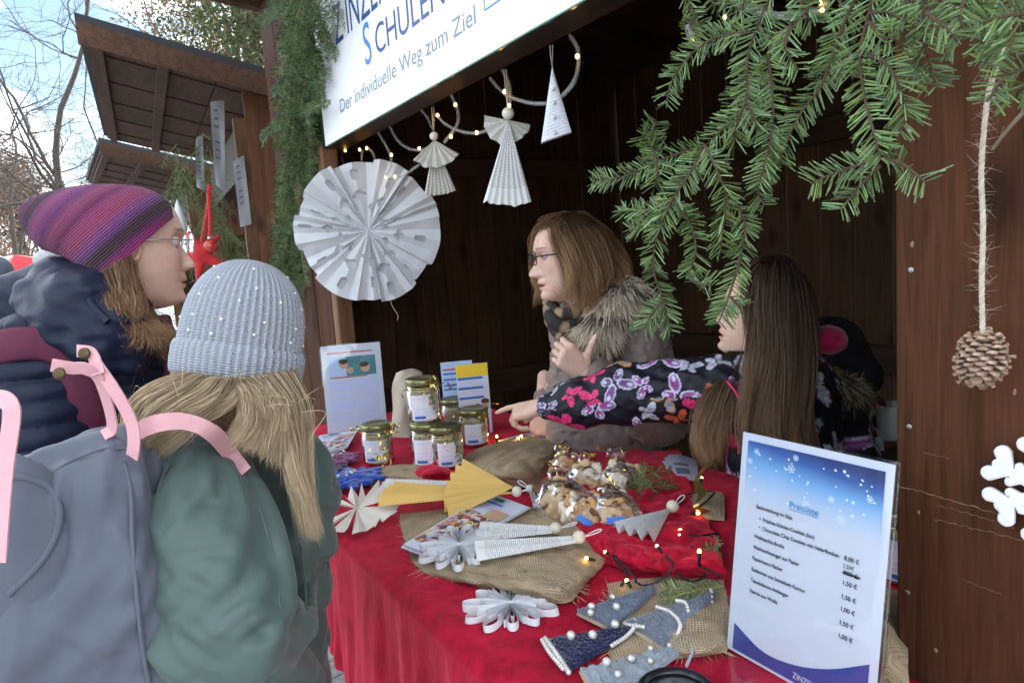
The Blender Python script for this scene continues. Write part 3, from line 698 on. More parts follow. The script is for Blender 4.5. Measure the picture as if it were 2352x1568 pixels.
def hairsheet(guides, n, thick=0.012, noise=0.006, seed=0, K=16, clumps=40, curl=0.0, u=None, tight=.55, vary=.72):
    """strands between neighbouring guide curves; clumped, with waviness growing to the tips"""
    g = np.random.default_rng(seed); G = np.stack([spline(q, K) for q in guides])
    U = g.uniform(0, len(G)-1-1e-6, n) if u is None else u
    cl = g.uniform(0, len(G)-1-1e-6, clumps)
    near = cl[np.argmin(np.abs(U[:, None]-cl[None]+g.normal(0, .12, (n, clumps))), 1)]
    t = np.linspace(0, 1, K)
    mixU = U[:, None]*(1-tight*t[None]**1.3)+near[:, None]*tight*t[None]**1.3
    i = np.clip(mixU.astype(int), 0, len(G)-2); f = mixU-i
    k = np.arange(K)[None]
    P = G[i, k]*(1-f[..., None])+G[i+1, k]*f[..., None]
    off = g.normal(0, 1, (n, 1, 3))*thick*(0.45+.35*t[None, :, None])
    ph = near*9.0
    wv = np.stack([np.sin(ph[:, None]*(q+1.3)+t[None]*(5+curl*6)+q) for q in range(3)], -1)*noise*t[None, :, None]**1.2*(1+curl)
    w2 = g.normal(0, 1, (n, 1, 3))*noise*.28*np.sin(t[None, :, None]*PI)
    Q = P+off+wv+w2; tt = t[None]*g.uniform(vary, 1, (n, 1))*(K-1); a = np.clip(tt.astype(int), 0, K-2); fr = (tt-a)[..., None]; r_ = np.arange(n)[:, None]
    return Q[r_, a]*(1-fr)+Q[r_, a+1]*fr, U/(len(G)-1), t
def ridged(base, lines, r=.013, lift=.008, k=.016):
    """cloth folds: thin rounded ridges laid along lines of the garment's own surface"""
    segs = []
    for l in lines:
        pts = [trace(base, px, py) for px, py in l]; nv = nrm(CAM-pts[len(pts)//2]); P = spline([p-nv*(r-lift) for p in pts], 4*len(pts)); q = np.sin(np.linspace(.25, PI-.25, len(P)))
        segs.append((P, r*(.5+.5*q)))
    def fn(P):
        d = base(P)
        for Q, rr in segs:
            lo, hi = Q.min(0)-.06, Q.max(0)+.06; m = np.all((P > lo) & (P < hi), axis=1)
            if m.any(): d[m] = smin(d[m], chain(P[m], Q, rr, .004), k)
        return d
    return fn
SKIN = M('skin_fair', (0.66, 0.43, 0.34), 0.5, 0.12, 45, 0.25, 420, tint=True, sss=0.12, spec=0.35, bdist=0.001)
SKIN2 = M('skin_warm', (0.66, 0.43, 0.33), 0.5, 0.10, 45, 0.2, 420, tint=True, sss=0.12, spec=0.35, bdist=0.001)
HAIR = M('hair', (1, 1, 1), 0.5, 0.12, 60, tint=True, spec=0.22)
EYEW = M('eye_white', (0.45, 0.43, 0.42), 0.2, 0.03); IRIS = M('iris_brown', (0.10, 0.06, 0.035), 0.2, 0.2); BLACK = M('black_gloss', (0.012, 0.012, 0.014), 0.25, 0.1)
LENS = M('spectacle_lens', (0.9, 0.95, 0.95), 0.02, 0.0, trans=1.0, ior=1.02, spec=0.5)
def camframe(px, py, psi, pitch=0.0, roll=0.0, tow=1):
    """head axes: psi degrees turned from facing the viewer (0) towards picture left (+) or right (-)"""
    d = ray(px, py); d = nrm(A(d[0], d[1], 0)); rt = np.cross(d, A(0, 0, 1)); a = math.radians(psi)
    F = -d*math.cos(a)-rt*math.sin(a); U = A(0, 0, 1.0); Lf = np.cross(U, F)
    p = math.radians(pitch); F, U = F*math.cos(p)+U*math.sin(p), U*math.cos(p)-F*math.sin(p)
    r = math.radians(roll); Lf, U = Lf*math.cos(r)+U*math.sin(r), U*math.cos(r)-Lf*math.sin(r)
    return np.stack([F, Lf, U], 1)
def glasses(L_, R, s, metal, parent, shape='round', rim=.0011):
    g = []
    for sd in (-1, 1):
        a = np.linspace(0, 2*PI, 28)
        w_, h_ = (.0235, .021) if shape == 'round' else (.026, .0175)
        p = [(.103-.006*math.cos(q)*0-.05*abs(sd*.033+w_*math.cos(q))**1.2*1.2, sd*.033+w_*np.sign(math.cos(q))*abs(math.cos(q))**.8, .006+h_*np.sign(math.sin(q))*abs(math.sin(q))**.8) for q in a]
        P = np.array([L_(q) for q in p]); mb = MB().tube(P, rim*s, 6, cap=False)
        g.append(obj('rim', mb, metal, parent))
        c = P[:-1].mean(0); obj('lens', MB().add(np.concatenate([P[:-1], [c]]), [(i, (i+1) % 27, 27) for i in range(27)]), LENS, parent)
        t = [p[0] if sd > 0 else p[14], (.085, sd*.070, .010), (.04, sd*.0785, .010), (-.01, sd*.081, .008), (-.03, sd*.080, -.008)]
        t[0] = (t[0][0], sd*.058, .010)
        obj('temple_arm', MB().tube(np.array([L_(q) for q in spline(t, 14)]), rim*s*1.1, 6), metal, parent)
    obj('bridge', MB().tube(np.array([L_(q) for q in spline([(.1015, -.011, .010), (.105, 0, .014), (.1015, .011, .010)], 8)]), rim*s, 6), metal, parent)
# ================================================================== seller with bobbed hair behind the counter
TAUPE = M('jacket_taupe', (0.235, 0.180, 0.155), 0.42, 0.08, 12, 0.25, 220, spec=0.35, sheen=0.2)
FURM = M('fur', (1, 1, 1), 0.8, 0.1, 40, tint=True, spec=0.1)
SCARF = M('scarf_print', (0.03, 0.024, 0.02), 0.8, 0.1, tint=True)
def seller():
    R = camframe(1304, 590, 77, pitch=-3, roll=2); hd = 1.96; hc = PD(1306, 590, hd); s = 1.05
    t = thing('person', 'person in glasses with brown-blond bob and taupe fur-collared jacket behind the counter', 'person', PD(1395, 1120, 2.12)*A(1, 1, 0)+A(0, 0, .05))
    mb = MB(); L_ = head(mb, R, hc, s, mouth_open=.7, nose=1.15, blush=.4, fold=.0022, seed=3)
    # neck into the collar, arms and both hands, one skin mesh
    nk0 = L_((-.02, 0, -.06)); nk1 = PD(1350, 735, 2.03)
    chest = PD(1395, 860, 2.13)
    h1R = np.stack([nrm(CU*.55-CR*.62+CB*.35), nrm(CU*.75+CR*.6), A(0, 0, 0)], 1); h1R[:, 1] = nrm(h1R[:, 1]-h1R[:, 0]*np.dot(h1R[:, 0], h1R[:, 1])); h1R[:, 2] = np.cross(h1R[:, 0], h1R[:, 1])
    if np.dot(h1R[:, 2], CB) < 0: h1R[:, 2] *= -1
    w1 = PD(1345, 858, 1.84)
    f1, lo1, hi1 = hand_fn(h1R, w1, .98, curl=((1.25, 1.35, .8), (1.35, 1.4, .8), (1.4, 1.4, .8), (1.4, 1.4, .8)),
                           thumb=((.018, .022, -.002), (.040, .048, .006), (.053, .074, .011), (.060, .094, .013)))
    h2R = frame(nrm(-CU*.93-CR*.10+CB*.12), nrm(CB*.8-CR*.5)); w2 = PD(1243, 932, 2.21)
    f2, lo2, hi2 = hand_fn(h2R, w2, .95, curl=((.15, .35, .25), (.35, .6, .4), (.7, .9, .5), (.9, 1.0, .5)), spread=(.22, .02, -.05, -.1))
    add_sdf(mb, lambda P: smin(cap(P, nk0, nk1, .052, .06), cap(P, nk1, chest, .07, .12), .03), PD(1390, 800, 2.1)-.33, PD(1390, 700, 2.1)+.33, .012)
    add_sdf(mb, f1, lo1, hi1, .0032); add_sdf(mb, f2, lo2, hi2, .0032)
    for a, b, r1, r2 in ((w1, PD(1480, 930, 1.97), .026, .04), (w2, PD(1330, 830, 2.2), .026, .045)):
        add_sdf(mb, lambda P: cap(P, a, b, r1, r2), np.minimum(a, b)-.06, np.maximum(a, b)+.06, .008)
    body = obj('body', mb, SKIN, t)
    eyes(L_, R, s, t, EYEW, IRIS, SKIN, look=(.15, 0))
    glasses(L_, R, s, M('glasses_black', (0.012, 0.015, 0.025), 0.3, 0.05), t, 'square', rim=.0017)
    # jacket
    sh = PD(1462, 775, 1.99); el = PD(1512, 948, 1.97); sh2 = PD(1345, 770, 2.28); el2 = PD(1335, 890, 2.26)
    a0, a1 = PD(1392, 775, 2.14), PD(1412, 1150, 2.16); ft = PD(1290, 760, 2.06)
    def fj(P):
        d = cap(P, a0, a1, .135, .175)
        d = smin(d, cap(P, PD(1365, 740, 2.14), PD(1450, 765, 2.12), .11, .12), .05)
        d = smin(d, cap(P, PD(1310, 760, 2.10), PD(1325, 1080, 2.1), .055, .085), .05)
        arm = chain(P, [sh, el, w1+(el-w1)*.12], [.088, .078, .048], .03)
        arm2 = chain(P, [sh2, el2, w2+(el2-w2)*.2], [.08, .06, .042], .03)
        d = smin(smin(d, arm, .022), arm2, .02)
        z = P[:, 2]; q = np.abs(np.sin((z-.02*np.sin(P[:, 0]*9))*PI/.105))
        low = np.clip((1.16-z)/.06, 0, 1)
        d = d-.010*low*np.sqrt(q)+.009*wob(P, 30, 5)*np.clip((z-1.05)/.1, .3, 1)+.010*np.abs(wob(P*A(1, 1, 2.0), 38, 6))+.002*np.abs(wob(P, 80, 7))-.009+.004*np.exp(-np.abs(wob(P*A(1, 1, 1.6), 30, 12))/.07)
        neck = cap(P, nk0, nk1+(nk1-nk0)*.4, .062, .066)
        return np.maximum(d, -neck)
    mb = MB(); add_sdf(mb, fj, PD(1400, 1150, 2.15)-A(.42, .42, .12), PD(1400, 700, 2.1)+A(.40, .42, .12), .008)
    j = obj('jacket', mb, TAUPE, t)
    # placket with press studs
    pl = [trace(fj, *q, off=-.004) for q in ((1276, 725), (1280, 790), (1286, 870), (1300, 945))]
    obj('placket', MB().tube(spline(pl, 14), .011, 8, flat=(CR, .35)), TAUPE, j)
    for q in (trace(fj, 1284, 722), trace(fj, 1301, 808), trace(fj, 1310, 890)):
        obj('stud', MB().sphere(q, .006, 10, sc=(1, 1, 1)), CHROME, j)
    # lapel flap
    mb = MB(); g = patch([[PD(1292, 690, 1.97), PD(1322, 705, 1.965), PD(1338, 735, 1.97)], [PD(1300, 720, 1.955), PD(1325, 735, 1.95), PD(1338, 760, 1.955)], [PD(1305, 755, 1.96), PD(1322, 765, 1.955), PD(1334, 780, 1.96)]], 10, 10)
    mb.grid(g); mb.grid(g+CB*-.006); obj('lapel', mb, TAUPE, j)
    # fur collar: dense short hair along the hood rim
    g = np.random.default_rng(3); n = 11000; K = 7
    u = g.uniform(0, 1, n); cen = spline([PD(1335, 775, 1.95), PD(1375, 755, 1.90), PD(1405, 700, 1.89), PD(1440, 668, 1.93), PD(1478, 690, 2.02), PD(1485, 720, 2.12)], 60)
    c = cen[(u*59).astype(int)]; nn = g.normal(size=(n, 3)); nn /= np.linalg.norm(nn, axis=1)[:, None]
    root = c+nn*(.024+.014*np.sin(u*PI))[:, None]
    dirr = nn*.6+A(0, 0, -.45)+CB*.28-CR*.10+g.normal(0, .22, (n, 3)); tt = np.linspace(0, 1, K)
    P = root[:, None]+dirr[:, None]*(tt*(.042+.012*g.uniform(size=(n, 1))))[..., None]+A(0, 0, -.018)*(tt**2)[None, :, None]
    lum = .55+.7*g.uniform(size=(n, 1)); dark = (np.sin(u*23+nn[:, 2]*3) > .86)[:, None]
    C = np.where(dark, A(.05, .04, .035), A(.74, .63, .49)*lum)
    mb = MB(); strands(mb, P, .0009, C)
    mb.tube(cen, .026+.013*np.sin(np.linspace(0, PI, 60)), 10, c=A(.28, .22, .16))
    obj('fur_collar', mb, FURM, j)
    # scarf, folded twice
    mb = MB()
    for k, (pp, r) in enumerate((([PD(1262, 705, 2.02), PD(1272, 735, 1.965), PD(1300, 752, 1.95), PD(1325, 742, 1.965), PD(1345, 712, 2.0)], .021), ([PD(1265, 730, 2.01), PD(1282, 765, 1.97), PD(1305, 780, 1.96), PD(1325, 770, 1.97)], .02), ([PD(1258, 690, 2.03), PD(1285, 718, 1.96), PD(1320, 715, 1.955), PD(1345, 690, 1.98)], .018), ([PD(1300, 760, 1.97), PD(1310, 800, 1.98), PD(1318, 845, 2.0)], .026))):
        q = spline(pp, 26); st = (np.sin(np.linspace(0, 16+3*k, 26)) > .55)[:, None]
        mb.tube(q, r*(1+.15*np.sin(np.linspace(0, 9, 26)+k)), 10, c=np.where(st, A(10, 8.5, 6.5), A(1, 1, 1)))
    obj('scarf', mb, SCARF, t)
    # hair
    near = [[(1282, 514, 1.92), (1280, 535, 1.875), (1295, 575, 1.865), (1312, 630, 1.855), (1318, 712, 1.865)], [(1292, 506, 1.93), (1290, 535, 1.87), (1315, 590, 1.85), (1332, 645, 1.85), (1338, 712, 1.86)],
            [(1305, 499, 1.94), (1330, 540, 1.87), (1355, 600, 1.85), (1365, 655, 1.855), (1362, 708, 1.865)], [(1320, 494, 1.95), (1362, 540, 1.89), (1385, 600, 1.87), (1395, 655, 1.87), (1388, 702, 1.88)],
            [(1332, 492, 1.96), (1388, 540, 1.93), (1412, 600, 1.91), (1422, 652, 1.91), (1410, 692, 1.91)], [(1340, 494, 1.98), (1404, 545, 1.99), (1428, 602, 1.98), (1438, 650, 1.98), (1426, 684, 1.97)],
            [(1338, 496, 2.0), (1395, 545, 2.06), (1415, 610, 2.07), (1420, 660, 2.06), (1405, 690, 2.05)]]
    far = [[(1312, 495, 1.93), (1292, 500, 1.89), (1283, 518, 1.875), (1292, 560, 1.865), (1312, 610, 1.86), (1328, 690, 1.86)], [(1305, 497, 1.94), (1272, 506, 1.915), (1247, 522, 1.93), (1237, 550, 1.97), (1240, 620, 2.02), (1252, 690, 2.03)], [(1300, 500, 1.94), (1262, 510, 1.945), (1238, 540, 1.97), (1236, 580, 2.01), (1246, 640, 2.03), (1256, 690, 2.03)], [(1306, 499, 1.96), (1268, 506, 1.98), (1240, 535, 2.02), (1240, 600, 2.05), (1262, 690, 2.06)],
           [(1312, 497, 1.98), (1290, 502, 2.04), (1280, 550, 2.08), (1290, 620, 2.09), (1300, 690, 2.08)]]
    mb = MB()
    for gd, n, sd in ((near, 9000, 1), (far, 4500, 2)):
        G = [[PD(*q) for q in c] for c in gd]; P, U, tt = hairsheet(G, n, .009, .015, sd, K=15, clumps=40, curl=.5, tight=.6)
        g = np.random.default_rng(sd); br = g.uniform(.78, 1.2, (n, 1, 1)); hl = ((np.sin(U*37+sd)+g.normal(0, .5, n)) > .55)
        front = np.exp(-(U/.28)**2) if sd == 1 else np.full(n, .5)
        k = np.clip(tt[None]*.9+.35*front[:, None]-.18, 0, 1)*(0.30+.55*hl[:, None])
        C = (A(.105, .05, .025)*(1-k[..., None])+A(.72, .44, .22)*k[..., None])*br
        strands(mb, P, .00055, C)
    mb.sphere(L_((-.012, 0, .022)), .102*s, 24, c=A(.05, .026, .015), sc=(.98, .80, .97), R=R)
    v = mb.v[-1]; q = (v-hc)@R; cut = (q[:, 0] > .05) & (q[:, 2] < .075); v[cut] -= R[:, 0]*.05
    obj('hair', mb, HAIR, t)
CHROME = M('chrome', (0.75, 0.75, 0.76), 0.18, 0.05, metal=1.0)
seller()

# ================================================================== girl with long dark hair pointing at the jars
FLORAL = M('butterfly_fabric', (1, 1, 1), 0.5, 0.06, 14, 0.2, 300, tint=True, spec=0.35)
def butterfly(u, v, ang, sc):
    """signed field of a butterfly print and its zones: returns (mask, edge)"""
    c, s_ = math.cos(ang), math.sin(ang); x = (u*c+v*s_)/sc; y = (-u*s_+v*c)/sc; x = np.abs(x)
    def E(cx, cy, a, b, r):
        cc, ss = math.cos(r), math.sin(r); p = (x-cx)*cc+(y-cy)*ss; q = -(x-cx)*ss+(y-cy)*cc; return (p/a)**2+(q/b)**2
    up = E(.52, .34, .56, .30, .62); lo = E(.36, -.34, .36, .24, -.75); bd = E(0, -.02, .07, .42, 0)
    m = np.minimum(up, lo)
    return m, bd, np.minimum(E(.68, .46, .16, .10, .6), E(.45, -.42, .12, .08, -.7))
def floral_color(u, v, seed=1, n=60, span=(0, 1, 0, 1)):
    g = np.random.default_rng(seed); C = np.full((len(u), 3), 0.0)+A(.0085, .008, .016)
    pal = [(A(.30, .055, .26), A(.62, .60, .78)), (A(.16, .05, .19), A(.55, .55, .72)), (A(.62, .02, .14), A(.72, .06, .20)), (A(.50, .07, .04), A(.62, .14, .07)), (A(.035, .045, .09), A(.30, .33, .42)), (A(.40, .42, .52), A(.62, .64, .72)), (A(.20, .30, .42), A(.62, .26, .05))]
    pts = []
    for k in range(n*30):
        p = A(g.uniform(span[0], span[1]), g.uniform(span[2], span[3])); s_ = g.choice([.036, .046, .030, .056])
        if all(np.hypot(*(p-q[0])) > (s_+q[1])*.86 for q in pts): pts.append((p, s_))
        if len(pts) >= n: break
    for p, s_ in pts:
        m, bd, sp = butterfly(u-p[0], v-p[1], g.uniform(0, 6.3), s_); a, b = pal[g.choice(len(pal), p=[.22, .16, .18, .12, .14, .12, .06])]
        th_ = np.arctan2(v-p[1], u-p[0]); C[m < 1] = b; C[m < .62] = a; C[(m < .62) & (np.abs(np.sin(th_*7)) < .22)] = a*.35+b*.25; C[(sp < 1) & (m < 1)] = b; C[bd < 1] = A(.012, .010, .02)
    return C
def girl():
    t = thing('person', 'person with long dark brown hair and butterfly-print jacket pointing across the counter', 'person', PD(1800, 1300, 1.75)*A(1, 1, 0)+A(0, 0, .05))
    R = camframe(1752, 722, 97, pitch=13, roll=-3); hc = PD(1752, 722, 1.62); s = .98
    mb = MB(); L_ = head(mb, R, hc, s, lips=(.85, .28, .32), mouth_open=.8, nose=.8)
    nk0 = L_((-.02, 0, -.06)); nk1 = PD(1780, 860, 1.66)
    w0 = PD(1243, 931, 1.80)
    fd = nrm(-CR*.80-CB*.48-CU*.24); ts = nrm(CU*.40-CB*.85); ts = nrm(ts-fd*np.dot(ts, fd)); bn = np.cross(fd, ts); bn = bn if np.dot(bn, CU) > 0 else -bn
    HR = np.stack([fd, ts, bn], 1)
    f1, lo, hi = hand_fn(HR, w0, .90, curl=((.02, .12, .10), (.80, 1.0, .6), (.95, 1.15, .7), (1.05, 1.2, .7)), spread=(.06, 0, -.04, -.1),
                         thumb=((.018, .016, -.012), (.045, .024, -.030), (.068, .018, -.044), (.085, .010, -.05)))
    el = PD(1440, 903, 1.735); sh = PD(1650, 893, 1.64)
    add_sdf(mb, lambda P: np.minimum(chain(P, [nk0, nk1, PD(1790, 980, 1.72)], [.045, .05, .10], .03), chain(P, [w0, el, sh], [.022, .035, .04], .02)), PD(1500, 1000, 1.75)-.42, PD(1560, 780, 1.7)+.42, .012)
    add_sdf(mb, f1, lo, hi, .003)
    obj('body', mb, SKIN2, t)
    eyes(L_, R, s, t, EYEW, IRIS, SKIN2)
    axis = [sh, el, PD(1330, 926, 1.775), PD(1254, 934, 1.795)]
    rad = [.082, .074, .060, .033]
    T0, T1 = PD(1800, 900, 1.70), PD(1800, 1300, 1.78)
    def fj(P):
        d = cap(P, T0, T1, .125, .17)
        d = smin(d, cap(P, PD(1700, 880, 1.64), PD(1900, 905, 1.76), .075, .09), .04)
        d = smin(d, chain(P, [PD(1905, 915, 1.78), PD(1950, 1060, 1.80), PD(1900, 1180, 1.68)], [.085, .072, .055], .03), .03)
        d = d+.005*wob(P, 34, 3)+.003*np.abs(wob(P, 60, 4))
        return np.maximum(d, -cap(P, nk0, nk1, .056, .06))
    def fs(P):
        d = chain(P, axis, rad, .03)+.006*wob(P, 34, 3)+.005*np.abs(wob(P, 60, 4))-.002
        cuff = cap(P, axis[-1], axis[-1]+nrm(axis[-1]-axis[-2])*.05, .026, .026)
        return np.maximum(d, -cuff)
    ax = np.asarray(spline(axis, 60)); al = np.concatenate([[0], np.cumsum(np.linalg.norm(np.diff(ax, axis=0), axis=1))])
    sleeve = [False]
    def colf(v):
        # sleeve: along and round the arm; torso: round its axis
        D = np.linalg.norm(v[:, None]-ax[None], axis=2); i = D.argmin(1); dmin = D.min(1)
        tg = nrm(ax[-1]-ax[0]); rel = v-ax[i]; b1 = nrm(np.cross(tg, A(0, 0, 1))); b2 = np.cross(b1, tg)
        u = al[i]+rel@tg; w_ = np.arctan2(rel@b2, rel@b1)*.075
        C1 = floral_color(u, w_, 11, 60, (-.1, .62, -.24, .24))
        ang = np.arctan2(v[:, 1]-T0[1], v[:, 0]-T0[0])
        C2 = floral_color(ang*.16, v[:, 2], 5, 60, (-.5, .5, .75, 1.3))
        return C1 if sleeve[0] else C2
    mb = MB(); add_sdf(mb, fj, PD(1800, 1100, 1.74)-.38, PD(1800, 1000, 1.74)+A(.36, .36, .26), .008, colf)
    j = obj('jacket', mb, FLORAL, t)
    sleeve[0] = True; mb = MB(); aa = np.array(axis); add_sdf(mb, fs, aa.min(0)-.1, aa.max(0)+.1, .0036, colf); obj('sleeve', mb, FLORAL, j)
    obj('zip', MB().tube(spline([PD(1668, 873, 1.545), PD(1690, 900, 1.53), PD(1700, 930, 1.52), PD(1700, 980, 1.52), PD(1697, 1040, 1.53)], 20), .0035, 6), M('zip_pink', (0.62, 0.03, 0.13), 0.5, 0.1), j)
    obj('cuff', MB().tube(spline([axis[-2]+(axis[-1]-axis[-2])*q for q in (.80, .92, 1.02)], 8), [.040, .039, .0375, .0365, .036, .0355, .035, .034], 14, c=A(.05, .05, .08)), FLORAL, j)
    # hood with pink lining and fur
    def fh(P):
        d = ell(P, PD(1900, 800, 1.78), (.085, .105, .085)); d = smin(d, ell(P, PD(1940, 860, 1.80), (.09, .09, .08)), .03)
        return d+.006*wob(P, 35, 9)
    mb = MB(); add_sdf(mb, fh, PD(1920, 830, 1.79)-.2, PD(1920, 830, 1.79)+.2, .008)
    obj('hood', mb, M('hood_black', (0.012, 0.011, 0.016), 0.7, 0.1, 20, 0.3, 200), j)
    mb = MB(); mb.sphere(PD(1898, 782, 1.715), .052, 20, sc=(1, .9, .72)); v = mb.v[0]; v += .004*wob(v, 60, 2)[:, None]*CU
    obj('hood_lining', mb, M('fleece_pink', (0.50, 0.012, 0.085), 0.95, 0.25, 30, 0.8, 250, sheen=0.6), j)
    g = np.random.default_rng(8); n = 5200; K = 7; u = g.uniform(0, 1, n)
    cen = spline([PD(1872, 842, 1.69), PD(1905, 868, 1.68), PD(1940, 880, 1.69), PD(1968, 890, 1.72)], 40); c = cen[(u*39).astype(int)]
    nn = g.normal(size=(n, 3)); nn /= np.linalg.norm(nn, axis=1)[:, None]; tt = np.linspace(0, 1, K)
    dirr = nn*.6+A(0, 0, -.5)+CB*.3-CR*.15+g.normal(0, .2, (n, 3))
    P = (c+nn*.018)[:, None]+dirr[:, None]*(tt*.042)[None, :, None]
    C = np.where((np.sin(u*31+nn[:, 0]*4) > .2)[:, None], A(.30, .25, .17), A(.06, .045, .03))*g.uniform(.5, 1.3, (n, 1))
    mb = MB(); strands(mb, P, .0011, C); mb.tube(cen, .02, 8, c=A(.12, .1, .07)); obj('fur_trim', mb, FURM, j)
    # hair
    near = [[(1768, 600, 1.60), (1748, 622, 1.535), (1738, 680, 1.52), (1736, 760, 1.515), (1724, 850, 1.51), (1700, 950, 1.50), (1708, 1040, 1.50)],
            [(1776, 597, 1.60), (1755, 625, 1.52), (1745, 700, 1.505), (1748, 790, 1.50), (1742, 880, 1.495), (1735, 980, 1.495), (1745, 1065, 1.5)],
            [(1784, 594, 1.60), (1778, 630, 1.515), (1775, 720, 1.50), (1780, 820, 1.495), (1772, 910, 1.49), (1768, 1000, 1.49), (1795, 1085, 1.5)],
            [(1792, 592, 1.60), (1805, 635, 1.52), (1812, 730, 1.505), (1812, 840, 1.495), (1800, 930, 1.49), (1805, 1010, 1.50), (1830, 1095, 1.51)],
            [(1798, 592, 1.61), (1832, 645, 1.545), (1845, 740, 1.535), (1842, 850, 1.52), (1828, 950, 1.51), (1832, 1030, 1.52), (1848, 1085, 1.53)],
            [(1800, 594, 1.63), (1855, 660, 1.60), (1872, 750, 1.60), (1868, 850, 1.57), (1852, 950, 1.55), (1862, 1030, 1.55), (1880, 1080, 1.56)]]
    far = [[(1712, 770, 1.69), (1668, 830, 1.63), (1640, 890, 1.575), (1612, 950, 1.555), (1598, 1000, 1.55), (1618, 1052, 1.55)], [(1715, 770, 1.67), (1680, 840, 1.61), (1655, 900, 1.56), (1635, 960, 1.545), (1625, 1010, 1.545), (1630, 1058, 1.55)],
           [(1720, 775, 1.65), (1698, 850, 1.59), (1680, 910, 1.55), (1662, 970, 1.54), (1650, 1015, 1.54), (1640, 1050, 1.55)]]
    crown = [[(1790, 592, 1.60), (1752, 602, 1.57), (1728, 632, 1.56), (1724, 672, 1.545), (1732, 730, 1.52), (1730, 800, 1.515)], [(1785, 594, 1.61), (1748, 603, 1.60), (1722, 634, 1.60), (1714, 672, 1.59), (1726, 720, 1.56), (1732, 780, 1.53)], [(1780, 594, 1.62), (1745, 604, 1.63), (1718, 634, 1.66), (1712, 680, 1.69), (1712, 740, 1.71)], [(1790, 594, 1.63), (1775, 600, 1.67), (1760, 640, 1.71), (1755, 700, 1.73), (1760, 760, 1.74)], [(1798, 594, 1.64), (1835, 625, 1.69), (1850, 700, 1.72), (1850, 790, 1.72), (1840, 860, 1.7)]]
    mb = MB()
    for gd, n, sd, lt in ((near, 11000, 1, .75), (far, 4500, 2, 1.25), (crown, 5000, 3, .2)):
        G = [[PD(*q) for q in c] for c in gd]; P, U, tt = hairsheet(G, n, .008, .012, sd+20, K=15, clumps=55, curl=.3, tight=.6)
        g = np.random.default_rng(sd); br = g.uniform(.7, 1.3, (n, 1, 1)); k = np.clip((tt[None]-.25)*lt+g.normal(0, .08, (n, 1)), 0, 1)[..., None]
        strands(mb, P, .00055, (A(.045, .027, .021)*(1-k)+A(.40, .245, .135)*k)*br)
    mb.sphere(L_((-.010, 0, .030)), .1*s, 24, c=A(.018, .012, .010), sc=(.98, .80, .93), R=R)
    v = mb.v[-1]; q = (v-hc)@R; cut = (q[:, 0] > .04) & (q[:, 2] < .06); v[cut] -= R[:, 0]*.05
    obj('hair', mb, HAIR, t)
girl()
# ================================================================== customer in the purple slouch hat
NAVY = M('puffer_navy', (0.008, 0.012, 0.029), 0.5, 0.12, 10, 0.2, 160, spec=0.22)
BURG = M('strap_burgundy', (0.085, 0.010, 0.032), 0.7, 0.12, 40, 0.3, 500)
def knit(name, per_u, per_v, rough=0.92, va=1.0, ua=1.0):
    q, nt, b = newmat(name); L = nt.links.new
    at = N(nt, 'ShaderNodeAttribute', attribute_name='uvp'); ti = N(nt, 'ShaderNodeAttribute', attribute_name='tint')
    sx = N(nt, 'ShaderNodeSeparateXYZ'); L(at.outputs['Vector'], sx.inputs[0])
    def sn(o, per, ph=0):
        a = N(nt, 'ShaderNodeMath', operation='MULTIPLY_ADD', i={1: 2*PI/per, 2: ph}); L(o, a.inputs[0]); s = N(nt, 'ShaderNodeMath', operation='SINE'); L(a.outputs[0], s.inputs[0]); return s.outputs[0]
    mu = N(nt, 'ShaderNodeMath', operation='ADD'); vm = N(nt, 'ShaderNodeMath', operation='MULTIPLY', i={1: va}); L(sn(sx.outputs[1], per_v), vm.inputs[0]); um = N(nt, 'ShaderNodeMath', operation='MULTIPLY', i={1: ua}); L(sn(sx.outputs[0], per_u), um.inputs[0]); L(um.outputs[0], mu.inputs[0]); L(vm.outputs[0], mu.inputs[1])
    nz = N(nt, 'ShaderNodeTexNoise', i={'Scale': 90.0, 'Detail': 5.0}); tc = N(nt, 'ShaderNodeTexCoord'); L(tc.outputs['Object'], nz.inputs['Vector'])
    ad = N(nt, 'ShaderNodeMath', operation='ADD'); L(mu.outputs[0], ad.inputs[0]); L(nz.outputs[0], ad.inputs[1])
    mr = N(nt, 'ShaderNodeMapRange', i={'From Min': -1.2, 'From Max': 2.6, 'To Min': 0.72, 'To Max': 1.25}); L(ad.outputs[0], mr.inputs[0])
    s = N(nt, 'ShaderNodeVectorMath', operation='SCALE'); L(ti.outputs['Color'], s.inputs[0]); L(mr.outputs[0], s.inputs['Scale']); L(s.outputs[0], b.inputs['Base Color'])
    bp = N(nt, 'ShaderNodeBump', i={'Strength': 0.7, 'Distance': 0.002}); L(ad.outputs[0], bp.inputs['Height']); L(bp.outputs[0], b.inputs['Normal'])
    b.inputs['Roughness'].default_value = rough; b.inputs['Sheen Weight'].default_value = 0.12; b.inputs['Specular IOR Level'].default_value = 0.1
    return q
KNIT1 = knit('knit_purple', 0.0052, 0.0045, va=.35); KNIT2 = knit('knit_grey', 0.0036, 0.005, va=.15, ua=.4)
SILVER = M('silver_wire', (0.6, 0.6, 0.62), 0.2, 0.05, metal=1.0)
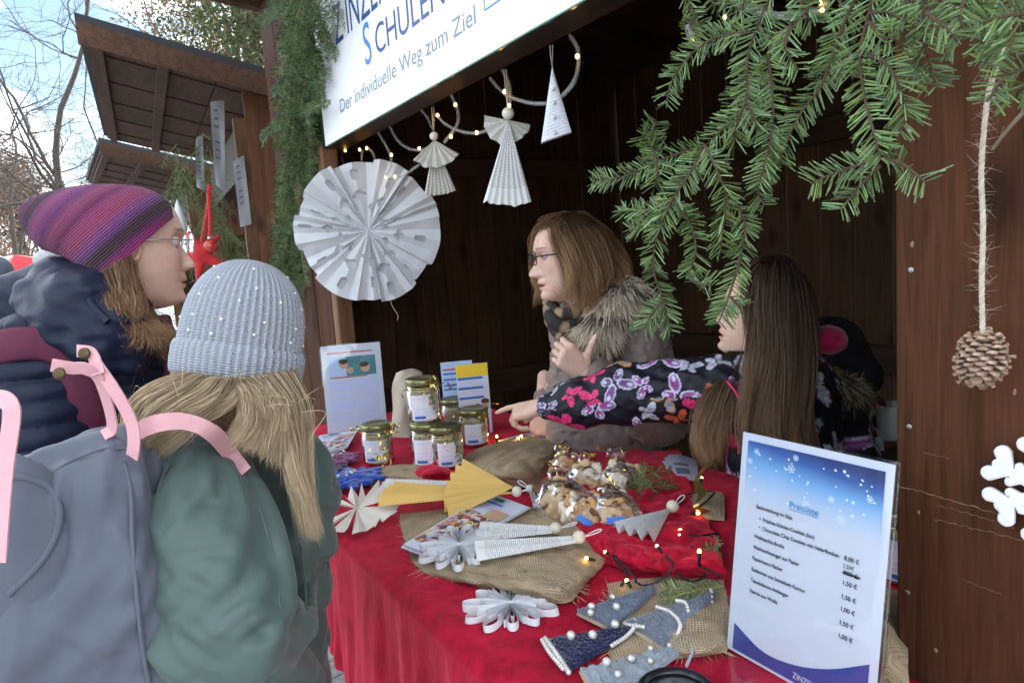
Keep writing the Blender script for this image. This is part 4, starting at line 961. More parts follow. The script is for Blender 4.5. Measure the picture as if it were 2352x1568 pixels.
def woman():
    d0 = 1.36; R = camframe(298, 570, -97, pitch=-2, roll=0); hc = PD(298, 569, d0); s = 1.06
    t = thing('person', 'person in purple striped knit slouch hat and navy quilted jacket, seen in profile', 'person', PD(200, 1200, 1.4)*A(1, 1, 0))
    mb = MB(); L_ = head(mb, R, hc, s, lips=(.9, .45, .42), mouth_open=.3, nose=1.0, blush=.35)
    nk0 = L_((-.02, 0, -.06)); nk1 = PD(265, 760, 1.40); T0, T1 = PD(175, 860, 1.46), PD(150, 1500, 1.46)
    add_sdf(mb, lambda P: chain(P, [nk0, nk1, T0], [.05, .055, .12], .03), nk1-.3, nk1+.3, .012)
    obj('body', mb, SKIN, t)
    eyes(L_, R, s, t, EYEW, M('iris_blue', (0.12, 0.17, 0.22), 0.2, 0.2), SKIN)
    glasses(L_, R, s, SILVER, t, 'square', rim=.0012)
    # quilted jacket
    sh = PD(105, 838, 1.30); el = PD(80, 1180, 1.24)
    def fj(P):
        d = cap(P, T0, T1, .17, .20)
        d = smin(d, cap(P, PD(250, 820, 1.45), PD(60, 800, 1.50), .105, .13), .05)
        d = smin(d, cap(P, PD(300, 850, 1.40), PD(310, 1300, 1.42), .09, .12), .05)
        arm = chain(P, [sh, el, PD(250, 1330, 1.2)], [.105, .09, .07], .03)
        d = smin(d, arm, .018)
        z = P[:, 2]+.006*wob(P, 8, 4); q = np.abs(np.sin(z*PI/.042))
        return d-.014*np.sqrt(q)+.0018*wob(P*A(2.2, 2.2, 1), 40, 5)+.009
    mb = MB(); add_sdf(mb, fj, PD(160, 1200, 1.4)-A(.42, .42, .22), PD(160, 900, 1.4)+A(.38, .42, .30), .0075)
    j = obj('jacket', mb, NAVY, t)
    # gathered hood lying round the neck
    def fh(P):
        d = chain(P, [PD(330, 775, 1.30), PD(270, 745, 1.25), PD(190, 690, 1.25), PD(140, 655, 1.33), PD(150, 640, 1.46), PD(230, 690, 1.52)], [.035, .052, .056, .05, .05, .05], .02)
        d = smin(d, chain(P, [PD(100, 690, 1.30), PD(150, 740, 1.25), PD(230, 790, 1.24), PD(300, 810, 1.27)], [.05, .05, .045, .04], .02), .02)
        d = smin(d, cap(P, PD(60, 720, 1.42), PD(200, 740, 1.45), .09, .09), .03)
        return d+.004*wob(P*A(1, 1, 1.4), 30, 3)+.010*np.abs(wob(P*A(.5, .5, 1.9), 34, 8))-.003
    mb = MB(); add_sdf(mb, fh, PD(190, 740, 1.36)-A(.27, .27, .16), PD(190, 700, 1.36)+A(.27, .27, .17), .006); obj('hood', mb, NAVY, j)
    obj('drawcord', MB().tube(spline([PD(160, 700, 1.215), PD(146, 655, 1.225), PD(170, 628, 1.25), PD(200, 640, 1.25), PD(205, 690, 1.205), PD(250, 740, 1.195)], 24), .008, 7), NAVY, j)
    # slouch hat: rings between its upper and lower outline, as deep as a head
    rr = [((397, 500), (206, 664), .092), ((388, 470), (196, 640), .094), ((362, 446), (182, 615), .094), ((325, 430), (160, 594), .092), ((280, 424), (132, 582), .088), ((232, 424), (104, 572), .082), ((180, 430), (82, 552), .072), ((130, 444), (68, 528), .058), ((92, 462), (64, 505), .036), ((72, 480), (66, 490), .008)]
    up = spline([r[0] for r in rr], 70); dn = spline([r[1] for r in rr], 70); dp = spline([(r[2], 0) for r in rr], 70)[:, 0]
    a = np.linspace(0, 2*PI, 72, endpoint=False); rows = []
    for i in range(70):
        p, q = PD(*up[i], d0-.01), PD(*dn[i], d0-.01); c = (p+q)/2; h = (p-q)/2; w_ = nrm(-CB+.46*(1-i/70)**2*nrm(np.cross(h, CB))*(1 if np.dot(np.cross(h, CB), CU) > 0 else -1))
        fold = 1+.018*np.sin(a*3+i*.12)*min(1, i/25)
        rows.append(c+np.cos(a)[:, None]*h*fold[:, None]+np.sin(a)[:, None]*w_*dp[i]*fold[:, None])
    G = np.array(rows)
    tt = np.linspace(0, 1, 70)
    key = [(0, (.20, .03, .14)), (.05, (.17, .035, .15)), (.07, (.10, .035, .13)), (.09, (.045, .028, .042)), (.15, (.040, .026, .040)), (.17, (.09, .04, .16)), (.22, (.15, .06, .21)), (.27, (.27, .06, .15)), (.33, (.22, .05, .16)), (.38, (.13, .02, .10)), (.45, (.24, .07, .17)), (.50, (.11, .03, .14)), (.55, (.17, .045, .19)), (.60, (.24, .08, .20)), (.63, (.14, .05, .17)), (.655, (.05, .03, .046)), (.70, (.045, .03, .045)), (.72, (.09, .025, .12)), (.80, (.12, .015, .09)), (1, (.10, .008, .07))]
    kc = np.stack([np.interp(tt, [k[0] for k in key], [k[1][c] for k in key]) for c in range(3)], 1)
    C = np.repeat(kc[:, None], 72, 1)*(1+.10*rng.normal(size=(70, 1, 1)))
    C = C*A(.95, .66, .66); mb = MB(); mb.grid(G, 0, np.clip(C, .004, 1), arcuv(G), closev=True)
    mb.grid(np.stack([G[0], G[0]*.94+G[1].mean(0)*.06]), 0, np.repeat(kc[:1], 144, 0), closev=True)
    obj('knit_hat', mb, KNIT1, t)
    # brown wavy hair below the hat
    gd = [[(300, 598, 1.275), (303, 650, 1.252), (322, 705, 1.25), (352, 748, 1.26), (392, 795, 1.27)], [(284, 606, 1.27), (296, 680, 1.236), (320, 735, 1.24), (358, 795, 1.25)], [(262, 618, 1.265), (284, 690, 1.228), (300, 740, 1.23), (322, 785, 1.24)],
          [(238, 632, 1.265), (260, 690, 1.228), (280, 740, 1.23), (296, 778, 1.235)], [(212, 645, 1.275), (236, 692, 1.24), (255, 730, 1.24), (272, 762, 1.245)], [(205, 664, 1.30), (222, 700, 1.29), (240, 725, 1.29), (255, 750, 1.29)]]
    gd2 = [[(345, 715, 1.35), (358, 740, 1.35), (380, 768, 1.33), (398, 805, 1.33)], [(325, 700, 1.33), (338, 740, 1.33), (358, 778, 1.32), (378, 812, 1.32)], [(300, 690, 1.33), (320, 735, 1.33), (335, 770, 1.33), (345, 800, 1.33)]]
    mb = MB()
    for g_, n, sd in ((gd, 8000, 4), (gd2, 2500, 5)):
        P, U, tk = hairsheet([[PD(*q) for q in c] for c in g_], n, .009, .009, sd, K=16, clumps=30, curl=.7, tight=.6)
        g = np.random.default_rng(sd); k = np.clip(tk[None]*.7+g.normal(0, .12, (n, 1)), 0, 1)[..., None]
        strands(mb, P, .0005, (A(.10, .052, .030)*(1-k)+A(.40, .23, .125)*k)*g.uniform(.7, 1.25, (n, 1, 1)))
    obj('hair', mb, HAIR, t)
    bp = spline([trace(fj, px, py, off=.006) for px, py in ((-30, 805), (40, 790), (110, 792), (160, 820), (188, 880), (208, 960), (220, 1050))], 40)
    m2 = MB().tube(bp, .03, 10, flat=(nrm(np.cross(bp[1]-bp[0], CB)), .25))
    tag(obj('backpack_strap', m2, BURG), 'burgundy shoulder strap over the navy quilted jacket', 'strap')
    bp2 = spline([PD(375, 730, 1.36), PD(390, 790, 1.34), PD(395, 860, 1.33)], 14); obj('scarf_edge', MB().tube(bp2, .014, 8), BURG, t)
woman()

# ================================================================== child in the grey beanie with the grey rucksack
GREEN = M('jacket_sage', (0.064, 0.098, 0.088), 0.5, 0.07, 8, 0.18, 260, spec=0.35, sheen=0.15)
PEARL = M('pearl', (0.60, 0.58, 0.54), 0.2, 0.05, spec=0.7, metal=.25)
PINK = M('strap_pink', (0.62, 0.33, 0.36), 0.75, 0.06, 30, 0.35, 700)
RUCK = M('rucksack_grey', (0.088, 0.097, 0.124), 0.62, 0.06, 10, 0.15, 400, spec=0.25, sheen=0.15)
BRASS = M('snap_brass', (0.09, 0.062, 0.035), 0.4, 0.2, 60, metal=0.8)
def child():
    t = thing('person', 'child in light grey ribbed beanie with pearls and sage green jacket, seen from behind', 'person', PD(600, 1568, 1.08)*A(1, 1, 0))
    hd = 1.02; R = camframe(548, 790, -140, pitch=-14, roll=7); hc = PD(556, 816, hd); s = .92
    mb = MB(); L_ = head(mb, R, hc, s, ears=False)
    nk1 = PD(560, 985, 1.06); T0, T1 = PD(590, 1130, 1.12), PD(545, 1750, 1.13)
    h_w = PD(760, 1640, 1.0)
    add_sdf(mb, lambda P: chain(P, [L_((-.02, 0, -.05)), nk1, T0], [.045, .05, .1], .03), nk1-.3, nk1+.3, .012)
    obj('body', mb, SKIN2, t)
    # beanie
    na, nt_ = 240, 40; a = np.linspace(0, 2*PI, na, endpoint=False)
    RB = R; hb = L_((-.004, 0, .030)); sc_ = .093
    def ringpt(r, z, rib=0.0, nr=52):
        rr = .79*r*(1+rib*np.clip(np.cos(a*nr), -.55, 1)); z = .875*z
        return np.stack([rr*np.cos(a)*1.08, rr*np.sin(a)*.985, np.full(na, z)], -1)@RB.T+hb
    prof = [(.106, -.040), (.107, -.01), (.1055, .02), (.101, .048), (.092, .074), (.078, .097), (.059, .115), (.036, .127), (.014, .132), (.002, .133)]
    pf = spline(prof, nt_); rows = [ringpt(p[0], p[1], .028*min(1, (1-i/nt_)*2.2)*(1 if i < nt_*.93 else .3)) for i, p in enumerate(pf)]
    G = np.array(rows); C = np.full(G.shape[:2]+(3,), 1.)*A(.29, .31, .35)
    gr = 1+.20*np.cos(a*52); C = C*gr[None, :, None]
    mb = MB(); mb.grid(G, 0, C, arcuv(G), closev=True)
    pc = spline([(.103, -.070), (.110, -.071), (.1135, -.060), (.1145, -.040), (.1135, -.024), (.110, -.017), (.105, -.016)], 16)
    G2 = np.array([ringpt(p[0], p[1], .022) for p in pc]); C2 = np.full(G2.shape[:2]+(3,), 1.)*A(.30, .32, .365)*gr[None, :, None]
    mb.grid(G2, 0, C2, arcuv(G2), closev=True)
    hat = obj('beanie', mb, KNIT2, t)
    g = np.random.default_rng(12)
    me = MB().sphere((0, 0, 0), .0026, 10).mesh('pearl'); me.materials.append(PEARL)
    for row, (zz, cnt, off) in enumerate(((-.005, 11, .1), (.025, 10, .42), (.055, 9, .2), (.085, 7, .5), (.108, 5, .1))):
        for k in range(cnt):
            an = 2*PI*k/cnt+off+g.normal(0, .06); z_ = zz+g.normal(0, .004)
            r_ = np.interp(z_, [p[1] for p in prof], [p[0] for p in prof])*1.018
            obj('pearl', me, None, hat, loc=A(.79*r_*math.cos(an)*1.08, .79*r_*math.sin(an)*.985, .875*z_)@RB.T+hb)
    # jacket: body, near sleeve, stand collar
    sh = PD(455, 1118, .955); el = PD(520, 1430, .875); fa = PD(640, 1670, .95)
    def fj(P):
        d = cap(P, T0, T1, .13, .14, (R[:, 0], .8))
        d = smin(d, cap(P, PD(480, 1100, 1.02), PD(620, 1110, 1.14), .075, .08), .05)
        d = smin(d, cap(P, PD(650, 1130, 1.10), PD(606, 1750, 1.12), .050, .060), .04)
        arm = chain(P, [sh, PD(475, 1260, .895), el, fa], [.078, .080, .084, .07], .04)
        d = smin(d, arm, .006)
        ww = (P@nrm(CR*.75+CU*.65))
        d = d+.006*wob(P*A(1, 1, .7), 17, 2)+.014*np.abs(wob(np.stack([ww*2.2, P[:, 1]*.4, P[:, 2]*.4], 1), 14, 3))+.003*np.abs(wob(P*A(1, 1, .7), 30, 5))-.010+.007*np.exp(-np.abs(wob(np.stack([ww*1.6, P[:, 1]*.6, P[:, 2]*.5], 1), 20, 14))/.06)
        return np.maximum(d, -cap(P, L_((-.02, 0, -.05)), nk1, .04, .04))
    fj0 = fj; fj = ridged(fj0, [[(431, 1030), (380, 1075), (330, 1125)], [(460, 1045), (400, 1110), (375, 1180), (376, 1240)], [(500, 1065), (440, 1120), (400, 1190), (378, 1262)], [(505, 1225), (470, 1290), (425, 1345), (375, 1388)], [(560, 1190), (530, 1290), (480, 1370), (410, 1430)], [(645, 1415), (600, 1495), (530, 1535)], [(640, 1470), (590, 1540), (540, 1560)], [(610, 1330), (570, 1400), (500, 1450)], [(590, 1110), (625, 1200), (650, 1300), (662, 1400)], [(690, 1240), (705, 1340), (715, 1440)], [(672, 1150), (690, 1250), (700, 1330)]])
    fj = ridged(fj, [[(376, 1252), (420, 1190), (470, 1130)], [(378, 1258), (440, 1215), (515, 1175)], [(382, 1268), (450, 1250), (540, 1235)], [(384, 1280), (440, 1290), (520, 1300)], [(388, 1295), (430, 1330), (490, 1365)], [(360, 1140), (352, 1190), (362, 1245)], [(640, 1400), (590, 1420), (540, 1460)], [(650, 1440), (620, 1480), (560, 1500)], [(600, 1380), (560, 1400), (520, 1425)], [(415, 1420), (470, 1470), (540, 1490)], [(400, 1460), (440, 1510), (500, 1540)], [(520, 1060), (545, 1110), (560, 1160)], [(470, 1050), (480, 1090), (478, 1130)]], r=.006, lift=.0035, k=.006)
    mb = MB(); add_sdf(mb, fj, PD(600, 1500, 1.05)-A(.36, .36, .22), PD(600, 1200, 1.05)+A(.36, .36, .28), .0058); j = obj('jacket', mb, GREEN, t)
    # blond hair
    gs = [[[(430, 862, .93), (372, 880, .91), (322, 915, .90), (296, 960, .90), (300, 1020, .91), (318, 1085, .93)], [(470, 872, .91), (420, 905, .89), (365, 940, .88), (335, 985, .885), (322, 1040, .90), (312, 1090, .92)],
           [(510, 876, .90), (480, 915, .875), (425, 950, .87), (380, 985, .87), (345, 1020, .88), (330, 1075, .90)], [(550, 880, .90), (535, 915, .875), (490, 945, .87), (450, 965, .87), (400, 1000, .875), (360, 1040, .89)]],
          [[(540, 880, .90), (560, 905, .88), (565, 940, .88), (545, 985, .885), (500, 1015, .89)], [(580, 876, .91), (610, 905, .895), (625, 940, .895), (610, 990, .905), (575, 1035, .92)], [(610, 872, .925), (640, 920, .915), (652, 960, .915), (650, 1020, .925), (640, 1080, .94)]],
          [[(600, 872, .93), (640, 920, .92), (655, 990, .925), (668, 1070, .935), (690, 1150, .945), (712, 1225, .955)], [(630, 866, .95), (668, 930, .94), (672, 1000, .945), (680, 1080, .95), (700, 1160, .955), (722, 1235, .96)], [(655, 860, .98), (690, 930, .975), (692, 1010, .98), (690, 1090, .98), (705, 1160, .98), (728, 1225, .98)], [(668, 850, 1.0), (705, 940, 1.0), (702, 1020, 1.0), (695, 1080, 1.0), (700, 1150, 1.0)]]]
    mb = MB()
    for g_, n, sd in zip(gs, (12000, 6000, 8000), (7, 8, 9)):
        P, U, tk = hairsheet([[PD(*q) for q in c] for c in g_], n, .0062, .006, sd, K=16, clumps=30, curl=.2, tight=.55, vary=.66)
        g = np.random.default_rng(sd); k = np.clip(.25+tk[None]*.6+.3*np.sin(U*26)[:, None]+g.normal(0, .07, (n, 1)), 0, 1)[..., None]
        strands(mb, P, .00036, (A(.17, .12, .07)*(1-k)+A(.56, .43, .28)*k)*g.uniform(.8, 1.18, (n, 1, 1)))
    # stray flyaway hairs
    g = np.random.default_rng(31); n = 70; K = 14; base = np.array([PD(g.uniform(330, 700), g.uniform(900, 960), .90) for _ in range(n)]); tk = np.linspace(0, 1, K)
    P = base[:, None]+g.normal(0, .03, (n, 1, 3))*tk[None, :, None]+np.sin(tk*5)[None, :, None]*g.normal(0, .012, (n, 1, 3))+CU*(.03*tk-.05*tk**2)[None, :, None]
    strands(mb, P, .0004, np.tile(A(.45, .35, .23), (n, 1)))
    mb.sphere(L_((-.03, 0, -.035)), .082, 20, c=A(.25, .16, .09), sc=(.85, .95, 1), R=R)
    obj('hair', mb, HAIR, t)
    # rucksack, a thing of its own carried on the back
    rk = thing('rucksack', 'grey-blue rucksack with pink straps on the back of the child', 'backpack', PD(170, 1500, .88)*A(1, 1, 0)+A(0, 0, .9))
    F = nrm(R[:, 0]*A(1, 1, 0)); F = nrm(nrm(CR*A(1, 1, 0))*.97-nrm(CB*A(1, 1, 0))*.24); U = nrm(A(0, 0, 1)-F*.15); Lf = np.cross(U, F); RR = np.stack([F, Lf, U], 1)
    bc = PD(208, 1440, .88)
    def fr(P):
        Q = (P-bc)@RR; z = Q[:, 2]; tp = np.clip((z-.05)/.2, 0, 1)
        hx = .125-.030*tp+.004*np.clip(-z/.2, 0, 1); hy = .125-.04*tp
        dx = np.abs(Q[:, 0]-.008*tp)-hx+.045; dy = np.abs(Q[:, 1])-hy+.045; dz = np.abs(z)-.215+.02+.10*np.clip(-(Q[:, 0]+.02), -.03, 1)*(z > 0)
        q = np.stack([dx, dy, dz], 1); d = np.linalg.norm(np.maximum(q, 0), axis=1)+np.minimum(q.max(1), 0)-.04
        return d+.005*wob(P*A(1, 1, .6), 20, 4)+.012*np.abs(wob(P@RR*A(1.6, 1.6, .45), 15, 6))+.003*np.abs(wob(P*A(1, 1, .6), 30, 9))-.009+.006*np.exp(-np.abs(wob(P@RR*A(1.3, 1.3, .5), 20, 16))/.06)
    fr0 = fr; fr = ridged(fr0, [[(180, 1075), (120, 1180), (75, 1290)], [(250, 1055), (225, 1140), (205, 1230), (200, 1320)], [(270, 1080), (285, 1200), (300, 1330)], [(240, 1300), (150, 1400), (90, 1500)], [(300, 1420), (220, 1480), (150, 1550)], [(60, 1070), (150, 1040), (240, 1010)]], r=.012, lift=.006, k=.02)
    fr = ridged(fr, [[(300, 1010), (318, 1090), (330, 1180)], [(255, 1020), (238, 1100), (232, 1180)], [(205, 1040), (190, 1110), (180, 1190)], [(150, 1055), (138, 1110), (128, 1170)], [(330, 1230), (310, 1300), (270, 1370)], [(350, 1300), (330, 1380), (280, 1450)], [(200, 1260), (160, 1330), (110, 1390)], [(370, 1400), (340, 1470), (300, 1540)], [(260, 1200), (290, 1260), (330, 1310)], [(120, 1430), (190, 1470), (260, 1490)]], r=.006, lift=.003, k=.007)
    mb = MB(); add_sdf(mb, fr, bc-A(.26, .26, .30), bc+A(.26, .26, .32), .006); b = obj('bag', mb, RUCK, rk)
    # front pocket with piping
    pc_ = PD(22, 1320, .775)
    def fp(P):
        Q = (P-c_)@RR; d = ell(Q, (0, 0, 0), (.085, .03, .125)); return d+.004*wob(P, 30, 7)
    c_ = trace(fr, 10, 1290, off=-.012); mb = MB(); add_sdf(mb, fp, c_-.16, c_+.16, .007); pk = obj('pocket', mb, RUCK, b)
    obj('piping', MB().tube(spline([trace(lambda P: np.minimum(fp(P), fr(P)), *q) for q in ((0, 1092), (60, 1097), (115, 1120), (138, 1170), (128, 1230), (90, 1295), (20, 1365))], 40), .0042, 7), RUCK, pk)
    obj('seam', MB().tube(spline([trace(fr, *q) for q in ((285, 1060), (300, 1130), (305, 1250), (318, 1400), (330, 1500), (345, 1580))], 30), .003, 6), RUCK, b)
    # straps: webbing with snap buttons
    def strap(name, pts, w_, dirs, par=rk):
        P = spline(pts, 44); T = np.gradient(P, axis=0); T /= np.linalg.norm(T, axis=1)[:, None]
        D = spline(dirs, 44); D -= T*np.sum(D*T, 1)[:, None]; D /= np.linalg.norm(D, axis=1)[:, None]; Nn = np.cross(T, D)
        th = .0011; rows = np.stack([P-D*w_/2-Nn*th, P+D*w_/2-Nn*th, P+D*w_/2+Nn*th, P-D*w_/2+Nn*th], 1)
        return obj(name, MB().grid(rows, closev=True, cap=True), PINK, par, sharp=40)
    strap('handle_strap', [PD(238, 1000, .82), PD(258, 975, .815), PD(232, 880, .79), PD(200, 848, .775), PD(165, 845, .768), PD(118, 838, .76)], .0145, [CB*.3+CR, CB*.3+CR, CR*.9+CU*.2+CB*.3, CU*.8+CB*.5, CU*.9+CB*.4, CU*.9+CR*.3])
    strap('handle_strap', [PD(178, 805, .80), PD(210, 812, .79), PD(222, 842, .785), PD(225, 860, .78)], .0145, [CU*.9-CR*.2, CU*.9+CR*.2, CR*.8+CU*.3, CR])
    strap('handle_strap', [PD(222, 838, .785), PD(262, 895, .79), PD(298, 960, .80), PD(308, 1010, .805), PD(300, 1070, .81)], .0145, [CR*.6+CU*.5, CR*.8+CU*.4, CR+CU*.1, CR, CR])
    strap('handle_strap', [PD(-30, 925, .70), PD(0, 915, .695), PD(24, 930, .69), PD(26, 970, .69), PD(12, 1070, .69), PD(2, 1180, .69), PD(-6, 1290, .69)], .018, [CU, CU*.9+CR*.3, CR*.8+CU*.6, CR, CR, CR, CR])
    strap('shoulder_strap', [PD(318, 990, .83), PD(360, 972, .815), PD(425, 968, .815), PD(485, 992, .83)]+[trace(fj, px, py, off=.010) for px, py in ((530, 1042), (562, 1085))], .021, [CU, CU+CB*.2, CU*.9+CR*.2+CB*.3, CU*.7+CR*.6+CB*.2, CR*.7+CU*.6, CR*.8+CU*.5])
    obj('zip', MB().tube(spline([trace(fr, *q) for q in ((2, 1094), (30, 1092), (62, 1088), (84, 1086))], 12), .0022, 6), BLACK, b)
    obj('seam', MB().tube(spline([trace(fr, *q, off=-.001) for q in ((120, 1085), (170, 1055), (240, 1030), (290, 1030))], 20), .0018, 5), RUCK, b)
    for sl in (((395, 1050), (365, 1120), (350, 1200)), ((560, 1095), (600, 1180), (630, 1290), (645, 1400)), ((660, 1120), (690, 1250), (705, 1400))): obj('seam', MB().tube(spline([trace(fj, *q, off=-.0012) for q in sl], 24), .0018, 5), GREEN, j)
    for q in (PD(194, 812, .785), PD(137, 858, .755), PD(330, 985, .845)):
        mb = MB().lathe([(0, .0028), (.004, .0028), (.0066, .0022), (.0072, 0.0)], 18, M=(frame(CR, CB), q)); obj('snap', mb, BRASS, rk)
child()
# ================================================================== counter cloth and goods
ZT = 0.957
def T(px, py, h=0.0): return PZ(px, py, ZT+h)
def velvet(name, c0, c1):
    q, nt, b = newmat(name); L = nt.links.new
    tc = N(nt, 'ShaderNodeTexCoord'); mp = N(nt, 'ShaderNodeMapping', i={'Scale': (1, 1, .45)}); L(tc.outputs['Object'], mp.inputs[0])
    n1 = N(nt, 'ShaderNodeTexNoise', i={'Scale': 26.0, 'Detail': 8.0, 'Roughness': 0.72, 'Distortion': 0.3}); L(mp.outputs[0], n1.inputs['Vector'])
    n2 = N(nt, 'ShaderNodeTexNoise', i={'Scale': 160.0, 'Detail': 4.0}); L(mp.outputs[0], n2.inputs['Vector'])
    cr = N(nt, 'ShaderNodeValToRGB'); e = cr.color_ramp.elements; e[0].position = .36; e[0].color = rgb(c0); e[1].position = .64; e[1].color = rgb(c1); L(n1.outputs[0], cr.inputs[0]); L(cr.outputs[0], b.inputs['Base Color'])
    ad = N(nt, 'ShaderNodeMath', operation='MULTIPLY_ADD', i={1: .25}); L(n2.outputs[0], ad.inputs[0]); L(n1.outputs[0], ad.inputs[2])
    bp = N(nt, 'ShaderNodeBump', i={'Strength': .8, 'Distance': .0035}); L(ad.outputs[0], bp.inputs['Height']); L(bp.outputs[0], b.inputs['Normal'])
    b.inputs['Roughness'].default_value = .75; b.inputs['Specular IOR Level'].default_value = .15
    b.inputs['Sheen Weight'].default_value = .8; b.inputs['Sheen Roughness'].default_value = .35; b.inputs['Sheen Tint'].default_value = (1, .12, .18, 1)
    return q
VELVET = velvet('crushed_velvet', (0.23, 0.0016, 0.013), (0.46, 0.004, 0.034))
BURLAP = weave('burlap', (0.42, 0.32, 0.21), (0.085, 0.06, 0.035), .0085)
def tablecloth():
    nx, m = 200, 150; xs = np.linspace(-2.56, -0.16, nx)
    prof = []; yb = 1.335
    for k in np.linspace(0, 1, 90): prof.append((lerp(yb, .445, k), ZT))
    for k in np.linspace(0, PI/2, 10)[1:]: prof.append((.445-.022*math.sin(k), ZT-.022+.022*math.cos(k)))
    for k in np.linspace(0, 1, 50)[1:]: prof.append((.423, ZT-.022-k*.315))
    prof = np.array(prof); G = np.zeros((nx, len(prof), 3))
    for i, x in enumerate(xs):
        y = prof[:, 0].copy(); z = prof[:, 1].copy(); dr = np.clip((ZT-.01-z)/.3, 0, 1)
        f = fnoise(np.full_like(y, x*16), dr*1.2, 3, 3)
        y -= dr*(.016+.022*f); z -= dr*.02*math.sin(x*4.3)
        z = z+np.where(dr > 0, 0, .0035*fnoise(x*14+y*5, y*17, 5, 3)*np.clip((1.3-y)*20, 0, 1))
        xx = np.full_like(y, x)
        xx = np.where(y > .84, np.minimum(xx, OX1-.006-(xs[-1]-x)*.02), xx)
        G[i] = np.stack([xx, y, z], -1)
    tag(obj('tablecloth', MB().grid(G), VELVET), 'crushed red velvet cloth draped over the counter', 'tablecloth')
tablecloth()
def cloth(name, ctrl, mat, label, cat, nu=56, nv=56, noise=.004, seed=1, z0=.002, fringe=False, ns=30):
    """ctrl: rows of (px, py, height); a draped piece of cloth lying on the counter"""
    c = [[np.append(T(p[0], p[1], 0)[:2], ZT+z0+p[2]) if p[2] < .02 else T(p[0], p[1], p[2]) for p in r] for r in ctrl]
    G = patch(c, nu, nv); uv = arcuv(G)
    U, V_ = np.meshgrid(np.linspace(0, 1, nu), np.linspace(0, 1, nv), indexing='ij')
    edge = np.minimum(np.minimum(U, 1-U), np.minimum(V_, 1-V_)); k = np.clip(edge*8, 0.15, 1)
    G[..., 2] += np.abs(noise*fnoise(uv[..., 0]*ns, uv[..., 1]*ns, seed, 4))*k
    G[..., 0] += .4*noise*fnoise(uv[..., 0]*50, uv[..., 1]*50, seed+1, 3); G[..., 1] += .4*noise*fnoise(uv[..., 0]*50, uv[..., 1]*50, seed+2, 3)
    G[..., 2] = np.maximum(G[..., 2], ZT+.0045)
    mb = MB().grid(G, u=uv); mb.grid(G[:, ::-1]-A(0, 0, .0014), u=uv[:, ::-1])
    for E_ in (G[0], G[-1], G[:, 0], G[:, -1]): mb.grid(np.stack([E_, E_-A(0, 0, .0014)]), u=np.zeros((2*len(E_), 2)))
    o = obj(name, mb, mat); tag(o, label, cat)
    if fringe:
        g = np.random.default_rng(seed); m2 = MB(); E_ = np.concatenate([G[:, 0], G[-1]]); ctr = G.mean((0, 1))
        P = []
        for _ in range(90):
            p = E_[g.integers(len(E_))]; d = nrm((p-ctr)*A(1, 1, 0))+g.normal(0, .35, 3)*A(1, 1, .3); q = np.linspace(0, 1, 6)[:, None]
            P.append(p+d*q*g.uniform(.008, .022)+g.normal(0, .002, 3)*q**2+A(0, 0, .001))
        strands(m2, np.array(P), .0005, np.ones((90, 3))); tag(obj('loose_threads', m2, THREAD, o), None, None, kind='stuff')
    return G
THREAD = M('jute_thread', (0.36, 0.27, 0.16), 0.95, 0.15)
# burlap pieces
cloth('burlap_cloth', [[(918, 1185, .003), (1040, 1175, .006), (1160, 1165, .006), (1290, 1180, .004)], [(925, 1225, .003), (1050, 1225, .012), (1190, 1215, .018), (1340, 1205, .014)],
                       [(935, 1265, .003), (1070, 1280, .020), (1220, 1280, .034), (1375, 1255, .022)], [(965, 1312, .003), (1110, 1335, .022), (1270, 1345, .036), (1395, 1300, .012)], [(1010, 1330, .003), (1140, 1362, .004), (1290, 1395, .006), (1345, 1350, .006)]],
      BURLAP, 'large crumpled burlap cloth under the white paper flower and folded paper angels', 'burlap', 60, 70, .005, 3, fringe=True)
cloth('burlap_cloth', [[(1060, 1055, .003), (1130, 1025, .008), (1240, 1005, .006), (1330, 1010, .003)], [(1060, 1085, .006), (1140, 1055, .05), (1230, 1040, .05), (1310, 1040, .012)],
                       [(1080, 1110, .01), (1150, 1085, .06), (1220, 1075, .055), (1270, 1075, .012)], [(1120, 1130, .004), (1170, 1135, .015), (1215, 1130, .012), (1250, 1115, .003)]],
      BURLAP, 'burlap hump between the jars and the cookie bags', 'burlap', 50, 50, .006, 7)
cloth('burlap_cloth', [[(1395, 1345, .003), (1480, 1335, .004), (1580, 1330, .006), (1660, 1330, .008)], [(1400, 1395, .003), (1490, 1385, .006), (1590, 1375, .012), (1668, 1375, .014)],
                       [(1405, 1450, .003), (1500, 1440, .008), (1600, 1425, .022), (1676, 1420, .02)], [(1400, 1510, .003), (1500, 1505, .012), (1610, 1490, .022), (1680, 1480, .008)], [(1440, 1545, .003), (1520, 1530, .006), (1610, 1515, .005), (1668, 1500, .003)]],
      BURLAP, 'burlap cloth under the grey felt trees beside the price list', 'burlap', 60, 60, .004, 11, fringe=True)
cloth('burlap_cloth', [[(1530, 1260, .003), (1580, 1240, .008), (1640, 1235, .01)], [(1510, 1285, .004), (1580, 1275, .024), (1650, 1265, .02)], [(1500, 1312, .003), (1580, 1305, .008), (1655, 1300, .005)]],
      BURLAP, 'small burlap fold behind the red runner next to the price list', 'burlap', 40, 40, .004, 13)
cloth('burlap_cloth', [[(1560, 1140, .003), (1610, 1135, .008), (1660, 1135, .004)], [(1570, 1170, .004), (1620, 1165, .02), (1665, 1165, .012)], [(1585, 1200, .003), (1625, 1200, .006), (1665, 1200, .004)]],
      BURLAP, 'burlap patch below the gold ribbon curls', 'burlap', 34, 34, .004, 15)
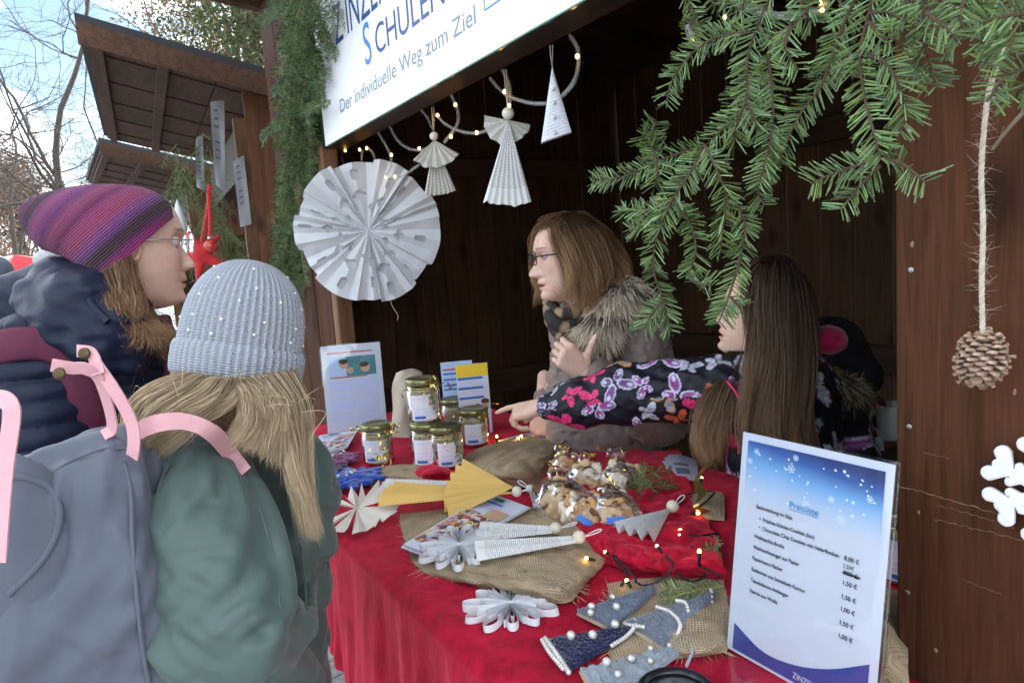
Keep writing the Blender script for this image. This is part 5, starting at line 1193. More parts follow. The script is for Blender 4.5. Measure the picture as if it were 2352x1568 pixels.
cloth('burlap_cloth', [[(820, 1085, .003), (900, 1075, .008), (980, 1070, .005)], [(830, 1100, .003), (905, 1090, .02), (990, 1090, .012)], [(850, 1120, .003), (920, 1110, .008), (1000, 1115, .004)]],
      BURLAP, 'narrow burlap strip in front of the jars', 'burlap', 34, 40, .005, 17)
cloth('burlap_cloth', [[(2010, 1360, .003), (2040, 1365, .01), (2080, 1375, .004)], [(2000, 1420, .01), (2035, 1425, .05), (2080, 1440, .03)], [(1990, 1500, .01), (2030, 1510, .045), (2085, 1530, .03)], [(1985, 1580, .003), (2030, 1600, .01), (2085, 1620, .004)]],
      BURLAP, 'burlap heap between the price list and the right front board', 'burlap', 34, 34, .005, 19)
# red runner, gathered
VELVET2 = velvet('runner_velvet', (0.26, 0.002, 0.014), (0.50, 0.005, 0.036))
cloth('table_runner', [[(1210, 1095, .005), (1300, 1070, .02), (1420, 1050, .02), (1560, 1040, .012)], [(1225, 1150, .006), (1320, 1135, .03), (1440, 1120, .03), (1580, 1110, .012)], [(1260, 1190, .012), (1350, 1190, .035), (1470, 1190, .028), (1600, 1180, .012)],
                       [(1300, 1225, .014), (1390, 1235, .04), (1490, 1250, .03), (1640, 1240, .015)], [(1340, 1265, .01), (1430, 1285, .038), (1530, 1300, .04), (1660, 1300, .03)], [(1380, 1300, .004), (1460, 1325, .012), (1560, 1340, .012), (1670, 1345, .008)]],
      VELVET2, 'gathered red velvet runner under the cookie bags and lights', 'runner', 80, 80, .016, 21, ns=22)
cloth('table_runner', [[(940, 1085, .003), (990, 1075, .012), (1040, 1085, .004)], [(945, 1095, .006), (992, 1085, .035), (1045, 1095, .012)], [(960, 1108, .003), (1000, 1108, .008), (1050, 1108, .003)]],
      VELVET2, 'small red velvet fold showing in front of the jars', 'runner', 34, 34, .006, 23)
# ------------------------------------------------------------------ paper goods
def paper(name, col, lines=0.0, per=.005, cov=.5, u0=.0, u1=9.0, rough=.8):
    q, nt, b = newmat(name); L = nt.links.new
    at = N(nt, 'ShaderNodeAttribute', attribute_name='uvp'); sx = N(nt, 'ShaderNodeSeparateXYZ'); L(at.outputs['Vector'], sx.inputs[0])
    tc = N(nt, 'ShaderNodeTexCoord'); nz = N(nt, 'ShaderNodeTexNoise', i={'Scale': 14.0, 'Detail': 4.0}); L(tc.outputs['Object'], nz.inputs['Vector'])
    mr = N(nt, 'ShaderNodeMapRange', i={'From Min': .3, 'From Max': .7, 'To Min': .95, 'To Max': 1.04}); L(nz.outputs[0], mr.inputs[0])
    s = N(nt, 'ShaderNodeVectorMath', operation='SCALE'); s.inputs[0].default_value = col[:3]; L(mr.outputs[0], s.inputs['Scale']); out = s.outputs[0]
    if lines:
        a = N(nt, 'ShaderNodeMath', operation='MULTIPLY', i={1: 2*PI/per}); L(sx.outputs[0], a.inputs[0]); sn = N(nt, 'ShaderNodeMath', operation='SINE'); L(a.outputs[0], sn.inputs[0])
        g1 = N(nt, 'ShaderNodeMath', operation='GREATER_THAN', i={1: .5}); L(sn.outputs[0], g1.inputs[0])
        sc = N(nt, 'ShaderNodeVectorMath', operation='MULTIPLY'); L(at.outputs['Vector'], sc.inputs[0]); sc.inputs[1].default_value = (1/per, 220, 0)
        wn = N(nt, 'ShaderNodeTexNoise', i={'Scale': 1.0, 'Detail': 2.0}); L(sc.outputs[0], wn.inputs['Vector'])
        g2 = N(nt, 'ShaderNodeMath', operation='GREATER_THAN', i={1: .5-.5*(cov-.5)}); L(wn.outputs[0], g2.inputs[0])
        g3 = N(nt, 'ShaderNodeMath', operation='GREATER_THAN', i={1: u0}); L(sx.outputs[0], g3.inputs[0]); g4 = N(nt, 'ShaderNodeMath', operation='LESS_THAN', i={1: u1}); L(sx.outputs[0], g4.inputs[0])
        o = g1.outputs[0]
        for gg in (g2, g3, g4):
            mm = N(nt, 'ShaderNodeMath', operation='MULTIPLY'); L(o, mm.inputs[0]); L(gg.outputs[0], mm.inputs[1]); o = mm.outputs[0]
        fm = N(nt, 'ShaderNodeMath', operation='MULTIPLY', i={1: lines}); L(o, fm.inputs[0])
        mx = N(nt, 'ShaderNodeMix', data_type='RGBA'); L(fm.outputs[0], mx.inputs[0]); L(out, mx.inputs[6]); mx.inputs[7].default_value = (.08, .08, .085, 1); out = mx.outputs[2]
    L(out, b.inputs['Base Color']); b.inputs['Roughness'].default_value = rough; b.inputs['Specular IOR Level'].default_value = .2
    tr = N(nt, 'ShaderNodeBsdfTranslucent'); L(out, tr.inputs[0]); ms = N(nt, 'ShaderNodeMixShader', i={0: .18}); L(b.outputs[0], ms.inputs[1]); L(tr.outputs[0], ms.inputs[2]); L(ms.outputs[0], nt.nodes['Material Output'].inputs[0])
    return q
WHITE = paper('white_paper', (.74, .76, .79)); BOOK = paper('book_page', (.60, .58, .52), .6, .0048, .62, .02, .17); BOOKW = paper('book_page_white', (.72, .72, .71), .55, .0038, .62, .03, .17)
CREAM = paper('cream_paper', (.70, .67, .60)); YELLOW = paper('yellow_card', (.74, .50, .16)); BEAD = M('wooden_bead', (.60, .56, .45), .5, .06); STRING = M('white_cord', (.66, .66, .66), .9, .05); WOODBALL = BEAD
def fan(mb, apex, d0, d1, Lr, n, amp, nrml, r0=.0, rag=0.0, seed=0, jit=0.0):
    """pleated paper fan from apex, swept from d0 to d1; zigzag along nrml; every pleat a thin leaf"""
    g = np.random.default_rng(seed); d0 = np.asarray(d0, float); d1 = np.asarray(d1, float); apex = np.asarray(apex, float)
    rs = np.linspace(0, 1, 7); rows = []; uv = []
    for i in range(n+1):
        d = nrm(lerp(nrm(d0), nrm(d1), i/n)); z = amp*(1 if i % 2 else -1); l = Lr*(1+rag*(1 if i % 2 else -1)+g.normal(0, jit))
        rows.append([apex+d*(r0+l*r)+nrml*z*(.15+.85*r) for r in rs]); uv.append([(l*r, i*.02) for r in rs])
    R_ = np.array(rows); uv = np.array(uv)
    for i in range(n): mb.grid(R_[i:i+2], u=uv[i:i+2])
def loop(mb, base, d, side, L_, w_, r=.0011):
    a = np.linspace(0, 2*PI, 20); mb.tube([base+nrm(d)*L_*(.5-.5*math.cos(q))+nrm(side)*w_*math.sin(q)*(.3+.7*(.5-.5*math.cos(q))) for q in a], r, 5)
def flat_angel(label, head_px, tail_px, spread, n, mat, wing=None, h=.02, bead=.012, lift=.01, ln=None, wmat=None, back=0.0, full=None):
    """paper angel lying on the counter; head_px bead, tail_px middle of the hem, spread half hem width in metres"""
    a = T(*head_px, lift+bead*.6); b = T(*tail_px, lift*.4); d = nrm((b-a)*A(1, 1, 0)); sd = np.cross(d, A(0, 0, 1)); L_ = ln or float(np.linalg.norm(b-a))
    t = thing('paper_angel', label, 'paper angel', (b[0], b[1], ZT), 'paper angels on the counter')
    mb = MB(); fan(mb, a+d*bead*.6+A(0, 0, -.003)-d*back, d*(L_+back)-sd*spread, d*(L_+back)+sd*spread, L_, n, h*.5, A(0, 0, 1), r0=back, jit=.006)
    if full:
        m2 = MB(); an = full[1]; fan(m2, a+d*bead*.8+A(0, 0, .010), nrm(d*math.cos(an)-sd*math.sin(an)+A(0, 0, full[2])), nrm(d*math.cos(an)+sd*math.sin(an)-A(0, 0, full[2])), full[0], full[3], h*.5, A(0, 0, 1), jit=.01, seed=4)
        for q in m2.v: q[:, 2] = np.maximum(q[:, 2], ZT+.006)
        obj('wing', m2, mat, t, smooth=False)
    v = np.concatenate(mb.v)
    for q in mb.v: q[:, 2] = np.maximum(q[:, 2], ZT+.004)
    obj('skirt', mb, mat, t, smooth=False)
    if wing:
        for s_ in (-1, 1):
            m2 = MB(); fan(m2, a+d*bead*.8+A(0, 0, .004), nrm(d*wing[1]+sd*s_*.25), nrm(d*wing[2]+sd*s_), wing[0], 7, h*.4, A(0, 0, 1), jit=.01)
            for q in m2.v: q[:, 2] = np.maximum(q[:, 2], ZT+.005)
            obj('wing', m2, wmat or mat, t, smooth=False)
    obj('head', MB().sphere(a, bead, 16), BEAD, t)
    m3 = MB(); loop(m3, a-d*bead*.8, -d+A(0, 0, .3), sd, .035, .008); obj('cord', m3, STRING, t)
    return t
flat_angel('yellow card paper angel lying across the burlap', (1187, 1128), (895, 1165), .052, 9, YELLOW, h=.024, lift=.05, full=(.155, .52, -.22, 13))
flat_angel('book-page paper angel with short spread skirt beside the price list', (1545, 1162), (1455, 1250), .052, 8, BOOKW, h=.022, bead=.013, lift=.04)
flat_angel('narrow folded book-page angel at the front right of the burlap hump', (1330, 1233), (1108, 1300), .030, 3, BOOKW, h=.014, bead=.0125, lift=.045, back=.16)
flat_angel('folded book-page angel lying just behind the narrow one', (1276, 1212), (1110, 1252), .034, 3, BOOKW, h=.013, bead=.0115, lift=.042, back=.13)
flat_angel('book-page angel half hidden under the brochure, fanned skirt towards the cookies', (1218, 1122), (1262, 1172), .045, 8, BOOKW, wing=(.07, 1, 1.0), h=.03, bead=.010, lift=.05)
flat_angel('white paper angel lying behind the yellow card angel', (1050, 1105), (885, 1128), .030, 5, BOOKW, h=.016, bead=.010, lift=.022, back=.08)
# fan-folded paper star, standing crooked
def fan_star():
    c = T(820, 1172, .030); t = thing('paper_star', 'crumpled cream fan-folded paper star lying on the red velvet', 'paper star', (c[0], c[1], ZT))
    mb = MB(); U = nrm(CU*.7+A(0, 0, .3)+CB*.55); X = nrm(np.cross(U, CB)); Xh = nrm(CR*A(1, 1, 0)); Yh = nrm(np.cross(A(0, 0, 1), Xh))
    for k in range(9):
        a0 = math.radians(200+k*37); a1 = a0+math.radians(33); l = (.10, .088, .10, .082, .085, .09, .092, .08, .10)[k]
        d0 = Xh*math.cos(a0)+Yh*math.sin(a0); d1 = Xh*math.cos(a1)+Yh*math.sin(a1)
        fan(mb, c+A(0, 0, .006), d0+A(0, 0, -.22 if k % 9 < 5 else .18), d1+A(0, 0, -.22 if k % 9 < 5 else .18), l, 3, .009, A(0, 0, 1), rag=.14, seed=k, jit=.06)
    for q in mb.v: q[:, 2] = np.maximum(q[:, 2], ZT+.004)
    obj('fan', mb, CREAM, t, smooth=False)
    for k, (p, q) in enumerate((((850, 1128), (905, 1118)), ((840, 1140), (880, 1138)))):
        m2 = MB(); a = T(*p, .012); b = T(*q, .014); fan(m2, a, b-a+A(.0, .02, 0), b-a-A(0, .02, 0), .055, 5, .007, A(0, 0, 1), jit=.03, seed=k); obj('fan', m2, BOOK, t, smooth=False)
fan_star()
def quill_flower(label, c, rad, tilt, seed):
    g = np.random.default_rng(seed); t = thing('paper_flower', label, 'paper flower', (c[0], c[1], ZT), 'white quilled paper flowers')
    X = nrm(CR*A(1, 1, 0)); Y_ = np.cross(A(0, 0, 1), X); n = 11; h = .0125
    for k in range(n):
        a0 = 2*PI*k/n+.2
        for (l, wd, da) in ((1.0, .25, 0), (.62, .12, .02), (.74, .10, .35)):
            l = l*rad*g.uniform(.85, 1.1); a = a0+da; d = X*math.cos(a)+Y_*math.sin(a); s_ = np.cross(A(0, 0, 1), d)
            q = np.linspace(0, 2*PI, 26); tl = np.array([d*(l*(.5-.5*math.cos(x)))+s_*(wd*l*math.sin(x)*(.25+.75*(.5-.5*math.cos(x)))*.8) for x in q])
            base = c+A(0, 0, h/2+.004)+tl+A(0, 0, 1)*(tilt*(tl@Y_))[:, None]
            W_ = nrm(A(0, 0, 1)+d*g.normal(0, .10)+s_*g.normal(0, .12))
            mb = MB(); mb.ribbon(base, W_, h*g.uniform(.9, 1.1)); P2 = base-(base-base.mean(0))*.02; mb.ribbon(P2[::-1], W_, h)
            obj('petal', mb, WHITE, t, sharp=50)
    obj('centre', MB().sphere(c+A(0, 0, .012), .006, 10), WHITE, t)
quill_flower('white quilled paper flower lying on the red velvet near the table edge', T(1174, 1402), .078, .0, 3)
quill_flower('white quilled paper flower on the brochure and burlap', T(1055, 1266, .028), .078, .12, 4)
# ------------------------------------------------------------------ felt trees
def felt(name, c, lines=True, ax='y'):
    q = M(name, c, 0.95, 0.22, 55, 0.8, 130, sheen=0.5, stretch=(1, 1, 1), spec=.1, bdist=.005); return q
FG1 = felt('felt_slate', (.135, .16, .215)); FG2 = felt('felt_grey', (.155, .175, .225)); FNAVY = felt('felt_navy', (.010, .012, .055)); FLIGHT = felt('felt_lightgrey', (.27, .305, .35))
CARD = M('card_edge', (.42, .34, .22), .9, .1)
def felt_tree(label, pl, pr, pt, mat, th=.010, lift=.004, pearls=(), chains=(), wraps=16, pr_r=.0065, seed=0):
    a, b, c = T(*pl, lift), T(*pr, lift), T(*pt, lift+.006)
    t = thing('felt_tree', label, 'tree ornament', ((a[0]+b[0]+c[0])/3, (a[1]+b[1]+c[1])/3, ZT), 'felt tree pendants on the counter')
    n = nrm(np.cross(b-a, c-a)); n = n if n[2] > 0 else -n
    mb = MB(); lo = [a, b, c]; v = [*lo, *[q+n*.003 for q in lo]]; mb.add(v, [(0, 2, 1), (3, 4, 5), (0, 1, 4, 3), (1, 2, 5, 4), (2, 0, 3, 5)]); obj('card', mb, CARD, t, smooth=False)
    # wound wool: skewed overlapping turns
    mb = MB(); g = np.random.default_rng(seed); nu, nv = 34, 80; G = np.zeros((nu, nv, 3)); G2 = np.zeros((nu, nv, 3))
    for j in range(nv):
        s_ = .012+.96*j/(nv-1)
        for i in range(nu):
            u = i/(nu-1); sk = s_+.03*math.sin(u*PI+s_*9)*(.3+u); sk = min(.985, max(.004, sk)); l, r_ = lerp(a, c, sk), lerp(b, c, sk); p = lerp(l, r_, u*1.03-.015)
            hh = th*(1-.35*abs(2*u-1)**4)*(1+.0)+.0018*math.sin(s_*2*PI*wraps+3*math.sin(u*2.2+s_*4))+.0009*g.normal()
            G[i, j] = p+n*hh; G2[i, j] = p+n*.0005
    mb.grid(G); mb.grid(np.stack([G[0], G2[0]])); mb.grid(np.stack([G[-1], G2[-1]])); mb.grid(np.stack([G[:, 0], G2[:, 0]])); mb.grid(np.stack([G[:, -1], G2[:, -1]]))
    # fuzz
    k = 420; idx = (g.integers(0, nu, k), g.integers(0, nv, k)); base = G[idx]; q = np.linspace(0, 1, 5)[None, :, None]
    strands(mb, base[:, None]+(n*.5+g.normal(0, .8, (k, 1, 3)))*q*.006, .00022, np.ones((k, 3)))
    obj('wool', mb, mat, t)
    for (u, s_, rr) in pearls:
        rr *= .78
        p = lerp(lerp(a, c, s_), lerp(b, c, s_), u)+n*(th+rr*.8); obj('pearl', MB().sphere(p, rr, 14), PEARL, t)
    for ch in chains:
        P = spline([lerp(lerp(a, c, s_), lerp(b, c, s_), u)+n*(th+.003 if 0 <= u <= 1 else .004) for u, s_ in ch[0]], ch[1])
        me = MB().sphere((0, 0, 0), ch[2], 10).mesh('pearl'); me.materials.append(PEARL)
        for p in P: obj('pearl', me, None, t, loc=p)
    return t
felt_tree('slate grey wool-wound tree pendant with four pearls', (1325, 1412), (1402, 1452), (1510, 1360), FG1, .013, .006, pearls=((.25, .10, .0075), (.72, .28, .008), (.1, .42, .006), (.45, -.0, .007)), seed=1)
felt_tree('grey wool tree pendant wound with pearl chains on the burlap', (1436, 1440), (1522, 1498), (1650, 1370), FG2, .013, .012, chains=((((-.06, .30), (-.06, .02), (.45, .03)), 16, .0034), (((.0, .34), (.45, .37), (1.0, .30), (1.05, .18)), 20, .0036), (((.0, .55), (.45, .57), (1.05, .45)), 14, .0036), (((.1, .92), (.7, .90), (1.1, .86)), 5, .003)), seed=2)
felt_tree('navy felt tree pendant with large pearls and a silver bead base', (1256, 1475), (1304, 1545), (1480, 1440), FNAVY, .008, .006, pearls=((.2, .22, .0085), (.42, .42, .0085), (.05, .70, .0085)), chains=((((-.06, .0), (.5, -.02), (1.05, .0)), 17, .0042), (((-.02, -.04), (.5, -.07), (1.0, -.05)), 14, .0036), (((1.08, .55), (1.06, .75), (1.0, .9)), 12, .0036)), wraps=0, seed=3)
ft_ = felt_tree('light grey felt tree pendant at the bottom edge, dotted with pearls', (1330, 1545), (1380, 1640), (1592, 1482), FLIGHT, .009, .006, pearls=((.15, .22, .008), (.30, .42, .0072), (.05, .62, .0055), (.72, .55, .0055), (.25, .78, .005), (.6, .25, .0065), (.75, .10, .006)), wraps=10, seed=4)
m_ = MB(); m_.tube(spline([T(1566, 1498, .01), T(1585, 1482, .02), T(1590, 1495, .022), T(1576, 1530, .012)], 18), .0022, 6); obj('hanging_loop', m_, FLIGHT, ft_)
# ------------------------------------------------------------------ wool stars with pearls
def wool_star(label, c, R_, col, seed):
    g = np.random.default_rng(seed); t = thing('wool_star', label, 'wool star', (c[0], c[1], ZT), 'crocheted wool stars')
    ph = g.uniform(0, 1); 
    def fn(P):
        d = None
        for k in range(6):
            a = ph+k*PI/3; e = cap(P, c, c+A(math.cos(a), math.sin(a), .0)*R_, R_*.30, R_*.15, (A(0, 0, 1), .5)); d = e if d is None else smin(d, e, .008)
            for s_ in (-.5, .5):
                e = cap(P, c+A(math.cos(a), math.sin(a), 0)*R_*.55, c+A(math.cos(a+s_), math.sin(a+s_), 0)*R_*.85, R_*.12, R_*.12, (A(0, 0, 1), .6)); d = smin(d, e, .006)
        return d+.002*wob(P, 160, seed)
    mb = MB(); add_sdf(mb, fn, c-A(R_+.03, R_+.03, .03), c+A(R_+.03, R_+.03, .03), .0035); k = 500; v = mb.v[0]; base = v[g.integers(0, len(v), k)]
    strands(mb, base[:, None]+g.normal(0, 1, (k, 1, 3))*np.linspace(0, 1, 5)[None, :, None]*.005, .0003, np.ones((k, 3)))
    obj('wool', mb, felt('wool_'+str(seed), col), t)
    for k in range(7):
        a = g.uniform(0, 6.3); r_ = g.uniform(0, .6)*R_; obj('pearl', MB().sphere(c+A(math.cos(a)*r_, math.sin(a)*r_, R_*.17+.003), .0042, 10), PEARL, t)
wool_star('bright blue wool star with pearls at the left of the counter', T(806, 1098, .020), .088, (.012, .055, .33), 5)
wool_star('dark purple wool star with pearls beside the blue one', T(730, 1085, .016), .080, (.022, .006, .045), 6)
wool_star('magenta wool star under the brochures on the left', T(768, 1055, .016), .075, (.16, .018, .11), 7)
# print helpers
def flatprint(name, rect, mat, par, O, X, Y_, nrml, off):
    """flat printed rectangle on a sheet: rect = (x0,y0,x1,y1) in metres from O"""
    x0, y0, x1, y1 = rect; v = [O+X*x+Y_*y+nrml*off for x, y in ((x0, y0), (x1, y0), (x1, y1), (x0, y1))]
    return obj(name, MB().add(v, [(0, 1, 2, 3)], u=[(0, 0), (x1-x0, 0), (x1-x0, y1-y0), (0, y1-y0)]), mat, par, smooth=False)
def photo_mat(name, cols, scale=9.0, seed=0):
    q, nt, b = newmat(name); L = nt.links.new
    tc = N(nt, 'ShaderNodeTexCoord'); mp = N(nt, 'ShaderNodeMapping', i={'Location': (seed*3.1, seed*1.7, 0)}); L(tc.outputs['Object'], mp.inputs[0])
    vo = N(nt, 'ShaderNodeTexVoronoi', i={'Scale': scale}); L(mp.outputs[0], vo.inputs['Vector']); sp = N(nt, 'ShaderNodeSeparateColor'); L(vo.outputs['Color'], sp.inputs[0])
    cr = N(nt, 'ShaderNodeValToRGB'); cr.color_ramp.interpolation = 'CONSTANT'; e = cr.color_ramp.elements
    while len(e) < len(cols): e.new(.5)
    for k, c in enumerate(cols): e[k].position = k/len(cols); e[k].color = rgb(c)
    L(sp.outputs[0], cr.inputs[0]); L(cr.outputs[0], b.inputs['Base Color']); b.inputs['Roughness'].default_value = .4
    return q
def clear(name):
    q, nt, b = newmat(name); L = nt.links.new
    gl = N(nt, 'ShaderNodeBsdfGlossy', i={'Roughness': .03}); tr = N(nt, 'ShaderNodeBsdfTransparent', i={'Color': (.97, .98, .98, 1)}); mx = N(nt, 'ShaderNodeMixShader', i={0: .05})
    L(tr.outputs[0], mx.inputs[1]); L(gl.outputs[0], mx.inputs[2]); L(mx.outputs[0], nt.nodes['Material Output'].inputs[0]); return q
GREYTXT = M('print_grey', (.16, .18, .24), .6, .05); BLUEP = M('print_blue', (.03, .12, .42), .5, .05); REDP = M('print_red', (.45, .10, .08), .5, .05); YELP = M('print_yellow', (.75, .52, .02), .5, .04)
PALEP = M('print_pale_blue', (.42, .55, .78), .5, .04); LILAC = M('print_lilac', (.52, .55, .80), .5, .03); INKB = M('ink_dark', (.012, .016, .035), .5, .05); SHEET = M('sheet_white', (.56, .59, .69), .45, .02, spec=.4)
ACRY = clear('acrylic'); SKINP = M('print_skin', (.55, .32, .22), .5, .2, 30); HAIRP = M('print_hair', (.05, .03, .02), .6, .1); TEALP = M('print_teal', (.06, .20, .22), .5, .2, 40)
CROWD = photo_mat('crowd_print', [(.05, .04, .05), (.55, .25, .18), (.02, .03, .10), (.62, .40, .05), (.40, .06, .09), (.45, .40, .42), (.62, .62, .66), (.30, .08, .20)], 90.0)
def sheet_frame(bl, br, h, lean):
    X = nrm(br-bl); nr = nrm(np.cross(X, A(0, 0, 1))); nr = nr if np.dot(nr, CAM-bl) > 0 else -nr
    Y_ = nrm(A(0, 0, 1)-nr*lean); nn = np.cross(X, Y_); nn = nn if np.dot(nn, CAM-bl) > 0 else -nn
    return X, Y_, nn
def upright(name, label, cat, bl, br, h, lean, th=.003, mat=None, grp=None):
    X, Y_, nn = sheet_frame(bl, br, h, lean); w_ = float(np.linalg.norm(br-bl)); t = thing(name, label, cat, (bl+br)/2, grp)
    v = [bl+X*x+Y_*y+nn*z for z in (0, -th) for x, y in ((0, 0), (w_, 0), (w_, h), (0, h))]
    obj('sheet', MB().add(v, [(0, 1, 2, 3), (7, 6, 5, 4), (0, 4, 5, 1), (1, 5, 6, 2), (2, 6, 7, 3), (3, 7, 4, 0)]), mat or SHEET, t, smooth=False)
    return t, bl, X, Y_, nn, w_
# ------------------------------------------------------------------ acrylic information stand, left
bl, br = T(754, 1000), T(890, 986); t, O, X, Y_, nn, w_ = upright('info_stand', 'clear acrylic stand with a white information sheet at the left end', 'sign holder', bl, br, .318, .10)
v = [O+X*x+Y_*y+nn*z for z in (.004, .0065) for x, y in ((-.004, -.002), (w_+.004, -.002), (w_+.004, .322), (-.004, .322))]
obj('cover', MB().add(v, [(0, 1, 2, 3), (7, 6, 5, 4), (0, 4, 5, 1), (1, 5, 6, 2), (2, 6, 7, 3), (3, 7, 4, 0)]), ACRY, t, smooth=False)
k = w_
flatprint('photo_print', (.12*k, .205, .90*k, .275), TEALP, t, O, X, Y_, nn, .0006); flatprint('photo_print', (.12*k, .205, .40*k, .275), PALEP, t, O, X, Y_, nn, .0008)
for (cx, cy, r, m_) in ((.36*k, .248, .016, SKINP), (.36*k, .258, .017, HAIRP), (.72*k, .232, .017, SKINP), (.70*k, .243, .017, HAIRP), (.46*k, .225, .012, SKINP)):
    a = np.linspace(0, 2*PI, 16, endpoint=False); obj('photo_print', MB().add([O+X*(cx+r*math.cos(q))+Y_*(cy+r*math.sin(q)*(.55 if m_ is HAIRP else 1))+nn*(.0010 if m_ is SKINP else .0012) for q in a], [tuple(range(16))]), m_, t, smooth=False)
flatprint('headline_print', (.10*k, .288, .86*k, .293), REDP, t, O, X, Y_, nn, .0006); flatprint('caption_print', (.12*k, .200, .74*k, .204), REDP, t, O, X, Y_, nn, .0008)
for cx0 in (.10, .52):
    for (y0, y1) in ((.150, .192), (.128, .142), (.085, .122), (.070, .078), (.045, .064)):
        flatprint('text_print', (cx0*k, y0, (cx0+.38)*k, y1), LILAC, t, O, X, Y_, nn, .0006)
# ------------------------------------------------------------------ leaflets in a holder behind the jars
bl, br = PZ(1024, 985, ZT), PZ(1096, 978, ZT); t, O, X, Y_, nn, w_ = upright('leaflet_holder', 'upright blue and yellow leaflets in a holder behind the jars', 'leaflets', bl, br, .235, .08, mat=PALEP)
for y in (.205, .19, .17, .15, .135): flatprint('text_print', (.06*w_, y, .9*w_, y+.006), BLUEP if y < .2 else REDP, t, O, X, Y_, nn, .0006)
bl2, br2 = PZ(1060, 1000, ZT), PZ(1132, 992, ZT); X2, Y2, n2 = sheet_frame(bl2, br2, .24, .06); w2_ = float(np.linalg.norm(br2-bl2)); h2 = .238
v = [bl2+X2*x+Y2*y+n2*z for z in (0, -.012) for x, y in ((0, 0), (w2_, 0), (w2_, h2), (0, h2))]
obj('leaflet_stack', MB().add(v, [(0, 1, 2, 3), (7, 6, 5, 4), (0, 4, 5, 1), (1, 5, 6, 2), (2, 6, 7, 3), (3, 7, 4, 0)]), SHEET, t, smooth=False)
flatprint('headline_print', (0, h2-.042, w2_, h2-.0005), YELP, t, bl2, X2, Y2, n2, .0006)
for y in (h2-.052, h2-.085, h2-.118): flatprint('bar_print', (.03*w2_, y, .82*w2_, y+.008), BLUEP, t, bl2, X2, Y2, n2, .0006)
for y in (h2-.064, h2-.072, h2-.096, h2-.104): flatprint('text_print', (.03*w2_, y, .9*w2_, y+.004), LILAC, t, bl2, X2, Y2, n2, .0006)
for cx, cy, r in ((.60*w2_, h2-.150, .012), (.84*w2_, h2-.135, .014)):
    a = np.linspace(0, 2*PI, 14, endpoint=False)
    for dy, m_, o in ((0, SKINP, .0008), (.007, HAIRP, .001), (-.028, PALEP, .0007)):
        obj('photo_print', MB().add([bl2+X2*(cx+r*(1.4 if dy < -.02 else 1)*math.cos(q))+Y2*(cy+dy+r*math.sin(q)*(.6 if m_ is HAIRP else 1.1))+n2*o for q in a], [tuple(range(14))]), m_, t, smooth=False)
# ------------------------------------------------------------------ baking-mix jars
GLASS = M('jar_glass', (.93, .97, .95), .02, 0, trans=1.0, ior=1.25, spec=.5); LIDM = M('lid_gold', (.23, .22, .10), .32, .12, 30, metal=.75); GOLD = M('gold_ribbon', (.58, .46, .16), .22, .06, metal=.9)
OATS = M('oat_flakes', (.42, .34, .22), .9, .35, 160, .8, 220); FLOUR = M('flour', (.62, .58, .50), .95, .08, 60, .4, 200); CHOC = M('chocolate_chips', (.09, .05, .03), .6, .5, 140, .8, 200); HERB = M('sprig_green', (.02, .06, .02), .6, .3, 60)
def curl(mb, p, d, n_turn=1.5, r=.009, L_=.05, w_=.006, seed=0):
    g = np.random.default_rng(seed); t_ = np.linspace(0, 1, 34); d = nrm(d); a = nrm(np.cross(d, g.normal(size=3))); b = np.cross(d, a)
    P = p+d*(t_*L_)[:, None]+(a*np.cos(t_*2*PI*n_turn)[:, None]+b*np.sin(t_*2*PI*n_turn)[:, None])*(r*np.minimum(1, t_*4))[:, None]
    mb.ribbon(P, nrm(d+.3*g.normal(size=3)), w_)
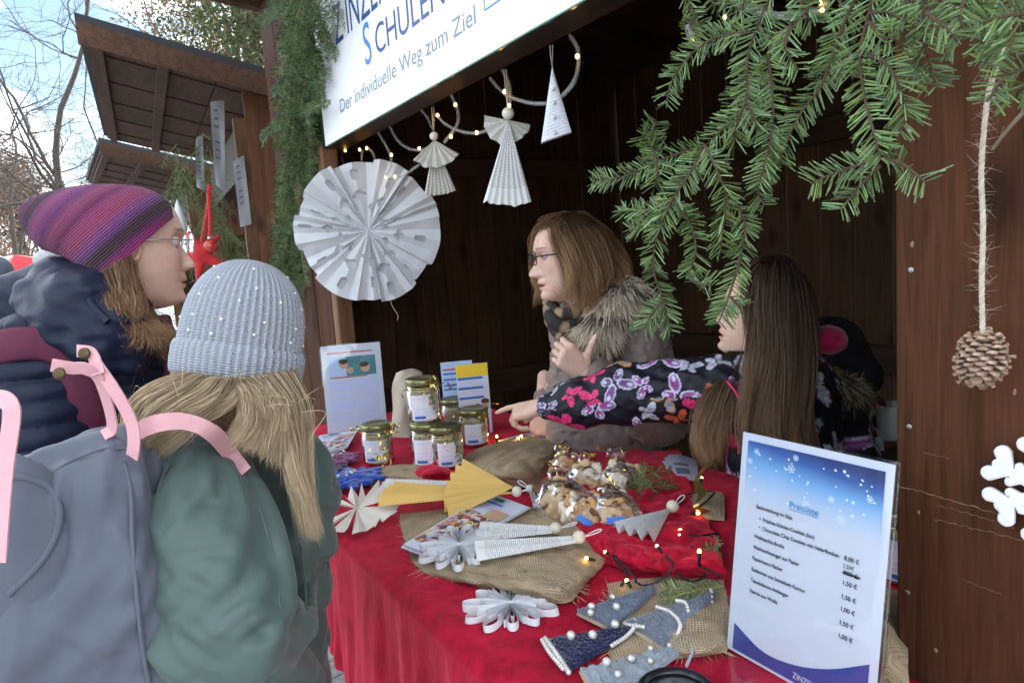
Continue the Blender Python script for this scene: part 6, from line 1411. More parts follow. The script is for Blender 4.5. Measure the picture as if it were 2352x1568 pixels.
def jar(label, base, r=.048, h=.128, lab=True, ribbon=True, seed=0, mix=0, tilt=0):
    g = np.random.default_rng(seed); t = thing('jar', label, 'jar', base, 'glass jars of baking mix'); hh = h-.020; I = (np.eye(3), base)
    def lp(p, n=40): return MB().lathe(p, n, M=I)
    obj('glass', lp([(0, .001), (r*.9, .001), (r, .008), (r, hh-.018), (r*.93, hh-.004), (r*.90, hh+.004), (r*.87, hh+.004), (r*.90, hh-.006), (r*.955, hh-.02), (r*.955, .01), (r*.88, .005), (0, .005)]), GLASS, t)
    ri = r*.945
    lay = [(0.006, .30, FLOUR), (.30, .52, CHOC if mix % 2 else FLOUR), (.52, .93, OATS)]
    for z0, z1, m_ in lay:
        z0 = max(.007, z0*hh)+.0003; z1 = z1*hh-.0003; obj('contents', lp([(0, z0), (ri*.97, z0), (ri*.985, z0+.002), (ri*.985, z1-.002), (ri*.97, z1), (0, z1)], 30), m_, t)
    lid = obj('lid', lp([(0, h-.001), (r*.62, h-.0012), (r*.68, h+.0008), (r*.93, h+.0006), (r*.985, h-.002), (r*1.0, h-.006), (r*1.0, h-.016), (r*.975, h-.018), (r*.96, h-.018)]), LIDM, t)
    if lab:
        cdir = nrm((CAM-base)*A(1, 1, 0)); c0 = math.atan2(cdir[1], cdir[0])+g.uniform(-.25, .25)
        def curved(name, a0, a1, z0, z1, m_, k):
            aa = np.linspace(c0+a0, c0+a1, 14); G = np.array([[base+A(math.cos(q)*(r+k), math.sin(q)*(r+k), z) for q in aa] for z in (z0, z1)]); obj(name, MB().grid(G), m_, t)
        curved('label_paper', -.80, .80, .014, hh-.022, LABELP, .0008)
        zt = hh-.022
        curved('label_print', .30, .74, zt-.032, zt-.004, PHOTOJ, .0012); curved('label_print', -.60, .05, .018, .026, BLUEP, .0012)
        for z in (zt-.012, zt-.040, zt-.050, zt-.058): curved('label_print', -.62, .10 if z > zt-.03 else .6, z, z+.0026, LILAC, .0012)
    if ribbon:
        mb = MB(); a = np.linspace(0, 2*PI, 30); mb.tube([base+A(math.cos(q)*r*.96, math.sin(q)*r*.96, hh-.004) for q in a], .0018, 5)
        for k in range(6):
            an = g.uniform(0, 6.3); p = base+A(math.cos(an)*r, math.sin(an)*r, hh); curl(mb, p, nrm(A(math.cos(an), math.sin(an), g.uniform(-1.2, .5))+CB*.4), g.uniform(.8, 1.8), .008, g.uniform(.03, .06), .005, seed*10+k)
        an = math.atan2(*(CAM-base)[[1, 0]])+.55; p = base+A(math.cos(an)*r*1.04, math.sin(an)*r*1.04, hh-.004)
        for k in range(3): curl(mb, p, nrm(g.normal(size=3)*.6+CB*.5+A(0, 0, .6)), .7, .012, .03, .007, seed*10+20+k)
        obj('ribbon', mb, GOLD, t)
        m2 = MB(); fir_twig(m2, [p, p+A(math.cos(an)*.012, math.sin(an)*.012, -.03), p+A(math.cos(an)*.012, math.sin(an)*.012, -.07)], .012, 500, seed); obj('fir_sprig', m2, NEEDLE, t)
    return t
LABELP = M('jar_label', (.70, .66, .72), .6, .02); PHOTOJ = photo_mat('jar_photo', [(.45, .08, .07), (.6, .5, .45), (.12, .22, .08), (.5, .2, .18)], 120.0, 3)
def fir_twig(mb, path, nl, dens, seed=0, up=None, n=None, tw=.0014, stem=True, droop=.0, flat=True):
    """a fir twig: stem tube with flat needles in two ranks and a looser top rank"""
    g = np.random.default_rng(seed); P = spline(path, 24 if len(path) > 2 else 10); sl = np.concatenate([[0], np.cumsum(np.linalg.norm(np.diff(P, axis=0), axis=1))]); tot = sl[-1]
    if stem: mb.tube(P, np.linspace(tw, tw*.5, len(P)), 5, c=A(3.2, 1.5, 1.5))
    k = max(4, int(tot*dens)); s_ = np.sort(g.uniform(.01, 1, k))*tot
    B = np.stack([np.interp(s_, sl, P[:, i]) for i in range(3)], 1); Tn = np.gradient(P, axis=0); D = np.stack([np.interp(s_, sl, Tn[:, i]) for i in range(3)], 1); D /= np.linalg.norm(D, axis=1)[:, None]
    vw = nrm(CAM-P.mean(0)) if up is None else nrm(up)
    vw = vw+g.normal(0, .25, 3); S = np.cross(D, vw); S /= np.maximum(np.linalg.norm(S, axis=1), 1e-6)[:, None]; Uu = np.cross(S, D)
    side = g.choice([-1, 1], k); th = np.where(g.uniform(size=k) < .78, g.normal(.15, .22, k), g.normal(.8, .25, k))
    fwd = g.normal(.62, .14, k); dr = S*(side*np.cos(th))[:, None]+Uu*np.sin(th)[:, None]+D*fwd[:, None]; dr /= np.linalg.norm(dr, axis=1)[:, None]
    tp = np.minimum(1, np.minimum((s_/tot)*6+.5, (1-s_/tot)*5+.55)); L_ = nl*g.normal(1, .12, k)*tp
    W_ = np.cross(dr, Uu+.4*g.normal(size=(k, 3))); W_ /= np.maximum(np.linalg.norm(W_, axis=1), 1e-6)[:, None]
    wd = np.full(k, .00085)
    bend = Uu*g.normal(.0, .12, (k, 1))+D*.14
    p0 = B; p1 = B+dr*(L_*.5)[:, None]+bend*(L_*.10)[:, None]; p2 = B+dr*(L_*.94)[:, None]+bend*(L_*.32)[:, None]; p3 = B+dr*L_[:, None]+bend*(L_*.36)[:, None]
    ww = W_*wd[:, None]
    V_ = np.stack([p0-ww*.5, p0+ww*.5, p1-ww, p1+ww, p2-ww*.85, p2+ww*.85, p3], 1).reshape(-1, 3)
    o = np.arange(k)[:, None]*7
    F4 = np.concatenate([o+A(0, 1, 3, 2).astype(int), o+A(2, 3, 5, 4).astype(int)]); F3 = o+A(4, 5, 6).astype(int)
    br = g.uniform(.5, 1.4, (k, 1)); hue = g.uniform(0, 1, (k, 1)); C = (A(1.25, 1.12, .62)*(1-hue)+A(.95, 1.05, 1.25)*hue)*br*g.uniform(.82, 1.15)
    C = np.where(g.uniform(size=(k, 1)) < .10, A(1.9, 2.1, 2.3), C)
    mb.add(V_, F4, 0, np.repeat(C, 7, 0)); mb.f.append((F3+(mb.n-len(V_)), 0))
NEEDLE = M('fir_needles', (.096, .152, .056), .42, .15, 40, tint=True, spec=.5)
zl = .128
top = PZ(977, 968, ZT+zl)
jar('topmost glass jar of the stack, gold lid and pink-white label', A(top[0], top[1], ZT+zl+.001), seed=1, mix=1)
jar('glass jar carrying the topmost one at the middle of the pile', A(top[0], top[1], ZT), seed=2, ribbon=False, mix=1)
jl_ = jar('glass jar standing apart at the left of the pile with gold bow on its lid', T(872, 1062), .046, .122, seed=3)
jar('front glass jar of the pile with fir sprig and gold ribbon', T(1030, 1070), .048, .122, seed=4, mix=1)
jar('right-hand glass jar of oats in front of the yellow leaflets', T(1092, 1020), .049, .118, seed=5)
jar('rear glass jar half hidden behind the stacked jars', T(1048, 992), .046, .120, seed=6, lab=False, ribbon=False)
jar('glass jar just behind the top edge of the price list', PZ(1765, 1040, ZT+.118)*A(1, 1, 0)+A(0, 0, ZT), .044, .118, seed=8, lab=False)
jar('glass jar squeezed between the price list and the right front board', T(2078, 1330), .044, .125, seed=9)
mb = MB()
for k in range(5): curl(mb, T(872, 1062, .122)+A(.01*(k-2), .006*(k % 2), 0), nrm(A((k-2)*.5, .2, .5)), .9, .012, .035, .008, 300+k)
obj('bow', mb, GOLD, jl_)
mb = MB(); cols_ = [[(896, 1002), (902, 940), (900, 890), (910, 856)], [(920, 1004), (922, 945), (918, 890), (926, 850)], [(945, 1004), (946, 945), (950, 890), (946, 848)], [(968, 1000), (966, 940), (972, 890), (966, 856)]]
Gp = patch([[PD(x, y, 2.14+(.025 if i in (1, 2) else 0)*-1+.012*((i+j) % 2)) for j, (x, y) in enumerate(c_)] for i, c_ in enumerate(cols_)], 20, 20); mb.grid(Gp); mb.grid(Gp[::-1]-CB*.05)
for E_ in (Gp[0], Gp[-1], Gp[:, 0], Gp[:, -1]): mb.grid(np.stack([E_, E_-CB*.05]))
tag(obj('gift_bag', mb, M('bag_paper', (.46, .39, .31), .8, .1, 20, .3, 60), smooth=False), 'pale crumpled paper bag standing between the information sheet and the jars', 'paper bag')
# ------------------------------------------------------------------ brochures
def brochure(label, corners, n=1, th=.0025, lift=.004, crowd=None, logo=False, grp='brochures on the counter'):
    c = [T(*q, lift) for q in corners]; t = thing('brochure', label, 'brochure', sum(c)/4, grp)
    for k in range(n):
        g = np.random.default_rng(k+int(corners[0][0])); off = A(g.normal(0, .004), g.normal(0, .004), -k*(th+.0004)+n*(th+.0004)) if k else A(0, 0, n*(th+.0004))
        G = patch([[c[0], (c[0]+c[1])/2+A(0, 0, .002), c[1]], [(c[0]+c[3])/2, sum(c)/4+A(0, 0, .002), (c[1]+c[2])/2], [c[3], (c[3]+c[2])/2, c[2]]], 8, 8)+off
        mb = MB().grid(G); mb.grid(G[::-1]-A(0, 0, th))
        for E_ in (G[0], G[-1], G[:, 0], G[:, -1]): mb.grid(np.stack([E_, E_-A(0, 0, th)]))
        obj('leaf', mb, SHEET, t, smooth=False)
    top = A(0, 0, n*(th+.0004)+.0018)
    def q(u, v_): return lerp(lerp(c[0], c[1], u), lerp(c[3], c[2], u), v_)+top+A(0, 0, .002*math.sin(PI*u)*math.sin(PI*v_))
    def pr(nm, u0, v0, u1, v1, m_, o=0):
        G = np.array([[q(lerp(u0, u1, a), lerp(v0, v1, b))+A(0, 0, o) for b in np.linspace(0, 1, 5)] for a in np.linspace(0, 1, 5)]); obj(nm, MB().grid(G), m_, t)
    if crowd: pr('photo_print', *crowd, CROWD)
    pr('tan_print', .62, .55, .78, .95, M('print_tan', (.50, .32, .20), .5, .08), .0004)
    for k in range(4): pr('text_print', .74+.03*k, .15, .75+.03*k, .55+.05*(k % 2), LILAC, .0006)
    if logo: pr('logo_print', .90, .25, .95, .5, M('print_green', (.02, .16, .14), .5, .1), .0006); pr('logo_print', .84, .1, .87, .6, BLUEP, .0006)
brochure('stack of colourful brochures lying under the white quilled flower', [(928, 1258), (1130, 1140), (1215, 1172), (1010, 1290)], 3, lift=.024, crowd=(.08, .05, .66, .80), logo=True)
brochure('brochure stack at the left end beside the wool stars', [(700, 1062), (735, 1005), (822, 992), (800, 1030)], 3, lift=.012, crowd=(.06, .1, .6, .9), logo=True)
brochure('printed leaflet lying under the hand at the back of the counter', [(1140, 1015), (1230, 992), (1315, 1000), (1240, 1025)], 1, lift=.004, crowd=(.1, .1, .8, .8))
c = [T(1510, 1048, .012), T(1600, 1055, .006), T(1605, 1105, .004), T(1545, 1110, .010)]
t = thing('paper_sheet', 'loose white printed sheet behind the cookie bags', 'paper', sum(c)/4)
G = patch([[c[0], (c[0]+c[1])/2+A(0, 0, .01), c[1]], [(c[0]+c[3])/2+A(0, 0, .012), sum(c)/4+A(0, 0, .014), (c[1]+c[2])/2+A(0, 0, .004)], [c[3], (c[3]+c[2])/2+A(0, 0, .006), c[2]]], 12, 12); obj('sheet', MB().grid(G).grid(G-A(0, 0, .0008)), SHEET, t)
for k in range(3):
    u0 = .5+.14*k; Gk = np.array([[G[int(a*11), int(b*11)]+A(0, 0, .0012) for b in (.35, .5, .65, .8)] for a in (u0, u0+.09)]); obj('text_print', MB().grid(Gk[:, :]), GREYTXT, t)
# ------------------------------------------------------------------ bags of cookies
FILM = None
def film():
    q, nt, b = newmat('cellophane'); L = nt.links.new
    gl = N(nt, 'ShaderNodeBsdfGlossy', i={'Roughness': .16, 'Color': (.95, .97, 1, 1)}); tr = N(nt, 'ShaderNodeBsdfTransparent', i={'Color': (.96, .97, .98, 1)}); fr = N(nt, 'ShaderNodeFresnel', i={'IOR': 1.5})
    tc = N(nt, 'ShaderNodeTexCoord'); nz = N(nt, 'ShaderNodeTexNoise', i={'Scale': 70.0, 'Detail': 4.0}); L(tc.outputs['Object'], nz.inputs['Vector']); bp = N(nt, 'ShaderNodeBump', i={'Strength': .6, 'Distance': .004}); L(nz.outputs[0], bp.inputs['Height'])
    L(bp.outputs[0], gl.inputs['Normal']); L(bp.outputs[0], fr.inputs['Normal'])
    ml = N(nt, 'ShaderNodeMath', operation='MULTIPLY_ADD', i={1: .85, 2: .02}); L(fr.outputs[0], ml.inputs[0]); mx = N(nt, 'ShaderNodeMixShader'); L(ml.outputs[0], mx.inputs[0]); L(tr.outputs[0], mx.inputs[1]); L(gl.outputs[0], mx.inputs[2]); L(mx.outputs[0], nt.nodes['Material Output'].inputs[0])
    return q
FILM = film()
COOK = [M('cookie_pale', (.58, .39, .21), .75, .22, 40, .5, 200), M('cookie_golden', (.48, .27, .115), .75, .25, 40, .5, 200), M('cookie_iced', (.62, .52, .40), .6, .15, 40, .4, 150), M('cookie_dark', (.13, .06, .03), .7, .3, 50, .5, 200)]
CK = []
for sh_ in range(3):
    a = np.linspace(0, 2*PI, 40, endpoint=False); rr = (1+.16*np.cos(a*(5, 6, 3)[sh_]))*.021
    rows = []
    for z, k in ((-.0045, .9), (-.0035, 1.0), (.002, 1.0), (.0045, .88), (.005, .5), (.0052, .02)): rows.append(np.stack([rr*k*np.cos(a), rr*k*np.sin(a)*(1, 1, .75)[sh_], np.full(40, z)], -1))
    rows.insert(0, np.stack([np.zeros(40), np.zeros(40), np.full(40, -.0045)], -1)); CK.append(np.array(rows))
LBL = M('bag_label', (.06, .20, .62), .5, .05)
def cookie_bag(label, c, dims, up, seed, lab=True):
    g = np.random.default_rng(seed); t = thing('cookie_bag', label, 'cookie bag', (c[0], c[1], ZT), 'cellophane bags of cookies')
    Rm = frame(nrm(CR*A(1, 1, 0)), up)
    me = []
    for q in range(3):
        m_ = MB().grid(CK[q], closev=True).mesh('cookie'); me.append(m_)
    meshes = {}
    for k in range(26):
        p = g.uniform(-1, 1, 3); p /= max(1, np.linalg.norm(p)*1.12); q = int(g.integers(3)); ci = int(g.choice(4, p=[.42, .26, .24, .08]))
        if (q, ci) not in meshes: mm = me[q].copy(); mm.materials.append(COOK[ci]); meshes[(q, ci)] = mm
        o = obj('cookie', meshes[(q, ci)], None, t, loc=c+Rm@(p*A(*dims)*.78)); d = nrm(CB*.7+A(0, 0, .5)+g.normal(0, .45, 3)); o.rotation_euler = Vector(d).to_track_quat('Z', 'Y').to_euler(); o.rotation_euler.rotate_axis('Z', g.uniform(0, 6)); s_ = g.uniform(1.0, 1.35); o.scale = (s_, s_, s_)
    def fn(P):
        Q = (P-c)@Rm; d = ell(Q, (0, 0, 0), dims); nk = A(0, 0, dims[2]*1.0); d = smin(d, cap(Q, nk*.7, nk*1.2, dims[0]*.4, .008), .02); d = smin(d, cap(Q, nk*1.25, nk*1.6, .006, .022, (A(0, 1, 0), .4)), .008)
        return d+.0045*np.abs(wob(P, 60, seed))+.004*np.abs(wob(P, 120, seed+1))-.004
    r = max(dims)*2.2; mb = MB(); add_sdf(mb, fn, c-r, c+r, .0042); obj('cellophane', mb, FILM, t)
    if lab:
        p = c+CB*dims[1]*1.03+A(0, 0, dims[2]*.05)+CR*g.normal(0, .008); X = nrm(CR+CU*g.normal(-.3, .2)); Yv = nrm(np.cross(CB, X)); v = [p+X*x+Yv*y+CB*z for x, y, z in ((-.019, -.0065, 0), (0, -.0065, .002), (.019, -.0065, 0), (.019, .0065, 0), (0, .0065, .002), (-.019, .0065, 0))]
        obj('label_tag', MB().add(v, [(0, 1, 4, 5), (1, 2, 3, 4)]), LBL, t, smooth=False)
    mb = MB(); nk = c+Rm@A(0, 0, dims[2]*1.25)
    for k in range(5): curl(mb, nk, nrm(g.normal(size=3)+CB*.7+A(0, 0, .2)), g.uniform(.6, 1.4), .011, g.uniform(.03, .07), .0075, seed*20+k)
    a = np.linspace(0, 2*PI, 16); mb.tube([nk+Rm@A(math.cos(q)*.011, math.sin(q)*.011, 0) for q in a], .002, 5); obj('ribbon', mb, GOLD, t)
cookie_bag('left cookie bag with blue tag leaning on the red runner', T(1288, 1150, .045), (.062, .050, .052), nrm(A(0, 0, .45)+CR*.35-CB*.9), 1)
cookie_bag('middle front cookie bag with blue tag', T(1350, 1185, .038), (.052, .046, .046), nrm(A(0, 0, .35)-CB*.95+CR*.1), 2)
cookie_bag('right front cookie bag with blue tag and flower cookies', T(1412, 1182, .042), (.052, .048, .050), nrm(A(0, 0, .4)-CB*.95-CR*.15), 3)
cookie_bag('rear left cookie bag with shiny gold ribbon curls', T(1345, 1105, .045), (.045, .042, .042), nrm(A(0, 0, .6)-CB*.7), 4, lab=False)
cookie_bag('rear right cookie bag beside the fir sprig', T(1425, 1105, .048), (.046, .042, .044), nrm(A(0, 0, .6)-CB*.6+CR*.3), 5, lab=False)
cookie_bag('rearmost cookie bag knotted close to the seller', T(1300, 1075, .035), (.04, .036, .036), nrm(A(0, 0, .6)-CB*.6), 6, lab=False)
# gold ribbon curls by the price list
mb = MB(); q = spline([T(1650, 1050, .10), T(1618, 1075, .085), T(1600, 1105, .07), T(1612, 1135, .055), T(1598, 1160, .04), T(1622, 1178, .02)], 60); mb.ribbon(q, nrm(CR+CU*.4), .016+.004*np.sin(np.linspace(0, 14, 60)))
tag(obj('gold_ribbon', mb, GOLD), 'long wavy gold ribbon hanging at the left edge of the price list', 'ribbon')
# ------------------------------------------------------------------ price list in its acrylic stand
def price_list():
    bl, br = T(1664, 1489), T(2012, 1688); X, Y_, nn = sheet_frame(bl, br, .3, .16); w_ = .216; h = .318
    t = thing('price_list', 'printed price list in a clear acrylic table stand, blue snowflake header', 'price list', (bl+br)/2); k = w_; W0 = float(np.linalg.norm(br-bl)); w_ = W0; k = w_
    def slab(nm, x0, x1, y0, y1, z0, z1, m_): 
        v = [bl+X*x+Y_*y+nn*z for z in (z1, z0) for x, y in ((x0, y0), (x1, y0), (x1, y1), (x0, y1))]; return obj(nm, MB().add(v, [(0, 1, 2, 3), (7, 6, 5, 4), (0, 4, 5, 1), (1, 5, 6, 2), (2, 6, 7, 3), (3, 7, 4, 0)]), m_, t, smooth=False)
    slab('sheet', .004, w_-.004, .004, h-.004, -.001, 0, SHEET); slab('cover', 0, w_, 0, h, .0030, .0046, ACRY); slab('back_cover', 0, w_, 0, h, -.0045, -.003, ACRY)
    fx = nrm(nn*A(1, 1, 0)); v = [bl+X*x+fx*z+A(0, 0, y) for y in (.001, .003) for x, z in ((0, .006), (w_, .006), (w_, .085), (0, .085))]; obj('foot', MB().add(v, [(3, 2, 1, 0), (4, 5, 6, 7), (0, 1, 5, 4), (1, 2, 6, 5), (2, 3, 7, 6), (3, 0, 4, 7)]), ACRY, t, smooth=False)
    obj('edge', MB().tube([bl+X*(w_+.001), bl+X*(w_+.001)+Y_*h], .0012, 6), ACRY, t)
    # blue graded header (a printed gradient) and foot curve
    q, nt, b = newmat('print_header'); L = nt.links.new; at = N(nt, 'ShaderNodeAttribute', attribute_name='uvp'); sx = N(nt, 'ShaderNodeSeparateXYZ'); L(at.outputs['Vector'], sx.inputs[0]); cr = N(nt, 'ShaderNodeValToRGB'); e = cr.color_ramp.elements
    e[0].position = 0; e[0].color = (.55, .58, .69, 1); e[1].position = 1; e[1].color = (.012, .025, .14, 1)
    for p, c in ((.25, (.42, .52, .70, 1)), (.55, (.16, .36, .66, 1)), (.8, (.035, .10, .34, 1))): z = e.new(p); z.color = c
    L(sx.outputs[1], cr.inputs[0]); L(cr.outputs[0], b.inputs['Base Color']); b.inputs['Roughness'].default_value = .4
    m = .014; G = np.array([[bl+X*x+Y_*y+nn*.0006 for x in np.linspace(m, w_-m, 12)] for y in np.linspace(h-.10, h-m, 16)]); uv = np.array([[(x, min(1, max(0, (y*(.80+.35*x))))) for x in np.linspace(0, 1, 12)] for y in np.linspace(0, 1, 16)])
    obj('header_print', MB().grid(G, u=uv), q, t)
    FL = M('flake_print', (.62, .76, .90), .5, .05); g = np.random.default_rng(4)
    for i in range(46):
        x = g.uniform(m+.004, w_-m-.004); y = h-m-.004-abs(g.normal(0, .03))-.012*g.uniform(); y = max(y, h-.085); r = g.choice([.0012, .0016, .0022, .0042, .0055], p=[.4, .3, .15, .1, .05]); mb = MB()
        if r < .003: a = np.linspace(0, 2*PI, 8, endpoint=False); mb.add([bl+X*(x+r*math.cos(q_))+Y_*(y+r*math.sin(q_))+nn*.001 for q_ in a], [tuple(range(8))])
        else:
            for k_ in range(6):
                a = k_*PI/3+.2; d = X*math.cos(a)+Y_*math.sin(a); s_ = X*-math.sin(a)+Y_*math.cos(a); o = bl+X*x+Y_*y+nn*.001; mb.add([o-s_*.0005, o+d*r-s_*.0005, o+d*r+s_*.0005, o+s_*.0005], [(0, 1, 2, 3)])
                o2 = o+d*r*.6; 
                for sg in (1, -1): mb.add([o2-d*.0005, o2+s_*sg*r*.35+d*r*.3, o2+s_*sg*r*.35+d*(r*.3+.0008), o2+d*.0005], [(0, 1, 2, 3)])
        obj('snowflake_print', mb, FL, t, smooth=False)
    xs = np.linspace(m, w_-m, 24); up_ = [float(q_[1]) for q_ in spline([(0, .0445), (1, .026), (2, .030), (3, .048), (4, .077)], 24)]
    G = np.array([[bl+X*x+Y_*y+nn*.0006 for y in (.008, max(.010, u_))] for x, u_ in zip(xs, up_)]); obj('footer_print', MB().grid(G), M('print_footer', (.035, .06, .26), .45, .05), t, smooth=False)
    RR = np.stack([X, Y_, nn], 1); PH = M('print_heading', (.015, .22, .50), .5, .03)
    def tx(s, x, y, size, m_=INKB, fit=None, align='LEFT', bold=.00012): return text('text_print', s, size, RR, bl+X*x+Y_*y+nn*.0012, m_, t, fit=fit, align=align, bold=bold, sx=.86)
    kx = w_/.21
    tx('Preisliste', .082*kx, h-.089, .0125, PH, fit=.042); flatprint('underline_print', (.082*kx, h-.0915, .082*kx+.042, h-.0907), PH, t, bl, X, Y_, nn, .0012)
    y0 = h
    rows = [('Backmischung im Glas', .034, .104), ('•  Früchte-Schoko-Cookies (bio)', .040, .119), ('•  Chocolate Chip Cookies mit Haferflocken', .040, .131), ('Weihnachts-Bretle', .034, .145), ('Weihnachtsengel aus Papier', .034, .160), ('Papierstern-Fächer', .034, .1755), ('Eisblumen aus bemaltem Karton', .034, .191), ('Tannenbaum-Anhänger', .034, .206), ('Sterne aus Wolle', .034, .221)]
    for s, x, dy in rows: tx(s, x*kx, y0-dy, .0074, fit=.112*kx if 'Haferflocken' in s else None)
    for s, dy in (('8,00 €', .131), ('3,00 €', .1485), ('1,50 €', .161), ('1,50 €', .178), ('1,00 €', .193), ('1,50 €', .210), ('1,00 €', .226)): tx(s, .158*kx, y0-dy, .0078, fit=.019 if s[0] != '3' else .019)
    tx('2,50€', .157*kx, y0-.1405, .0072, M('ink_biro', (.02, .03, .10), .5, .1), bold=0)
    mb = MB(); zz = [(.157, .147), (.162, .1445), (.165, .1475), (.170, .145), (.173, .148), (.178, .1455), (.157, .1465), (.178, .147)]
    mb.tube(np.array([bl+X*(x*kx)+Y_*(y0-y)+nn*.0014 for x, y in spline(zz, 60)]), .0006, 4); obj('pen_stroke', mb, INKB, t)
    tx('ZINZENDORF', .105*kx, .014, .0105, M('print_white', (.7, .72, .8), .5, .02), bold=0)
price_list()
# black bowl standing at the front edge of the counter
c = T(1556, 1652); t = thing('bowl', 'black round bowl with a thick rim at the bottom edge', 'bowl', c); BL = M('bowl_black', (.010, .010, .013), .28, .15, 12, spec=.5)
obj('rim', MB().lathe([(.038, .036), (.043, .042), (.047, .040), (.048, .034), (.045, .028)], 48, M=(np.eye(3), c)), BL, t); obj('shell', MB().lathe([(0, .001), (.030, .001), (.041, .018), (.0445, .0285), (.041, .035), (.036, .028), (.027, .008), (0, .006)], 48, M=(np.eye(3), c)), BL, t)
# ------------------------------------------------------------------ fairy lights on the counter
WIRE = M('cable_black', (.008, .010, .016), .45, .1); LED = M('led_warm', (1, .55, .12), .3, 0, emis=6.0, ecol=(1, .50, .10)); SOCK = WIRE
def lights(label, pts, leds, h=.012):
    t = thing('fairy_lights', label, 'fairy lights', T(*pts[0][:2]), 'battery fairy lights on the counter')
    P = spline([T(p[0], p[1], p[2] if len(p) > 2 else h) for p in pts], len(pts)*9)
    obj('cable', MB().tube(P, .0017, 6), WIRE, t); P2 = P+A(.0018, .0012, .0006)*np.sin(np.arange(len(P))*1.1)[:, None]; obj('cable', MB().tube(P2, .0014, 6), WIRE, t)
    for a, b in leds:
        a, b = T(*a), T(*b); d = nrm(b-a); e = obj('socket', MB().tube([a, lerp(a, b, .75)], [.0026, .0033], 8), SOCK, t)
        obj('bulb', MB().tube([lerp(a, b, .75), lerp(a, b, .92), b, b+d*.001], [.0028, .0030, .0024, .0008], 8), LED, t)
lights('string of warm lights across the red runner beside the price list', [(1425, 1345, .008), (1440, 1318, .02), (1415, 1290, .03), (1410, 1275, .04), (1450, 1315, .03), (1470, 1342, .02), (1510, 1335, .02), (1545, 1300, .045), (1530, 1275, .05), (1560, 1318, .03), (1590, 1335, .025), (1620, 1320, .03), (1610, 1300, .04), (1660, 1325, .03)],
       [((1400, 1272, .042), (1388, 1266, .046)), ((1520, 1268, .052), (1508, 1252, .058)), ((1606, 1298, .042), (1606, 1262, .056)), ((1450, 1348, .012), (1438, 1330, .022)), ((1368, 1286, .03), (1344, 1281, .034))])
lights('string of warm lights behind the right paper angel', [(1515, 1140, .02), (1545, 1170, .02), (1580, 1135, .03), (1640, 1130, .03), (1600, 1170, .02), (1570, 1215, .03), (1600, 1230, .03), (1650, 1225, .02), (1590, 1262, .02)],
       [((1585, 1178, .02), (1606, 1178, .024)), ((1565, 1228, .03), (1562, 1215, .036)), ((1572, 1240, .03), (1560, 1228, .034)), ((1590, 1255, .03), (1590, 1280, .026)), ((1470, 1190, .03), (1476, 1182, .036)), ((1610, 1110, .03), (1612, 1096, .036)), ((1538, 1240, .02), (1537, 1222, .03)), ((1490, 1145, .02), (1498, 1140, .03))])
lights('string of warm lights behind the burlap hump near the jars', [(1130, 1015, .01), (1150, 1030, .012), (1180, 1025, .012), (1215, 1035, .012), (1225, 1040, .012), (1260, 1030, .012), (1285, 1015, .012)],
       [((1142, 1025, .01), (1141, 1000, .022)), ((1150, 1030, .01), (1140, 1027, .016)), ((1188, 1022, .012), (1190, 1005, .024)), ((1194, 1022, .012), (1197, 1000, .024)), ((1275, 1020, .012), (1280, 1012, .018)), ((1038, 1100, .008), (1035, 1092, .014)), ((1000, 1085, .02), (996, 1078, .026))])
# fir sprigs on the counter
def sprig(label, lines, nl=.016, dens=700, seed=0):
    t = thing('fir_sprig', label, 'fir sprig', T(*lines[0][0]))
    for k, l in enumerate(lines): mb = MB(); fir_twig(mb, [T(*p) for p in l], nl, dens, seed+k); obj('twig', mb, NEEDLE, t)
sprig('green fir sprig tucked behind the right cookie bags', [[(1420, 1130, .03), (1460, 1105, .06), (1500, 1085, .07), (1540, 1080, .06)], [(1440, 1125, .03), (1480, 1120, .045), (1520, 1115, .04), (1548, 1112, .03)], [(1450, 1115, .04), (1470, 1090, .07), (1490, 1070, .085)], [(1440, 1140, .02), (1470, 1145, .03), (1500, 1150, .02)]], .018, 900, 40)
sprig('fir sprig above the grey felt trees', [[(1660, 1345, .03), (1600, 1355, .03), (1550, 1368, .025), (1515, 1375, .02)], [(1600, 1355, .03), (1560, 1350, .03), (1520, 1352, .025)]], .014, 900, 50)
sprig('small leafy sprig at the left edge of the price list', [[(1655, 1290, .01), (1640, 1262, .03), (1650, 1240, .04)], [(1645, 1270, .02), (1628, 1258, .03), (1618, 1262, .03)]], .013, 700, 60)

